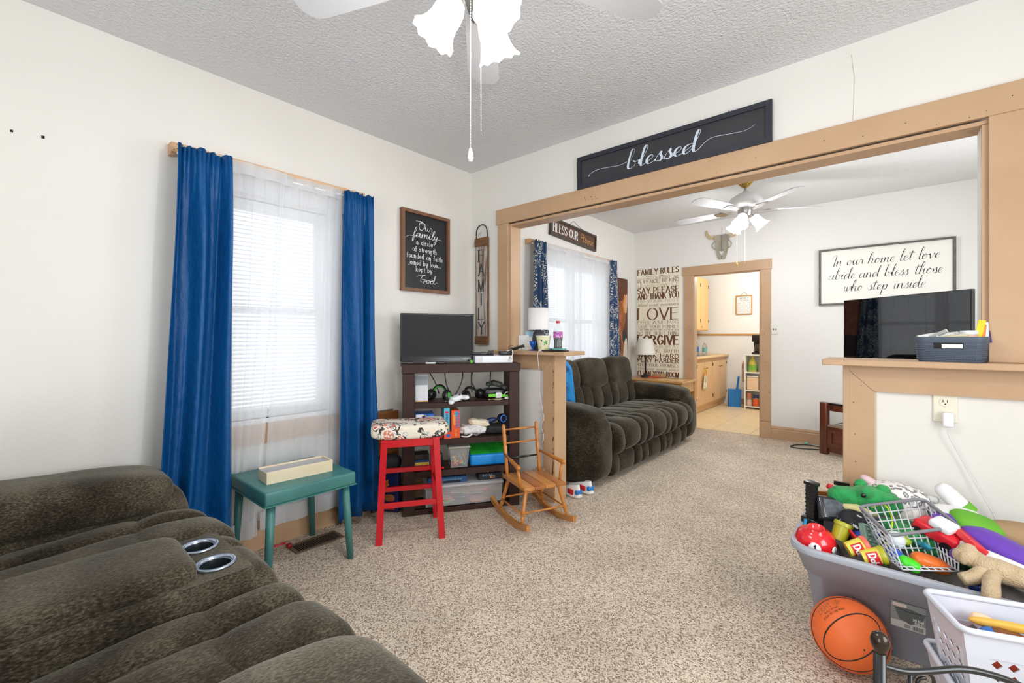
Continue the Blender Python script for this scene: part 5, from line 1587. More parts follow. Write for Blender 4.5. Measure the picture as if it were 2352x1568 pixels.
t = thing('brick_tub', 'blue plastic tub with a green studded plate lid on the third tier', 'storage tub', up(.615, .085, z), UA)
B().bx(-.148, .135, -.05, .10, 0, .078, .012, 3).obj('tub', mat('tub_blue', (20, 140, 222), .35), t, 'auto')
b = B(); b.box((-.005, .04, .098), (.27, .15, .006), (math.radians(18), 0, 0)); b.obj('studded_plate', mat('plate_green', (40, 178, 50), .45), t)
b = B()
Ms = Matrix.Translation((-.005, .04, .098)) @ Matrix.Rotation(math.radians(18), 4, 'X')
for i in range(24):
    for j in range(12):
        p = Ms @ Vector((-.126 + i * .011, -.064 + j * .0115, .0045))
        b.box(p, (.006, .006, .0035), (math.radians(18), 0, 0))
s = b.obj('stud', mat('plate_green2', (30, 150, 40), .45), t); s['kind'] = 'stuff'
b = B(); b.tube(spl([up(.20, .02, z + .006), up(.235, .01, z + .016), up(.25, .03, z + .008), up(.275, .015, z + .012)], 5), .009, 6)
o = b.obj('red_toy', mat('toy_red', (206, 30, 40), .4), None, True); tag(o, 'small red toy lying left of the clear block bin', 'toy')
# bottom tier
z = .0365
t = thing('storage_tote', 'large clear plastic tote of craft papers on the bottom tier', 'storage tote', up(.42, .03, z), UA)
b = B(); b.frame(-.265, .275, 0, .20, .004, .125); b.obj('tote_wall', M_CLR, t)
B().bx(-.265, .275, 0, .20, 0, .004).obj('tote_floor', M_CLR, t)
B().bx(-.275, .285, -.008, .21, .125, .145, .006, 2).obj('lid', mat('frosted_lid2', (214, 216, 218), .3, alpha=.7), t, 'auto')
for i in range(14):
    x, y, zz = rb.uniform(-.2, .2), rb.uniform(.03, .15), .006 + i * .006
    b = B(); b.box((0, 0, 0), (rb.uniform(.08, .2), rb.uniform(.06, .12), .004))
    b.obj('craft_sheet', mat('craft_%d' % (i % 6), [(240, 240, 236), (226, 170, 160), (206, 60, 60), (236, 232, 226), (120, 150, 190), (226, 140, 70)][i % 6], .6), t, loc=(x, y, zz), rot=(rb.uniform(-.1, .1), rb.uniform(-.1, .1), rb.uniform(-.5, .5)))
B().sup((-.12, .022, .028), (.05, .03, .034), .8, .8, nu=16, nv=10).obj('green_egg', mat('egg_green', (130, 214, 70), .4), t, True)
carton('game_box', 'flat blue game box on the clear tote at the left', 'box', up(.31, .06, z + .146), UA, (.27, .12, .042), mat('box_blue2', (24, 84, 138), .5), [(-.03, .09, .004, .016, M_BLKP)], [('CONCENTRATION GAME', -.04, .020, .010, .14, mat('print_pale', (150, 190, 214), .5), dict(serif=False, thick=.14, thin=.12))])
t = carton('game_box', 'flat black game box with coloured pictures on the clear tote at the right', 'box', up(.615, .06, z + .146), UA, (.165, .12, .046), mat('box_black', (34, 34, 52), .5))
for i in range(4):
    B().lathe([(.005, 0), (.0075, 0), (.0075, .0008), (.005, .0008)], (-.05 + .02 * i, -.0005, .032), (0, -1, 0), 14).obj('printed_ring', mat('print_pale', (150, 190, 214), .5), t)
for i, (x, c) in enumerate(((.005, (220, 170, 60)), (.018, (206, 70, 60)), (.03, (80, 160, 100)))):
    B().bx(x - .006, x + .006, -.0008, 0, .010, .030).obj('printed_picture', mat('pic_%d' % i, c, .5), t)

# left of the unit: leaning boards and a toy bag
M_OAKB = wood('oak_laminate', (150, 92, 44), (112, 64, 28), 'y', .5)
for i, (dx, y0, y1, zt) in enumerate(((.035, -.985, -.765, .68), (.018, -.99, -.80, .69))):
    b = B(); b.bx(-.005, .005, y0 + .87, y1 + .87, 0, zt, .001, 1)
    o = b.obj('laminate_board', M_OAKB if i == 0 else mat('board_grey', (104, 98, 82), .6), None, loc=(dx + .012, -.87, 0), rot=(0, math.radians(-1.2), 0))
    tag(o, ('front wood look board leaning on the wall left of the shelf unit', 'rear grey edged board leaning on the wall left of the shelf unit')[i], 'board')
t = thing('toy_bag', 'dark blue toy package lettered HOT WHEELS behind the red stool', 'bag', (.115, -.905, 0), UA - .5)
B().bx(-.075, .075, 0, .06, 0, .29, .012, 2).obj('bag_body', mat('bag_navy', (18, 34, 84), .35), t, 'auto')
b = B(); Mt = plane_M((0, -.0006, 0), (1, 0, 0), (0, 0, 1)) @ Matrix.Rotation(.28, 4, 'Z')
P = spl([(-.035, .19), (-.02, .215), (.01, .228), (.04, .222), (.062, .226), (.055, .205), (.06, .19), (.03, .178), (0, .172), (-.02, .16), (-.015, .178)], 4)
b.bm.faces.new([b.bm.verts.new(Mt @ Vector((p.x, p.y - .01, 0))) for p in P]); b.obj('flame_emblem', mat('flame_orange', (240, 140, 30), .4), t)
b = B(); text(b, 'HOT WHEELS', Mt @ Matrix.Translation((0, 0, .0004)), -.024, .185, .022, width=.074, serif=False, thick=.22, thin=.16, slant=.15); b.obj('lettering', M_RED, t)
b = B(); cursive(b, 'track set'.replace('k', 'h').replace('c', 'e'), Mt @ Matrix.Translation((0, 0, .0004)), -.01, .145, .022, width=.06); b.bm.clear(); b.bm.free()
b = B(); b.sup((.01, .0, .10), (.08, .012, .05), .8, .8, nu=16, nv=8); b.obj('printed_car', mat('car_print', (90, 140, 60), .4, col2=(206, 60, 50), nscale=30), t, True)
B().bx(-.04, .05, -.004, .002, .02, .06, .002, 1).obj('red_print', mat('red_print', (196, 40, 40), .4), t)
b = B(); b.sup((0, 0, .05), (.15, .11, .10), .6, .6, fn=wrinkle(71, .012))
o = b.obj('black_bag', mat('black_fabric', (34, 34, 36), .7), None, True, loc=(.11, -.885, .29), rot=(0, 0, UA)); tag(o, 'black bag on top of the dark blue toy package', 'bag')
b = B(); b.tube(spl([Vector(p) for p in ((.10, -.99, .33), (.13, -.975, .36), (.12, -.955, .37), (.09, -.96, .35))], 5), .012, 7)
o = b.obj('blue_tube', mat('blue_plastic2', (30, 90, 160), .4), None, True); tag(o, 'bright blue plastic loop beside the black bag by the curtain', 'toy')

# ------------------------------------------------------------------ red stool
def stool_fabric():
    m = mat('paisley_fabric', (232, 222, 206), .85)
    nt = m.node_tree; p = nt.nodes['Principled BSDF']; L = nt.links.new
    tc = nt.nodes.new('ShaderNodeTexCoord')
    n = nt.nodes.new('ShaderNodeTexNoise'); n.inputs['Scale'].default_value = 14
    L(tc.outputs['Object'], n.inputs['Vector'])
    vm = nt.nodes.new('ShaderNodeVectorMath'); vm.operation = 'MULTIPLY_ADD'
    L(n.outputs['Color'], vm.inputs[0]); vm.inputs[1].default_value = (.05, .05, .05); L(tc.outputs['Object'], vm.inputs[2])
    col = lin((232, 222, 206)) ; prev = None
    for sc, a, c, cc, seed in ((7.5, .36, .50, (70, 58, 54), 0), (7.5, .16, .32, (214, 120, 100), 0), (7.5, .0, .12, (110, 150, 160), 0), (15, .34, .44, (64, 54, 52), 3), (15, .10, .24, (200, 84, 76), 3), (21, .22, .30, (110, 160, 172), 5), (21, .0, .10, (76, 64, 60), 5)):
        v = nt.nodes.new('ShaderNodeTexVoronoi'); v.inputs['Scale'].default_value = sc
        o = nt.nodes.new('ShaderNodeVectorMath'); o.inputs[1].default_value = (seed * .37, seed * .21, 0)
        L(vm.outputs[0], o.inputs[0]); L(o.outputs[0], v.inputs['Vector'])
        g = nt.nodes.new('ShaderNodeMath'); g.operation = 'COMPARE'; g.inputs[1].default_value = (a + c) / 2; g.inputs[2].default_value = (c - a) / 2 * .8
        L(v.outputs['Distance'], g.inputs[0])
        sp = nt.nodes.new('ShaderNodeTexNoise'); sp.inputs['Scale'].default_value = 60; L(tc.outputs['Object'], sp.inputs['Vector'])
        g2 = nt.nodes.new('ShaderNodeMath'); g2.operation = 'GREATER_THAN'; g2.inputs[1].default_value = .42; L(sp.outputs['Fac'], g2.inputs[0])
        mu = nt.nodes.new('ShaderNodeMath'); mu.operation = 'MULTIPLY'; L(g.outputs[0], mu.inputs[0]); L(g2.outputs[0], mu.inputs[1])
        mx = nt.nodes.new('ShaderNodeMix'); mx.data_type = 'RGBA'; mx.inputs['B'].default_value = lin(cc)
        if prev is None:
            mx.inputs['A'].default_value = col
        else:
            L(prev, mx.inputs['A'])
        L(mu.outputs[0], mx.inputs['Factor'])
        prev = mx.outputs['Result']
    L(prev, p.inputs['Base Color'])
    return m
M_REDW = mat('red_gloss_paint', (196, 16, 32), .28, coat=.3)
t = thing('bar_stool', 'red wooden stool with a cream paisley saddle seat before the shelf unit', 'stool', (.4525, -.975, 0), UA)
legs = {}
for sx in (-1, 1):
    for sy in (-1, 1):
        top, bot = Vector((sx * .152, sy * .115, .60)), Vector((sx * .182, sy * .160, 0))
        d = top - bot
        b = B()
        w = .0185
        vs = []
        for P in (bot, top):
            vs.append([b.bm.verts.new(P + Vector((a * w, c * w, 0))) for a, c in ((-1, -1), (1, -1), (1, 1), (-1, 1))])
        b.bm.faces.new(vs[0][::-1]); b.bm.faces.new(vs[1])
        for i in range(4):
            b.bm.faces.new((vs[0][i], vs[0][(i + 1) % 4], vs[1][(i + 1) % 4], vs[1][i]))
        b.obj('leg', M_REDW, t)
        legs[(sx, sy)] = (bot, top)
def rail(a, c, z, h, name):
    pa = legs[a][0].lerp(legs[a][1], z / .60); pc = legs[c][0].lerp(legs[c][1], z / .60)
    b = B()
    m_ = (pa + pc) / 2
    d = pc - pa
    b.box((m_.x, m_.y, z), (d.length - .03, .016, h), (0, 0, math.atan2(d.y, d.x)), .002, 1)
    b.obj(name, M_REDW, t)
rail((-1, -1), (1, -1), .215, .030, 'foot_rail'); rail((-1, 1), (1, 1), .215, .030, 'foot_rail')
rail((-1, -1), (-1, 1), .30, .030, 'foot_rail'); rail((1, -1), (1, 1), .30, .030, 'foot_rail')
rail((-1, 1), (1, 1), .34, .030, 'foot_rail')
rail((-1, -1), (1, -1), .572, .045, 'apron'); rail((-1, 1), (1, 1), .572, .045, 'apron'); rail((-1, -1), (-1, 1), .572, .045, 'apron'); rail((1, -1), (1, 1), .572, .045, 'apron')
b = B()
b.sup((0, 0, .640), (.46, .28, .105), .36, .22, nu=44, nv=18, fn=lambda v: Vector((v.x, v.y, v.z + .22 * (v.x * v.x) - .012 + .012 * (1 if v.z < 0 else 0))))
b.obj('saddle_seat', stool_fabric(), t, True)

# ------------------------------------------------------------------ green table with wooden box
M_TEAL = mat('teal_plastic', (66, 124, 120), .38, bump=.1, bscale=300, col2=(58, 112, 110), nscale=6)
t = thing('kids_table', 'teal green plastic table standing in front of the sheer curtains', 'table', (.285, -1.618, 0), 0)
b = B(); b.bx(-.247, .247, -.232, .232, .408, .475, .010, 3); b.obj('tabletop', M_TEAL, t, 'auto')
B().frame(-.250, .250, -.235, .235, .02, .006, Matrix.Translation((0, 0, .405))).obj('rim_lip', M_TEAL, t)
for sx in (-1, 1):
    for sy in (-1, 1):
        B().cyl((sx * .222, sy * .212, 0), (sx * .205, sy * .19, .42), .0165, .021, 18).obj('leg', M_TEAL, t, True)
t = thing('pencil_box', 'long pale wooden box with clear sliding lid on the teal table', 'box', (.348, -1.625, .4755), math.radians(86))
M_BIRCH = wood('birch', (232, 218, 190), (222, 204, 172), 'x', .5)
B().bx(-.165, .165, -.066, -.058, 0, .060).obj('side_panel', M_BIRCH, t)
B().bx(-.165, .165, .058, .066, 0, .060).obj('side_panel', M_BIRCH, t)
B().bx(-.165, -.157, -.058, .058, 0, .050).obj('end_panel', M_BIRCH, t)
B().bx(.157, .165, -.058, .058, 0, .060).obj('end_panel', M_BIRCH, t)
B().bx(-.16, .16, -.06, .06, 0, .005).obj('bottom_panel', M_BIRCH, t)
B().bx(-.165, .157, -.058, .058, .050, .053).obj('sliding_lid', mat('acrylic_lid', (214, 220, 230), .06, alpha=.45, spec=.8), t)
for i, (x, c) in enumerate(((-.09, (120, 150, 200)), (-.03, (176, 170, 210)), (.04, (150, 176, 190)), (.10, (206, 150, 150)))):
    B().sup((x, .01 * (-1) ** i, .025), (.06, .05, .03), .7, .7, nu=14, nv=8).obj('wrapped_item', mat('wrap_%d' % i, c, .4), t, True)
# floor register and small red things under the table
t = thing('floor_register', 'brown metal floor vent grille in the carpet under the teal table', 'floor vent', (.178, -1.437, 0), 0)
M_REG = mat('register_bronze', (122, 104, 88), .45, metal=.3)
B().frame(-.066, .066, -.142, .142, .016, .006).obj('frame', M_REG, t)
B().bx(-.052, .052, -.128, .128, .0004, .001).obj('duct_opening', mat('duct_black', (10, 10, 10), .9), t)
for i in range(22):
    if i == 0:
        f0 = B().bx(-.050, .050, -.0016, .0016, .001, .0055).obj('louver', M_REG, t, loc=(0, -.122 + .0116 * i, 0))
    else:
        piece(f0, t, (0, -.122 + .0116 * i, 0))
o = B().cyl((0, -.04, .004), (0, .04, .004), .0045).obj('red_pen', mat('hot_pink', (236, 22, 74), .4), None, True, loc=(.055, -1.60, 0)); tag(o, 'bright red stick on the carpet against the baseboard under the table', 'pen')
o = B().sup((0, 0, .012), (.03, .03, .024), .6, .6, nu=14, nv=8).obj('dull_red_cap', mat('dull_red', (150, 28, 34), .5), None, True, loc=(.135, -1.575, .004)); tag(o, 'small dull red cap at the near corner of the floor vent', 'cap')  # a small red cap lying on the carpet
# pipes at the wall right of the sheer
for i, y in enumerate((-1.235, -1.215)):
    o = B().cyl((.05, y, 0), (.05, y, .10), .006).obj('copper_pipe', mat('tarnished_brass', (150, 124, 76), .4, metal=.7), None, True); tag(o, ('short brass pipe at the baseboard, the one nearer the sheer curtain', 'short brass pipe at the baseboard, the one nearer the blue curtain')[i], 'pipe', 'short brass pipes by the curtain')

# ------------------------------------------------------------------ child's rocking chair
M_MAPLE = wood('amber_maple', (204, 134, 58), (176, 106, 40), 'z', .35, coat=.4)
M_MAPX = wood('amber_plank', (206, 144, 74), (180, 116, 52), 'x', .35, coat=.4)
M_MAPX2 = wood('amber_plank_dark', (176, 110, 52), (150, 88, 38), 'x', .35, coat=.4)
t = thing('rocking_chair', "child's amber wooden rocking chair in front of the left half wall", 'rocking chair', (.935, -.335, 0), math.radians(-24))
SZ = .262
def runner(y):
    b = B()
    n = 18
    P, Q = [], []
    R = .95
    for i in range(n + 1):
        x = -.31 + .56 * i / n
        z = R - math.sqrt(R * R - (x + .03) ** 2)
        P.append((x, z)); Q.append((x, z + .034))
    poly = P + Q[::-1]
    b.prism(poly, .022, Matrix.Translation((0, y + .011, 0)) @ Matrix.Rotation(PI / 2, 4, 'X'))
    return b.obj('rocker', M_MAPX, t)
def leg_prof(th):
    return [(0, th * .75), (.10, th * .8), (.20, th * 1.15), (.24, th * .8), (.26, th * 1.2), (.30, th * .85), (.34, th * 1.15), (.40, th * .95), (.9, th * 1.05), (1, th * .8)]
for sy in (-1, 1):
    runner(sy * .165)
    for x, xt in ((.165, .130), (-.165, -.125)):
        zb = .95 - math.sqrt(.95 ** 2 - (x + .03) ** 2) + .030
        B().turned((x, sy * .165, zb), (xt, sy * .118, SZ - .012), leg_prof(.0125)).obj('leg', M_MAPLE, t, True)
    B().cyl((.158, sy * .158, .105), (-.155, sy * .158, .105), .006).obj('side_stretcher', M_MAPLE, t, True)
    # back post, arm, arm post
    B().turned((-.135, sy * .125, SZ - .01), (-.195, sy * .128, .605), [(0, .010), (.15, .0125), (.45, .0125), (.58, .014), (.60, .010), (.63, .014), (.66, .0125), (.80, .014), (.82, .010), (.84, .015), (.88, .012), (.97, .012), (1, .004)]).obj('back_post', M_MAPLE, t, True)
    B().turned((-.158, sy * .135, .405), (.135, sy * .168, .385), [(0, .009), (.45, .0105), (.52, .014), (.55, .010), (.58, .014), (.64, .0125), (.93, .0145), (.96, .013), (1, .004)]).obj('arm', M_MAPLE, t, True)
    B().turned((.105, sy * .142, SZ - .005), (.100, sy * .164, .380), [(0, .008), (.5, .0105), (1, .008)]).obj('arm_post', M_MAPLE, t, True)
B().cyl((.160, -.16, .115), (.160, .16, .115), .0065).obj('front_stretcher', M_MAPLE, t, True)
B().cyl((-.155, -.16, .115), (-.155, .16, .115), .0065).obj('rear_stretcher', M_MAPLE, t, True)
for z, k, mm in ((.565, .19, M_MAPLE), (.475, .175, M_MAPLE), (.375, .156, M_BLKP)):
    B().turned((-k, -.124, z), (-k, .124, z), [(0, .005), (.5, .008), (1, .005)]).obj('back_rung', mm, t, True, label='dark taped rung' if mm is M_BLKP else None)
for i in range(4):
    y0 = -.152 + i * .076
    B().bx(-.165, .175, y0 + .0006, y0 + .0754, SZ - .012, SZ + .010 - (.0012 if i % 2 else 0), .005, 2).obj('seat_plank', M_MAPX if i % 2 == 0 else M_MAPX2, t, 'auto')

# ------------------------------------------------------------------ things on the left ledge
zl = 1.1045
t = thing('table_lamp', 'grey ribbed table lamp with white drum shade on the left ledge', 'lamp', (.685, .055, zl))
b = B(); b.lathe([(0, 0), (.040, 0), (.044, .01), (.047, .06), (.046, .10), (.038, .135), (.022, .155), (.018, .165), (0, .165)], n=40, scallop=lambda k, a: (.0012 * math.cos(20 * a) if 1 < k < 6 else 0, 0)); b.obj('base', mat('charcoal_ceramic', (66, 66, 70), .6), t, True)
b = B(); b.lathe([(.082, .158), (.080, .325), (.079, .325), (.081, .158)], n=40); b.obj('lamp_shade', mat('drum_shade_white', (238, 236, 236), .8), t, True)
B().cyl((0, 0, .16), (0, 0, .22), .008).obj('socket', M_NICKEL, t, True)
t = thing('bird_planter', 'cream ceramic pot with painted green leaves and a round hole on the ledge', 'planter', (.80, -.035, zl))
b = B(); b.lathe([(0, 0), (.036, 0), (.054, .105), (.057, .107), (.057, .114), (.052, .114), (.05, .105)], n=36); b.obj('pot', mat('cream_ceramic', (236, 232, 200), .25, coat=.5), t, 'auto')
n_ = Vector((.55, -.83, 0)).normalized()
b = B(); b.lathe([(0, 0), (.006, 0), (.006, .002), (0, .002)], tuple(n_ * .0475 + Vector((-.010, -.006, .078))), tuple(n_), 14); b.obj('hole', M_DARK, t)
for i, (az, z, s, c) in enumerate(((-.65, .065, .012, (96, 160, 80)), (-.5, .075, .010, (120, 180, 96)), (-.45, .058, .010, (84, 146, 74)), (-.75, .05, .008, (120, 180, 96)), (-1.5, .03, .012, (206, 214, 110)), (-1.6, .085, .010, (206, 214, 110)), (-.5, .02, .011, (206, 214, 110)))):
    r = .036 + .18 * z * .95
    b = B(); b.sup((0, 0, 0), (s * 2, .003, s * 1.3), 1, 1, rot=(0, .6 * i, 0), nu=12, nv=6)
    b.obj('painted_leaf', mat('leaf_%d' % (c[0]), c, .4), t, True, loc=(r * math.cos(az), r * math.sin(az), z), rot=(0, 0, az + PI / 2))
t = thing('soda_bottle', 'plastic soda bottle with red cap and purple label on the left ledge', 'bottle', (.885, .03, zl))
b = B(); b.lathe([(0, 0), (.028, 0), (.034, .008), (.032, .04), (.030, .06), (.034, .09), (.0345, .145), (.030, .170), (.016, .195), (.0125, .205), (.0125, .212), (0, .212)], n=24); b.obj('bottle_body', mat('clear_pet', (214, 222, 228), .06, alpha=.16, spec=.8), t, True)
b = B(); b.lathe([(0, .004), (.030, .006), (.031, .04), (.029, .06), (.033, .09), (.033, .10), (0, .10)], n=24); b.obj('cola', mat('cola', (28, 14, 12), .1), t, True)
b = B(); b.lathe([(.0352, .098), (.0352, .143)], n=24); b.obj('label_band', mat('purple_label', (176, 84, 166), .4, col2=(226, 200, 226), nscale=60, nlo=.55, nhi=.6), t, True)
B().lathe([(0, .205), (.0145, .205), (.0145, .222), (0, .223)], n=18).obj('cap', M_REDCAP, t, 'auto')
t = thing('blue_goblet', 'small cobalt blue glass goblet in front of the grey lamp', 'goblet', (.70, -.035, zl))
B().lathe([(0, 0), (.018, 0), (.018, .003), (.005, .008), (.005, .018), (.012, .026), (.022, .05), (.027, .073), (.025, .073), (.018, .045), (0, .028)], n=24).obj('bowl', mat('cobalt_glass', (16, 92, 206), .1, trans=.25), t, True)
for i, (x, y, w, h, c, rz, lb) in enumerate(((.565, .03, .09, .115, (236, 238, 242), .25, 'leftmost upright white envelope on the ledge behind the lamp'), (.60, .055, .08, .145, (176, 214, 236), .2, 'pale blue envelope standing among the letters by the lamp'), (.635, .075, .10, .150, (30, 40, 52), .15, 'dark card standing tallest behind the letters'), (.615, .02, .09, .10, (226, 226, 222), .35, 'front white letter tilted toward the lamp'))):
    b = B(); b.bx(-w / 2, w / 2, -.001, .001, 0, h)
    if i == 3:
        for k in range(3):
            b.bx(-.02, .03, -.0014, -.001, .02 + .012 * k, .024 + .012 * k)
    o = b.obj('letter', mat('letter_%d' % i, c, .6), None, loc=(x, y, zl + .004), rot=(math.radians(-8), math.radians((-10, -4, 0, -22)[i]) * .5, UA * .0 + rz)); tag(o, lb, 'letter')
t = thing('phone', 'teal cased phone lying on a black tablet on the left ledge', 'phone', (.935, -.045, zl + .0105), .1)
B().bx(-.055, .055, -.034, .034, 0, .012, .005, 2).obj('case', mat('teal_case', (86, 172, 160), .4), t, 'auto')
B().sup((-.036, -.035, .007), (.02, .004, .006), 1, 1, nu=12, nv=6).obj('camera_slot', M_DARK, t, True)
b = B(); b.bx(-.10, .08, -.045, .05, 0, .010, .004, 1)
o = b.obj('tablet', M_BLKP, None, 'auto', loc=(.92, -.045, zl), rot=(0, 0, .05)); tag(o, 'flat black tablet under the teal phone on the left ledge', 'tablet')
t = thing('eyeglasses', 'dark framed eyeglasses lying at the left end of the ledge', 'glasses', (.55, -.06, zl + .012), .3)
for s in (-1, 1):
    B().tube([(s * .032 + .024 * math.cos(a), 0, .010 + .018 * math.sin(a)) for a in [2 * PI * i / 16 for i in range(16)]], .0018, 5, closed=True).obj('rim', M_BLKP, t, True)
    B().tube(spl([Vector(p) for p in ((s * .056, 0, .014), (s * .058, .06, .010), (s * .056, .11, -.002))], 4), .0018, 5).obj('temple', M_BLKP, t, True)
o = B().tube(spl([Vector(p) for p in ((.83, -.085, 1.1065), (.815, -.108, 1.108), (.805, -.112, 1.07), (.775, -.05, .93), (.765, -.035, .80), (.79, -.03, .66), (.80, -.03, .60), (.775, -.032, .55), (.80, -.032, .48), (.79, -.033, .42))], 8), .0028, 6).obj('charging_cable', mat('white_cord', (226, 226, 228), .5), None, True)
tag(o, 'white charging cable hanging from the left ledge down the half wall', 'cable')
# shoes behind the half wall
for i, (x, y, lb) in enumerate(((.86, .215, 'white shoe with red and blue heel patches, nearer of the pair'), (.885, .345, 'white shoe with red and blue heel patches, farther of the pair by the sofa'))):
    t = thing('shoe', lb, 'shoe', (x, y, 0), math.radians(162), 'white shoes behind the half wall')
    b = B()
    secs = []
    for k in range(6):
        q = k / 5
        P = []
        for a in [2 * PI * n_ / 28 for n_ in range(28)]:
            ca_, sa_ = math.cos(a), math.sin(a)
            x_ = .128 * ca_ * (1 - .10 * q) - (.064 * q * ca_ if ca_ > 0 else 0)
            y_ = .042 * math.copysign(abs(sa_) ** .8, sa_) * (1 - .30 * q)
            P.append((x_, y_, .02 + q * (.030 + .050 * max(0, -ca_) ** .7 + .012 * (1 - abs(ca_)))))
        secs.append([b.bm.verts.new(p) for p in P])
    for r0, r1 in zip(secs, secs[1:]):
        for n_ in range(28):
            b.bm.faces.new((r0[n_], r0[(n_ + 1) % 28], r1[(n_ + 1) % 28], r1[n_]))
    i0 = [n_ for n_ in range(-7, 8)]
    b.bm.faces.new([secs[-1][n_ % 28] for n_ in i0])
    o = b.obj('upper', mat('shoe_white', (236, 236, 236), .5), t, True)
    md = o.modifiers.new('wall', 'SOLIDIFY'); md.thickness = .004
    B().sup((0, 0, .014), (.27, .09, .028), .4, .7, nu=28, nv=8).obj('sole', mat('sole_white', (226, 224, 220), .5), t, True)
    B().box((-.112, .0, .045), (.03, .06, .035), None, .01, 2).obj('heel_patch', mat('heel_blue', (40, 120, 190), .5), t, 'auto')
    B().box((-.06, .035, .04), (.06, .016, .04), None, .006, 2).obj('side_patch', mat('heel_red', (200, 28, 40), .5), t, 'auto')
# basket of tubes on the right ledge
t = thing('storage_basket', 'slate blue woven plastic basket of tubes on the right ledge', 'basket', (2.945, -.03, zl), -.18)
t.scale = (1, 1, 1.24)
M_SLATE = mat('slate_plastic', (82, 92, 108), .5)
def loft(b, secs, closed_bottom=True):
    rings = [[b.bm.verts.new((x, y, z)) for x, y in P] for P, z in secs]
    n = len(rings[0])
    for a, c in zip(rings, rings[1:]):
        for i in range(n):
            b.bm.faces.new((a[i], a[(i + 1) % n], c[(i + 1) % n], c[i]))
    if closed_bottom:
        b.bm.faces.new(rings[0][::-1])
    return b
b = B(); loft(b, [(rrect(.195, .135, .03), 0), (rrect(.205, .145, .032), .012), (rrect(.214, .15, .034), .062)]); b.obj('shell', M_SLATE, t, 'auto')
b = B(); loft(b, [(rrect(.214, .15, .034), .062), (rrect(.220, .156, .036), .066), (rrect(.222, .158, .036), .084), (rrect(.216, .152, .034), .085), (rrect(.214, .15, .034), .07)], False)
b.obj('rim_band', M_SLATE, t, 'auto')
b = B()
for j in range(9):
    P = rrect(.207 + .0008 * j, .1455 + .0008 * j, .033, 6)
    b.tube([(x, y, .006 + j * .0062) for x, y in P], .0016, 4, closed=True)
P = rrect(.212, .150, .034, 6)
per = []
for i in range(len(P)):
    a, c = Vector(P[i]), Vector(P[(i + 1) % len(P)])
    k = max(1, int((c - a).length / .0085))
    per += [a.lerp(c, q / k) for q in range(k)]
for i, p in enumerate(per):
    if not (i % 1):
        b.tube([(p.x * .95, p.y * .955, .004), (p.x * .998, p.y * .998, .060)], .0015, 4)
s = b.obj('woven_strand', M_SLATE, t, True); s['kind'] = 'stuff'
B().bx(-.045, .045, -.0775, -.0745, .046, .066, .002, 1).obj('handle_slot', mat('slot_dark', (24, 24, 28), .8), t)
B().bx(-.02, .042, -.0782, -.0772, .047, .060).obj('paper_seen_in_slot', mat('paper_white', (232, 232, 230), .6), t)
Mb = Matrix.Translation(t.location + Vector((0, 0, .020))) @ Matrix.Rotation(-.18, 4, 'Z')
for i, (x, y, z, l, r, c, ry, lb) in enumerate(((-.075, .0, .088, .07, .010, (236, 236, 234), .2, 'white tube at the left end of the slate basket'), (-.045, -.01, .092, .08, .009, (186, 188, 180), .5, 'silver striped tube in the slate basket'), (-.015, .01, .092, .08, .011, (228, 230, 226), .15, 'pale tube in the middle of the slate basket'), (.015, -.01, .086, .08, .009, (226, 214, 176), .1, 'cream tube beside the round jar in the slate basket'))):
    b = B(); b.lathe([(0, 0), (r, 0), (r * 1.05, l * .5), (r * .9, l), (0, l)], n=12)
    for v in b.bm.verts:
        v.co.z -= l / 2
    o = b.obj('cream_tube', mat('tube_%d' % i, c, .4), None, 'auto', loc=Mb @ Vector((x, y, z)), rot=(0, PI / 2 - ry, .4 * (-1) ** i)); tag(o, lb, 'tube')
t = thing('cream_jar', 'white and peach round jar at the right of the slate basket', 'jar', Mb @ Vector((.052, .01, .075)))
B().lathe([(0, 0), (.027, 0), (.027, .020), (0, .020)], n=24).obj('jar_body', mat('jar_peach', (240, 196, 172), .4), t, 'auto')
B().lathe([(0, .0205), (.028, .0205), (.028, .036), (0, .037)], n=24).obj('lid', M_WP, t, 'auto')
t = thing('snack_packet', 'yellow and orange foil packet standing in the right end of the basket', 'packet', Mb @ Vector((.088, .01, .06)), -.3)
for i, (dx, c, h) in enumerate(((-.006, (244, 214, 30), .095), (.0, (244, 134, 66), .075), (.008, (214, 226, 226), .085), (.014, (70, 40, 110), .05))):
    B().box((dx, .004 * i, h / 2), (.022, .003, h), (0, .18 - .10 * i, .3), .001, 1).obj('foil_face', mat('foil_%d' % i, c, .3), t)
# ------------------------------------------------------------------ grey tote full of toys against the right half wall
M_TOTE = mat('grey_tote_plastic', (150, 156, 170), .42, bump=.08, bscale=300)
t = thing('storage_tote', 'large grey plastic storage tote heaped with toys against the right half wall', 'storage tote', (2.845, -.345, 0), 0)
def toff(P, dx, dy):
    return [(x + dx, y + dy) for x, y in P]
b = B()
loft(b, [(toff(rrect(.655, .345, .05, 6), 0, .065), 0.0), (toff(rrect(.665, .355, .055, 6), 0, .062), .01),
         (toff(rrect(.715, .455, .065, 6), 0, .018), .262), (toff(rrect(.735, .475, .07, 6), 0, .012), .272), (toff(rrect(.785, .550, .085, 6), 0, -.004), .368)])
b.obj('tub', M_TOTE, t, 'auto')
b = B()
loft(b, [(toff(rrect(.785, .550, .085, 6), 0, -.004), .366), (toff(rrect(.808, .572, .092, 6), 0, -.006), .369), (toff(rrect(.815, .578, .094, 6), 0, -.006), .384), (toff(rrect(.806, .570, .092, 6), 0, -.006), .394), (toff(rrect(.775, .538, .08, 6), 0, -.004), .393), (toff(rrect(.768, .530, .078, 6), 0, -.004), .37)], False)
b.obj('rim', mat('grey_tote_rim', (168, 173, 184), .35), t, 'auto')
b = B()
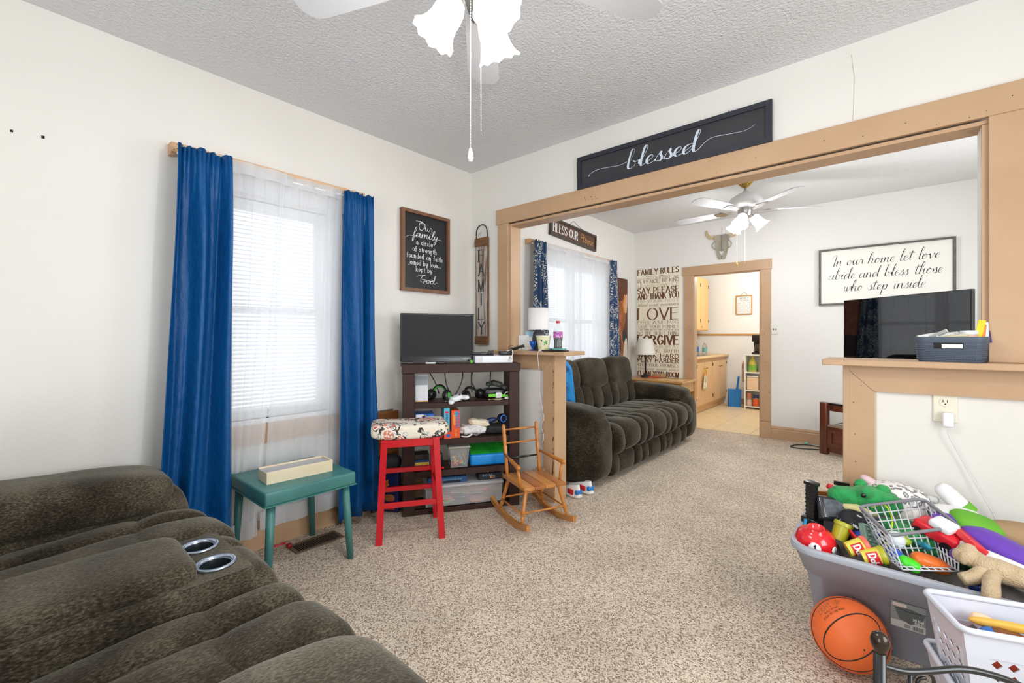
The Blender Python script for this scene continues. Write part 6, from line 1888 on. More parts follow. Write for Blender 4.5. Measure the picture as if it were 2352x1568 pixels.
loft(b, [(toff(rrect(.64, .33, .05, 6), 0, .065), .012), (toff(rrect(.700, .440, .06, 6), 0, .018), .262), (toff(rrect(.718, .458, .065, 6), 0, .012), .274), (toff(rrect(.764, .526, .078, 6), 0, -.004), .37)])
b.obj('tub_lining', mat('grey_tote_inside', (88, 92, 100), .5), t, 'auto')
# paper label on the long side: card, picture of a tub, lettering, bar code
P0, P1 = Vector((.0, -.1615, .0)), Vector((0, -.212, .262))
up_v = (Vector((0, -.2095, .262)) - Vector((0, -.1155, .01))).normalized()
Ml = plane_M((-.093, -.1677, .150), (1, 0, 0), up_v)
Ml = Ml @ Matrix.Translation((0, 0, .0025)) @ Matrix.Diagonal((1.07, 1.18, 1, 1))
def card(x0, x1, y0, y1, m, nm, dz=0.0, d=.0006):
    bb = B(); bb.prism([(x0, y0), (x1, y0), (x1, y1), (x0, y1)], d, Ml @ Matrix.Translation((0, 0, dz)))
    return bb.obj(nm, m, LAB)
LAB = B().prism([(0, 0), (.088, 0), (.088, .098), (0, .098)], .0008, Ml).obj('paper_label', mat('label_grey', (150, 156, 156), .5), t)
card(0, .088, 0, .026, mat('label_pale', (210, 210, 206), .5), 'label_foot', .0008)
card(.004, .04, .082, .094, mat('label_cream', (226, 216, 206), .5), 'label_patch', .0008)
bb = B(); bb.prism([(.022, .036), (.050, .022), (.078, .038), (.086, .072), (.050, .082), (.010, .076)], .0005, Ml @ Matrix.Translation((0, 0, .0014))); bb.obj('tub_picture', mat('label_tub', (98, 106, 106), .5), LAB)
bb = B()
ribbon(bb.bm, [(.008, .077), (.050, .070), (.087, .074)], lambda q, u: .0022, Ml @ Matrix.Translation((0, 0, .0021)))
text(bb, 'Home', Ml @ Matrix.Translation((0, 0, .0021)), .002, .06, .001)
for i in range(13):
    x = .056 + i * .0022
    ribbon(bb.bm, [(x, .004), (x, .020)], lambda q, u: .0012 if i % 3 else .0006, Ml @ Matrix.Translation((0, 0, .0021)))
for i in range(5):
    ribbon(bb.bm, [(.034, .018 - .003 * i), (.05, .018 - .003 * i)], lambda q, u: .001, Ml @ Matrix.Translation((0, 0, .0021)))
bb.obj('bar_code', M_INKD, LAB)
bb = B()
text(bb, '30 Gal', Ml @ Matrix.Translation((0, 0, .0025)), .056, .040, .010, width=.026, serif=False, thick=.18, thin=.15)
text(bb, '114 L', Ml @ Matrix.Translation((0, 0, .0025)), .060, .029, .008, width=.022, serif=False, thick=.18, thin=.15)
bb.obj('lettering', M_INK, LAB)

def toy(o, label, cat='toy', group=None):
    return tag(o, label, cat, group)
M_CROC = mat('green_plush', (52, 172, 92), .9, col2=(30, 140, 74), nscale=18, bump=1.0, bscale=220, bdist=.006, sheen=.3)
# black toy magazine standing up
t = thing('toy_magazine', 'upright black plastic toy clip at the left end of the toy heap', 'toy', (2.488, -.335, .37), (.10, .06, -.5))
B().bx(-.020, .020, -.014, .014, .03, .20, .003, 1).obj('clip_body', M_BLKP, t)
B().bx(-.026, .028, -.018, .018, .196, .212, .005, 2).obj('cap', M_BLKP, t, 'auto')
B().bx(-.036, .036, -.024, .024, 0, .05, .004, 1).obj('base_block', M_BLKP, t, 'auto')
b = B()
for i in range(7):
    b.bx(-.0215, .0215, -.0155, .0155, .06 + i * .018, .064 + i * .018)
s = b.obj('rib', M_BLKP, t); s['kind'] = 'stuff'
t = thing('plastic_case', 'black square plastic case with clear cloudy window among the toys', 'case', (2.562, -.345, .475), (math.radians(58), .12, .62))
B().bx(-.058, .058, -.052, .052, -.02, .014, .016, 4).obj('case_shell', mat('smoky_black', (40, 42, 46), .2, coat=.5), t, 'auto')
B().bx(-.040, .040, -.036, .036, .014, .0165, .004, 1).obj('window', mat('cloudy_window', (98, 104, 112), .35, col2=(70, 76, 84), nscale=60), t)
t = thing('toy_helmet', 'red plastic helmet shaped toy with white number 1 stickers in the tote', 'toy', (2.520, -.520, .385), (.25, -.05, .5))
B().lathe([(.05, -.03), (.068, -.02), (.072, .005), (.062, .035), (.042, .052), (.032, .056), (.030, .066), (.024, .066), (.022, .05), (0, .046)], n=32).obj('shell', mat('toy_gloss_red', (222, 26, 40), .2, coat=.6), t, True)
B().lathe([(.066, -.028), (.080, -.024), (.082, -.010), (.070, -.008)], n=32).obj('rubber_band', mat('dark_rubber', (66, 68, 74), .5), t, True)
for az, el, r in ((-2.0, .30, .021), (-.95, .12, .013)):
    d = Vector((math.cos(az) * math.cos(el), math.sin(az) * math.cos(el), math.sin(el)))
    c = Vector((d.x * .072, d.y * .072, .004 + .045 * math.sin(el)))
    q = B().lathe([(0, .0006), (r, 0), (r, -.002)], tuple(c + d * .0015), tuple(d), 24).obj('sticker', M_INK, t, True)
    rt = Vector((0, 0, 1)).cross(d).normalized()
    bb = B(); text(bb, '1', plane_M(c + d * .0028, rt, d.cross(rt)), -r * .22, -r * .55, r * 1.1, thick=.2, thin=.12); bb.obj('lettering', M_DARK, q)
def dough_can(label, loc, rot, m, band, lid):
    t = thing('dough_can', label, 'tub', loc, rot, 'modelling dough tubs in the tote')
    B().lathe([(0, 0), (.026, 0), (.030, .060), (0, .060)], n=28).obj('tub', m, t, 'auto')
    B().lathe([(0, .072), (.030, .072), (.033, .068), (.033, .056), (.030, .056)], n=28).obj('lid', lid, t, 'auto')
    if band:
        bb = B()
        bb.grid(lambda u, v: Vector(((.0275 + .004 * (v * .6 + .15) + .0006) * math.cos(-PI / 2 + (u - .5) * 1.9), (.0275 + .004 * (v * .6 + .15) + .0006) * math.sin(-PI / 2 + (u - .5) * 1.9), .012 + .036 * v)), 12, 2)
        bb.obj('red_badge', mat('badge_red', (206, 30, 44), .4), t, True)
        bb = B(); text(bb, band, Matrix(), -.021, .019, .021, width=.042, serif=False, thick=.24, thin=.18)
        for v in bb.bm.verts:
            a = v.co.x / .031; z = v.co.y; r = .0275 + .004 * z / .06 + .0016
            v.co = Vector((r * math.sin(a), -r * math.cos(a), z))
        bb.obj('lettering', M_INK, t)
    return t
M_YG = mat('lemon_plastic', (226, 212, 82), .4)
M_OLV = mat('olive_dough', (172, 168, 40), .35)
dough_can('olive yellow dough tub standing behind the two labelled tubs', (2.592, -.478, .40), (-.25, .35, .3), M_OLV, None, M_OLV)
bb = B()
dough_can('yellow Play-Doh tub lying nearer the red helmet toy', (2.625, -.545, .395), (.1, 1.15, .55), M_YG, 'Doh', mat('coral_lid', (236, 100, 84), .4))
dough_can('yellow Play-Doh tub lying nearer the grey green tray', (2.672, -.560, .385), (.1, 1.2, .35), M_YG, 'Doh', M_OLV)
bb.bm.free()
# foam dart, blue tube, grey disc
t = thing('foam_dart', 'blue foam dart with a red tip pointing out beside the crocodile', 'toy', (2.60, -.225, .515), (0, 1.35, 2.75))
B().cyl((0, 0, -.06), (0, 0, .04), .0125, .0125, 14).obj('foam_body', mat('dart_blue', (36, 82, 206), .6), t, True)
B().cyl((0, 0, .04), (0, 0, .075), .013, .0125, 14).obj('tip', mat('dart_red', (226, 48, 60), .5), t, True)
toy(B().cyl((0, 0, 0), (.012, .02, .10), .006, .006, 10).obj('blue_straw', mat('sky_plastic', (30, 140, 200), .4), None, True, loc=(2.462, -.43, .33)), 'bright blue plastic tube standing at the left end of the tote')
toy(B().lathe([(0, 0), (.05, 0), (.054, .008), (.05, .016), (0, .016)], n=28).obj('grey_disc', mat('pale_grey_plastic', (176, 176, 174), .4), None, 'auto', loc=(2.49, -.455, .36), rot=(1.1, .3, 1.1)), 'pale grey plastic disc leaning behind the red helmet toy')
toy(B().bx(-.06, .06, -.03, .03, 0, .02, .006, 2).obj('blue_cap', mat('royal_blue', (34, 70, 190), .4), None, 'auto', loc=(2.655, -.43, .43), rot=(.5, .2, -.5)), 'royal blue cloth cap behind the yellow tubs')  # a blue cap, drawn as a rounded slab
b = B(); b.sup((0, 0, 0), (.16, .12, .10), .7, .7, fn=wrinkle(81, .014)); o = b.obj('black_shirt', mat('black_print_cloth', (30, 30, 36), .8, col2=(210, 210, 214), nscale=24, nlo=.62, nhi=.64), None, True, loc=(2.665, -.37, .435), rot=(.4, .3, .4)); tag(o, 'bunched black cloth with white print between the black case and wire basket', 'clothing')
# plush crocodile
t = thing('plush_crocodile', 'green plush crocodile whose head rests on the heap of toys', 'plush toy', (2.70, -.25, .505), (.05, .10, .25))
B().sup((.0, 0, .012), (.19, .13, .115), .9, .9, fn=wrinkle(83, .004), nu=36, nv=20).obj('head', M_CROC, t, True)
B().sup((-.105, -.01, .012), (.13, .085, .075), .85, .85, rot=(0, -.15, 0)).obj('snout', M_CROC, t, True)
B().sup((-.135, -.012, .034), (.035, .05, .026), 1, 1, nu=14, nv=8).obj('nostril_bump', M_CROC, t, True)
for s in (-1, 1):
    e = B().sup((-.045, s * .052, .055), (.045, .034, .045), 1, 1, nu=16, nv=10).obj('brow', M_CROC, t, True)
    B().sup((-.058, s * .064, .045), (.018, .014, .020), 1, 1, nu=12, nv=8).obj('eye', mat('bead_black', (18, 18, 20), .1, spec=.9), t, True)
B().sup((.02, .0, .066), (.05, .05, .04), .9, .9, nu=16, nv=10).obj('crest', M_CROC, t, True)
B().sup((-.06, -.02, -.026), (.15, .09, .05), .9, .9, nu=24, nv=12).obj('jaw', mat('cream_plush', (222, 206, 150), .9), t, True)
b = B(); b.sup((.11, -.09, -.09), (.26, .17, .13), .85, .85, rot=(0, .15, -.4), fn=wrinkle(85, .010), nu=36, nv=20); b.obj('body', M_CROC, t, True)
# leopard print plush
def leopard_mat():
    m = mat('leopard_plush', (236, 232, 230), .9, sheen=.3)
    nt = m.node_tree; p = nt.nodes['Principled BSDF']; L = nt.links.new
    tc = nt.nodes.new('ShaderNodeTexCoord'); n = nt.nodes.new('ShaderNodeTexNoise'); n.inputs['Scale'].default_value = 25
    L(tc.outputs['Object'], n.inputs['Vector'])
    vm = nt.nodes.new('ShaderNodeVectorMath'); vm.operation = 'MULTIPLY_ADD'; vm.inputs[1].default_value = (.022, .022, .022)
    L(n.outputs['Color'], vm.inputs[0]); L(tc.outputs['Object'], vm.inputs[2])
    v = nt.nodes.new('ShaderNodeTexVoronoi'); v.inputs['Scale'].default_value = 52; L(vm.outputs[0], v.inputs['Vector'])
    r = nt.nodes.new('ShaderNodeValToRGB'); r.color_ramp.interpolation = 'CONSTANT'; e = r.color_ramp.elements
    e[0].position, e[0].color = 0, lin((190, 188, 190)); e[1].position, e[1].color = .45, lin((238, 234, 232))
    x = e.new(.26); x.color = lin((128, 124, 124))
    L(v.outputs['Distance'], r.inputs['Fac']); L(r.outputs['Color'], p.inputs['Base Color'])
    return m
t = thing('plush_cat', 'white and grey leopard print plush lying behind the crocodile', 'plush toy', (2.765, -.155, .51), (0, 0, -.15))
B().sup((0, 0, 0), (.24, .19, .15), .95, .95, nu=36, nv=20).obj('body', leopard_mat(), t, True)
B().sup((.05, -.06, -.03), (.13, .09, .08), .95, .95).obj('muzzle', mat('cream_white_plush', (236, 226, 222), .9), t, True)
B().sup((-.09, .0, .06), (.07, .06, .035), .9, .9, rot=(0, .5, .2), nu=18, nv=10).obj('ear', mat('pink_grey_plush', (226, 196, 200), .9), t, True)
B().sup((.115, .02, .03), (.04, .025, .03), .7, .7, nu=12, nv=8).obj('tag', mat('satin_tag', (206, 206, 206), .5), t, True)
# tilted grey lattice basket
t = thing('lattice_basket', 'grey plastic lattice basket tipped on its side on top of the toys', 'basket', (2.80, -.40, .46))
o0 = Vector((2.80, -.40, .46))
A_, B_, C_ = Vector((2.655, -.415, .530)), Vector((2.850, -.215, .552)), Vector((2.945, -.350, .508))
E_, F_, G_ = Vector((2.738, -.548, .402)), Vector((2.885, -.452, .408)), Vector((2.930, -.500, .398))
D_ = A_ + (C_ - B_)
H_ = E_ + (G_ - F_)
M_LAT = mat('lattice_grey', (204, 204, 210), .4)
def lattice(nm, a, c, e, g, nu, nv):
    b = B()
    a, c, e, g = a - o0, c - o0, e - o0, g - o0
    def q(u, v):
        return (a.lerp(c, u)).lerp(e.lerp(g, u), v)
    for i in range(nu + 1):
        b.tube([q(i / nu, k / 4) for k in range(5)], .0026, 5)
    for j in range(nv + 1):
        b.tube([q(k / 4, j / nv) for k in range(5)], .0026, 5)
    s = b.obj(nm, M_LAT, t, True)
    return s
lattice('long_side', A_, B_, E_, F_, 9, 6)
lattice('end_side', B_, C_, F_, G_, 6, 6)
lattice('base_grid', E_, F_, H_, G_, 8, 4)
lattice('far_end_side', A_, D_, E_, H_, 4, 6)
rp = []
for p, q, r in ((D_, A_, B_), (A_, B_, C_), (B_, C_, D_), (C_, D_, A_)):
    for k in range(5):
        u = k / 4
        s0, s1 = q.lerp(p, .12), q.lerp(r, .12)
        rp.append((s0.lerp(q, u)).lerp(q.lerp(s1, u), u) - o0)
B().tube(rp, .0062, 8, closed=True).obj('rim', mat('lattice_rim', (132, 132, 138), .35), t, True)
# things seen through and around the basket
b = B(); b.sup((0, 0, 0), (.15, .10, .08), .85, .85, fn=wrinkle(87, .012)); o = b.obj('plush_tail', M_CROC, None, True, loc=(2.80, -.36, .43), rot=(.2, .2, .5)); tag(o, 'second green plush toy half covered by the lattice basket', 'plush toy')
toy(B().sup((0, 0, 0), (.062, .062, .062), 1, 1).obj('clear_ball', mat('white_ball', (226, 234, 238), .2), None, True, loc=(2.765, -.46, .445)), 'whitish ball under the lattice basket', 'ball')
t = thing('toy_truck', 'red and white toy vehicle under the right end of the lattice basket', 'toy', (2.885, -.36, .455), (.1, .3, -.5))
B().bx(-.07, .07, -.04, .04, 0, .045, .012, 3).obj('body', mat('toy_red2', (218, 34, 50), .3), t, 'auto')
B().bx(-.03, .04, -.034, .034, .042, .075, .012, 3).obj('cab', M_WP, t, 'auto')
for sx in (-1, 1):
    for sy in (-1, 1):
        B().cyl((sx * .045, sy * .036, .004), (sx * .045, sy * .046, .004), .018, .018, 16).obj('wheel', M_BLKP, t, 'auto')
b = B(); b.bx(-.025, .025, -.07, .07, 0, .022, .006, 2); toy(b.obj('red_bar_toy', mat('toy_red3', (226, 52, 60), .35), None, 'auto', loc=(2.955, -.395, .475), rot=(.2, .5, .5)), 'red plastic bar toy standing out right of the lattice basket')
t = thing('toy_tray', 'grey green ridged plastic tray edged red between tubs and lattice basket', 'toy', (2.700, -.490, .415), (1.15, .35, 1.0))
B().bx(-.045, .045, -.065, .065, -.004, .004, .003, 1).obj('tray', mat('sage_plastic', (110, 134, 122), .5), t, 'auto')
b = B(); b.frame(-.05, .05, -.07, .07, .008, .016, Matrix.Translation((0, 0, -.008))); b.obj('rim', mat('sage_plastic', (110, 134, 122), .5), t)
b = B()
for i in range(6):
    b.bx(-.03, .03, -.052 + i * .02, -.044 + i * .02, .004, .012, .002, 1)
s = b.obj('ridge', mat('sage_plastic', (110, 134, 122), .5), t); s['kind'] = 'stuff'
toy(B().bx(-.004, .004, -.06, .06, 0, .05, .002, 1).obj('red_frame_strip', mat('toy_red', (206, 30, 40), .4), None, loc=(2.672, -.495, .39), rot=(.5, -.5, .5)), 'red plastic frame strip leaning beside the grey green tray')  # a red frame, drawn as one strip
for i, (loc, d, c, lb) in enumerate((((2.80, -.535, .395), (.07, .05, .04), (70, 214, 40), 'bright green knobbly toy at the lower front of the lattice basket'), ((2.86, -.49, .40), (.12, .06, .045), (226, 112, 40), 'orange plastic toy under the lattice basket corner'), ((2.765, -.515, .41), (.06, .05, .035), (32, 92, 200), 'small blue toy at the front edge under the lattice basket'), ((2.79, -.42, .44), (.10, .05, .03), (166, 190, 50), 'olive green toy beneath the whitish ball'), ((2.84, -.43, .435), (.09, .03, .02), (30, 140, 170), 'teal stick toy beneath the lattice basket'), ((2.93, -.43, .41), (.08, .06, .05), (36, 70, 48), 'dark green toy under the right end of the lattice basket'), ((2.98, -.545, .375), (.06, .05, .04), (34, 60, 130), 'navy toy peeking from below the beige plush'))):
    o = B().sup((0, 0, 0), d, .7, .7, nu=20, nv=12, fn=wrinkle(90 + i, .004)).obj('plastic_toy', mat('toy_col_%d' % i, c, .35), None, True, loc=loc, rot=(.2 * i, .3, .5 * i)); toy(o, lb)
b = B(); b.tube(spl([Vector(p) for p in ((2.69, -.36, .52), (2.73, -.33, .53), (2.755, -.37, .50), (2.75, -.43, .45), (2.74, -.48, .43))], 6), .004, 6)
toy(b.obj('lime_string', mat('lime_cord', (196, 222, 50), .5), None, True), 'thin lime string looping at the left end of the lattice basket', 'cord')
# plain soft things in the far right of the heap
M_WPL = mat('white_plush', (234, 234, 234), .85, sheen=.2)
M_PUR = mat('purple_plush', (104, 62, 176), .8, sheen=.3)
M_LIM = mat('lime_plush', (104, 176, 48), .8)
t = thing('bolster_pillow', 'plain white tube pillow with a green band leaning at the wall', 'pillow', (2.955, -.165, .545), (-.15, -.75, .15))
B().sup((0, 0, .02), (.062, .062, .13), .6, 1, nu=24, nv=14).obj('tube', M_WPL, t, True)
B().lathe([(.0325, -.045), (.033, -.03), (.0325, -.012)], n=24).obj('green_band', M_LIM, t, True)
o = B().sup((0, 0, 0), (.17, .12, .09), .7, .7, fn=wrinkle(101, .006)).obj('lime_pillow', M_LIM, None, True, loc=(3.0, -.25, .485), rot=(.2, .3, .4)); tag(o, 'small lime green pillow at the right of the heap', 'pillow')
o = B().sup((0, 0, 0), (.15, .11, .06), .6, .6, fn=wrinkle(105, .006)).obj('white_pillow', M_WPL, None, True, loc=(2.945, -.225, .505), rot=(.3, .1, .3)); tag(o, 'small white pillow above the lime one by the wall', 'pillow')
o = B().sup((0, 0, 0), (.22, .10, .08), .75, .75, fn=wrinkle(109, .006)).obj('purple_pillow', M_PUR, None, True, loc=(3.05, -.34, .455), rot=(.1, .3, -.35)); tag(o, 'long plain purple pillow at the right end of the heap', 'pillow')
o = B().sup((0, 0, 0), (.12, .09, .06), .8, .8).obj('purple_cushion', M_PUR, None, True, loc=(2.925, -.275, .495), rot=(.1, .1, .2)); tag(o, 'small purple cushion behind the lattice basket rim', 'cushion')
for i, (loc, rz, lb) in enumerate((((3.0, -.415, .44), -.2, 'upper white rolled cloth with purple end beside the beige plush'), ((3.01, -.455, .415), -.15, 'lower white rolled cloth with purple end above the beige plush'))):
    t = thing('rolled_cloth', lb, 'cloth', loc, (0, .25, rz))
    B().tube([(-.07, 0, 0), (-.03, 0, .002), (.05, 0, .002), (.13, 0, 0)], [.021, .024, .026, .028], 16).obj('roll', M_WPL, t, True)
    B().sup((-.078, 0, 0), (.05, .044, .044), .9, .9, nu=18, nv=10).obj('purple_end', M_PUR, t, True)
    B().lathe([(.0245, -.012), (.025, 0), (.0255, .014)], (-.035, 0, 0), (1, 0, 0), 20).obj('green_band', M_LIM, t, True)
o = B().sup((0, 0, 0), (.18, .13, .10), .8, .8, fn=wrinkle(111, .008)).obj('brown_plush', mat('brown_fleece', (172, 142, 106), .95, bump=.8, bscale=150), None, True, loc=(3.10, -.22, .47)); tag(o, 'brown fleecy plush at the back right of the heap', 'plush toy')
# beige plush dog hanging over the rim: one body
t = thing('plush_dog', 'limp beige plush dog draped over the front rim of the grey tote', 'plush toy', (3.0, -.52, .41))
M_BEI = mat('beige_plush', (214, 190, 156), .95, col2=(200, 174, 138), nscale=30, bump=1.0, bscale=220, bdist=.006, sheen=.3)
b = B()
b.tube(spl([Vector(p) for p in ((-.075, .035, .052), (-.04, .02, .058), (-.015, .005, .040), (.02, 0, .03), (.07, -.01, .025), (.12, -.03, .02), (.135, -.035, .018))], 5), [.006, .018, .026, .030, .032, .030, .022, .024, .026, .029, .031, .033, .034, .035, .036, .037, .037, .036, .035, .034, .033, .031, .028, .025, .022, .018, .014, .010, .007, .004, .003][:31], 16)
b.obj('body', M_BEI, t, True)
B().sup((-.045, .015, .048), (.085, .06, .058), .95, .95).obj('head', M_BEI, t, True)
for pts, nm in ((((.015, -.015, .03), (.0, -.055, .012), (-.008, -.115, .0), (-.012, -.135, -.03), (-.018, -.14, -.055)), 'leg'), (((-.01, -.01, .03), (-.04, -.045, .005), (-.07, -.06, -.005)), 'leg'), (((.09, -.03, .015), (.12, -.07, .0), (.15, -.09, -.01)), 'leg')):
    P = spl([Vector(p) for p in pts], 5)
    B().tube(P, [.018 + .004 * math.sin(PI * i / len(P)) for i in range(len(P))], 12).obj(nm, M_BEI, t, True)
for s in (-1, 1):
    B().sup((-.06, .015 + s * .028, .05), (.022, .012, .045), .9, .9, nu=12, nv=8).obj('ear', M_BEI, t, True)
# brown wooden board behind the heap
toy(B().bx(-.07, .07, -.006, .006, 0, .10, .002, 1).obj('wood_board', M_MAPX2, None, loc=(2.555, -.245, .42), rot=(0, 0, .4)), 'brown wooden board standing behind the black case', 'board')
toy(B().bx(-.03, .03, -.008, .008, 0, .018, .002, 1).obj('black_strip', M_BLKP, None, loc=(2.575, -.10, .515), rot=(0, .05, .1)), 'short black strip left of the crocodile snout')
# fill below the visible layer so that the heap rests on something
b = B(); b.sup((0, 0, 0), (.60, .34, .36), .6, .5, fn=wrinkle(121, .012)); o = b.obj('folded_blanket', mat('dark_blanket', (128, 120, 112), .9), None, True, loc=(2.845, -.325, .215)); tag(o, 'dark folded blanket under the toys inside the grey tote', 'blanket')

# ------------------------------------------------------------------ basketball
t = thing('basketball', 'orange rubber basketball lettered LIGHT UP leaning on the grey tote', 'basketball', (2.635, -.632, .121))
R = .12
M_BALL = mat('orange_rubber', (240, 112, 52), .5, bump=.15, bscale=500)
B().lathe([(R * math.sin(PI * i / 28), -R * math.cos(PI * i / 28)) for i in range(29)], n=48).obj('ball', M_BALL, t, True)
vdir = (Vector(cam.location) - Vector(t.location)).normalized()
# axes of the printed side: fixed in the world, facing the room
fz = Vector((.07, -.86, .50)).normalized()
fx = Vector((1, 0, 0)); fx = (fx - fz * fx.dot(fz)).normalized()
fy = fz.cross(fx)
def ball_pt(x, y, r=R):
    """x, y are angles in radians on the printed side"""
    a = math.hypot(x, y)
    if a < 1e-6:
        return fz * r
    s = math.sin(a) / a
    return (fx * (x * s) + fy * (y * s) + fz * math.cos(a)) * r
def seam(pts, r=.0026, nm='seam'):
    bb = B()
    bb.tube([ball_pt(x, y, R - .0006) for x, y in pts], r, 6)
    return bb.obj(nm, mat('ball_seam', (30, 22, 20), .6), t, True)
ca, sa = math.cos(.86), math.sin(.86)
def rot2(x, y):
    return (x * ca - y * sa, x * sa + y * ca)
seam([rot2(.98 * math.cos(a) - .05, .50 * math.sin(a) - .12) for a in [-1.1 + 2 * PI * i / 64 for i in range(63)]])
seam([rot2(1.28 * math.cos(a), 1.14 * math.sin(a)) for a in [2 * PI * i / 60 for i in range(61)]], .0022)
def ball_text(s_, cx, cy, h, w, ang, **kw):
    bb = B()
    text(bb, s_, Matrix(), -w / 2, -h / 2, h, width=w, serif=False, **kw)
    c, s = math.cos(ang), math.sin(ang)
    for v in bb.bm.verts:
        x, y = v.co.x, v.co.y - .35 * v.co.x * v.co.x
        v.co = ball_pt(cx + x * c - y * s, cy + x * s + y * c, R + .0005)
    return bb
ball_text('LIGHT UP', -.62, .62, .17, .80, .80, thick=.10, thin=.08).obj('lettering', mat('bronze_print', (150, 96, 60), .5), t)
ball_text('WHILE MOVING', -.50, .50, .06, .50, .80, thick=.13, thin=.11).obj('lettering', mat('ball_print', (110, 50, 28), .6), t)
ball_text('OFFICIAL SIZE 7 AND WEIGHT', -.43, .42, .06, .74, .80, thick=.13, thin=.11).obj('lettering', mat('ball_print', (110, 50, 28), .6), t)
for i in range(4):
    ball_text('INFLATE TO 7-9 LBS', .70 + .035 * i, -.42 - .045 * i, .03, .32, .75, thick=.13, thin=.11).obj('lettering', mat('ball_print', (110, 50, 28), .6), t)
bb = B(); bb.sup((0, 0, 0), (.006, .006, .006), 1, 1, nu=10, nv=6); bb.obj('valve', M_DARK, t, True, loc=ball_pt(.36, -.32, R))

# ------------------------------------------------------------------ white baskets and the iron stand at the lower right
M_WB = mat('white_translucent_plastic', (208, 211, 222), .35, spec=.4)
def basket(label, loc, rz, w, d, h, ty, inside=None):
    t = thing('laundry_basket', label, 'basket', loc, rz)
    nrow, ncol = 5, 0
    def side(p0, p1, q0, q1, n, rows, nm):
        """wall panel between bottom edge p0-p1 and top edge q0-q1 with diamond holes"""
        b = B()
        p0, p1, q0, q1 = map(Vector, (p0, p1, q0, q1))
        def P(u, v):
            return p0.lerp(p1, u).lerp(q0.lerp(q1, u), v)
        # staggered diamond openings: the remaining lattice is built of short bars
        u0, u1, v0, v1 = .14, .86, .14, .80
        for a, c, e, g in ((0, 1, 0, v0), (0, 1, v1, 1), (0, u0, v0, v1), (u1, 1, v0, v1)):
            b.bm.faces.new([b.bm.verts.new(P(*x)) for x in ((a, e), (c, e), (c, g), (a, g))])
        du, dv = (u1 - u0) / n, (v1 - v0) / rows
        # square cells tiled; every cell has a diamond hole with half size k
        k = .36
        for i in range(n):
            for j in range(rows):
                cu, cv = u0 + du * (i + .5), v0 + dv * (j + .5)
                cor = [(cu - du / 2, cv - dv / 2), (cu + du / 2, cv - dv / 2), (cu + du / 2, cv + dv / 2), (cu - du / 2, cv + dv / 2)]
                mid = [(cu, cv - dv / 2), (cu + du / 2, cv), (cu, cv + dv / 2), (cu - du / 2, cv)]
                dia = [(cu, cv - dv * k), (cu + du * k, cv), (cu, cv + dv * k), (cu - du * k, cv)]
                V = lambda x: b.bm.verts.new(P(*x))
                for a in range(4):
                    c = (a + 1) % 4
                    b.bm.faces.new([V(mid[a]), V(cor[c]), V(mid[c]), V(dia[c]), V(dia[a])])
        bmesh.ops.remove_doubles(b.bm, verts=b.bm.verts[:], dist=1e-5)
        o = b.obj(nm, M_WB, t)
        md = o.modifiers.new('wall', 'SOLIDIFY'); md.thickness = .003
        return o
    b0 = [(-w / 2 * ty, -d / 2 * ty, 0), (w / 2 * ty, -d / 2 * ty, 0), (w / 2 * ty, d / 2 * ty, 0), (-w / 2 * ty, d / 2 * ty, 0)]
    t0 = [(-w / 2, -d / 2, h), (w / 2, -d / 2, h), (w / 2, d / 2, h), (-w / 2, d / 2, h)]
    for i, (n, nm) in enumerate(((7, 'front_wall'), (4, 'end_wall'), (7, 'rear_wall'), (4, 'end_wall'))):
        j = (i + 1) % 4
        side(b0[i], b0[j], t0[i], t0[j], n, 6, nm)
    b = B(); b.bm.faces.new([b.bm.verts.new(p) for p in b0]); o = b.obj('floor_panel', M_WB, t)
    b = B()
    P = rrect(w + .01, d + .01, .025, 6)
    dip = lambda x, y: h + .004 - .022 * max(0, 1 - abs(x) / (w * .42)) * (1 if y < 0 else .3)
    b.tube([(x, y, dip(x, y)) for x, y in P], .0085, 8, closed=True)
    b.obj('rolled_rim', M_WB, t, True)
    return t
basket('upper white plastic basket with diamond holes at the lower right corner', (3.025, -.875, .135), math.radians(20), .34, .185, .305, .74)
basket('lower white plastic basket that the upper white basket sits in', (3.045, -.85, 0), math.radians(14), .37, .23, .26, .78)
for i, (loc, d, c, r, lb) in enumerate((((3.0, -.86, .415), (.16, .022, .022), (226, 178, 76), (.1, -.1, .1), 'mustard yellow stick on top inside the white basket'), ((2.985, -.885, .385), (.09, .06, .04), (40, 110, 190), (.2, .1, .4), 'blue toy inside the white basket'), ((3.02, -.875, .39), (.12, .05, .03), (124, 74, 44), (.1, .2, .2), 'brown toy strip inside the white basket'), ((3.04, -.91, .385), (.10, .06, .04), (236, 190, 100), (.1, 0, .5), 'tan toy at the right inside the white basket'), ((2.95, -.845, .405), (.05, .03, .03), (240, 196, 160), (.4, .2, .3), 'peach coloured toy hook at the left inside the white basket'), ((2.98, -.87, .32), (.20, .12, .10), (206, 80, 50), (.1, .2, .3), 'red orange toy seen through the basket holes'), ((3.06, -.86, .33), (.16, .12, .10), (60, 60, 66), (.2, 0, .1), 'dark toy low in the white basket'))):
    o = B().sup((0, 0, 0), d, .7, .7, nu=20, nv=12, fn=wrinkle(140 + i, .004)).obj('plastic_toy', mat('bin_toy_%d' % i, c, .4), None, True, loc=loc, rot=r); toy(o, lb)
t = thing('iron_stand', 'black wrought iron stand with ball finial and scrolls in front of the basketball', 'stand', (2.737, -1.43, 0), math.radians(37))
M_WI = mat('wrought_iron', (22, 22, 23), .3, spec=.6)
B().cyl((0, 0, 0), (0, 0, .53), .0115, .0115, 16).obj('post', M_WI, t, True)
B().lathe([(0, -.005), (.010, -.004), (.012, .006), (.0165, .016), (.0175, .026), (.014, .037), (.007, .043), (0, .044)], (0, 0, .53), None, 20).obj('finial', mat('bronze_finial', (62, 52, 44), .25, metal=.6), t, True)
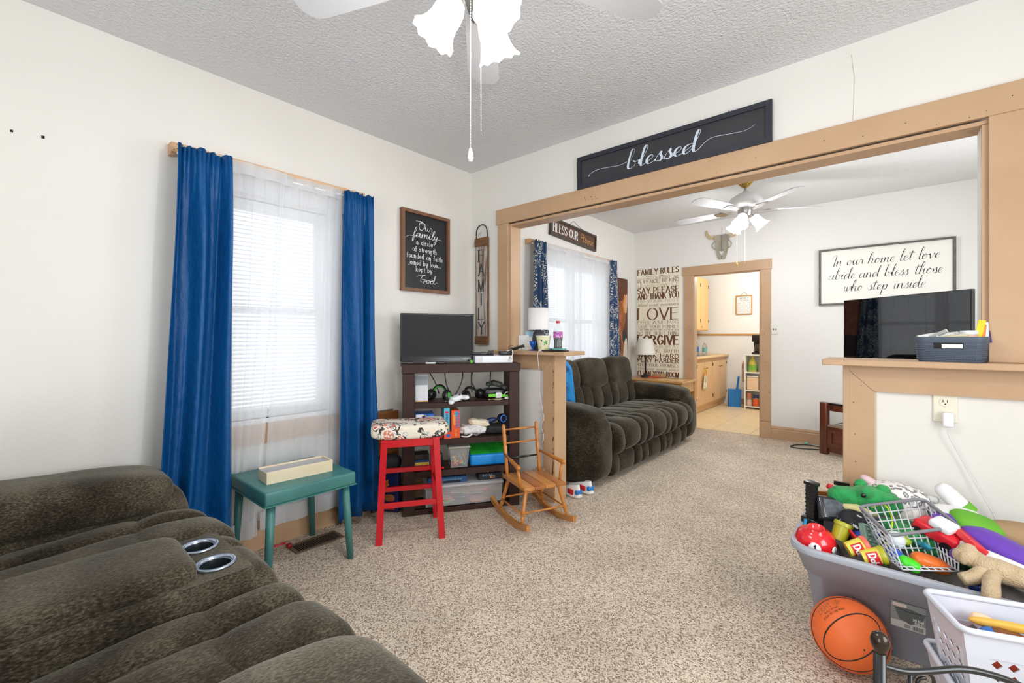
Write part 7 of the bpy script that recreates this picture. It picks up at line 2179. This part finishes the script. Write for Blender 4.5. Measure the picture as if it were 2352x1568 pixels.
B().cyl((.62, 0, 0), (.62, 0, .50), .0115, .0115, 16).obj('post', M_WI, t, True)
P = spl([Vector(p) for p in ((0, 0, .502), (.05, 0, .491), (.10, 0, .494), (.17, 0, .501), (.24, 0, .488), (.31, 0, .462), (.42, 0, .43), (.62, 0, .42))], 8)
B().tube(P, .0068, 10).obj('top_rail', M_WI, t, True)
B().tube([(0, 0, .20), (.62, 0, .20)], .006, 8).obj('lower_rail', M_WI, t, True)
B().tube([(.062, 0, .49), (.062, 0, .20)], .0042, 8).obj('upright', M_WI, t, True)
def scroll(cx, cz, r, turns, a0, sgn):
    n = 40
    return [Vector((cx + sgn * r * (1 - .62 * i / n) * math.cos(a0 - turns * 2 * PI * i / n), 0, cz + r * (1 - .62 * i / n) * math.sin(a0 - turns * 2 * PI * i / n))) for i in range(n + 1)]
B().tube(scroll(.090, .468, .026, 1.25, PI * .9, 1), .0038, 7).obj('scroll', M_WI, t, True)
B().tube(spl([Vector(p) for p in ((.062, 0, .44), (.075, 0, .415), (.10, 0, .40), (.15, 0, .40), (.19, 0, .415), (.225, 0, .405), (.24, 0, .37))], 6), .0038, 7).obj('scroll', M_WI, t, True)
B().tube(scroll(.255, .43, .045, 1.1, PI * .8, 1), .0038, 7).obj('scroll', M_WI, t, True)
import OpenImageIO as oiio,sys,numpy as np
b=oiio.ImageBuf('/workdir/render_main.png');a=b.get_pixels(oiio.FLOAT)[:,:,:3];H,W=a.shape[:2];k=W/2352
for n,x,y in [('wallL',150,600),('wallLtop',300,150),('wall nearcorner',1000,430),('back R',2000,120),('ceil near fan',1300,200),('ceil left',500,80),('ceil corner',1050,360),('ceil2',1500,480),('farwall',1850,500),('farwall low',1820,900),('trim hdr',1900,340),('trim post',2310,600),('half wall R',2200,1030),('carpet mid',1200,1400),('carpet far',1700,1050),('carpet L',900,1300),('sheer top',650,560),('sheer low',640,1000),('win1',640,800),('blue',430,700),('sofa near',250,1320),('sofa side',150,1520),('rear sofa side',1350,1060),('rear seat',1470,960),('tv1',1000,780),('unit apron',1050,848),('kit wall',1660,700),('kit cab',1650,880),('kit floor',1670,970),('tote',2000,1350),('ball',1950,1450),('table',680,1110)]:
    X,Y=int(x*k),int(y*k);p=a[Y-2:Y+3,X-2:X+3].mean((0,1))*255
    print(f"{n:16s}",p.round().astype(int))
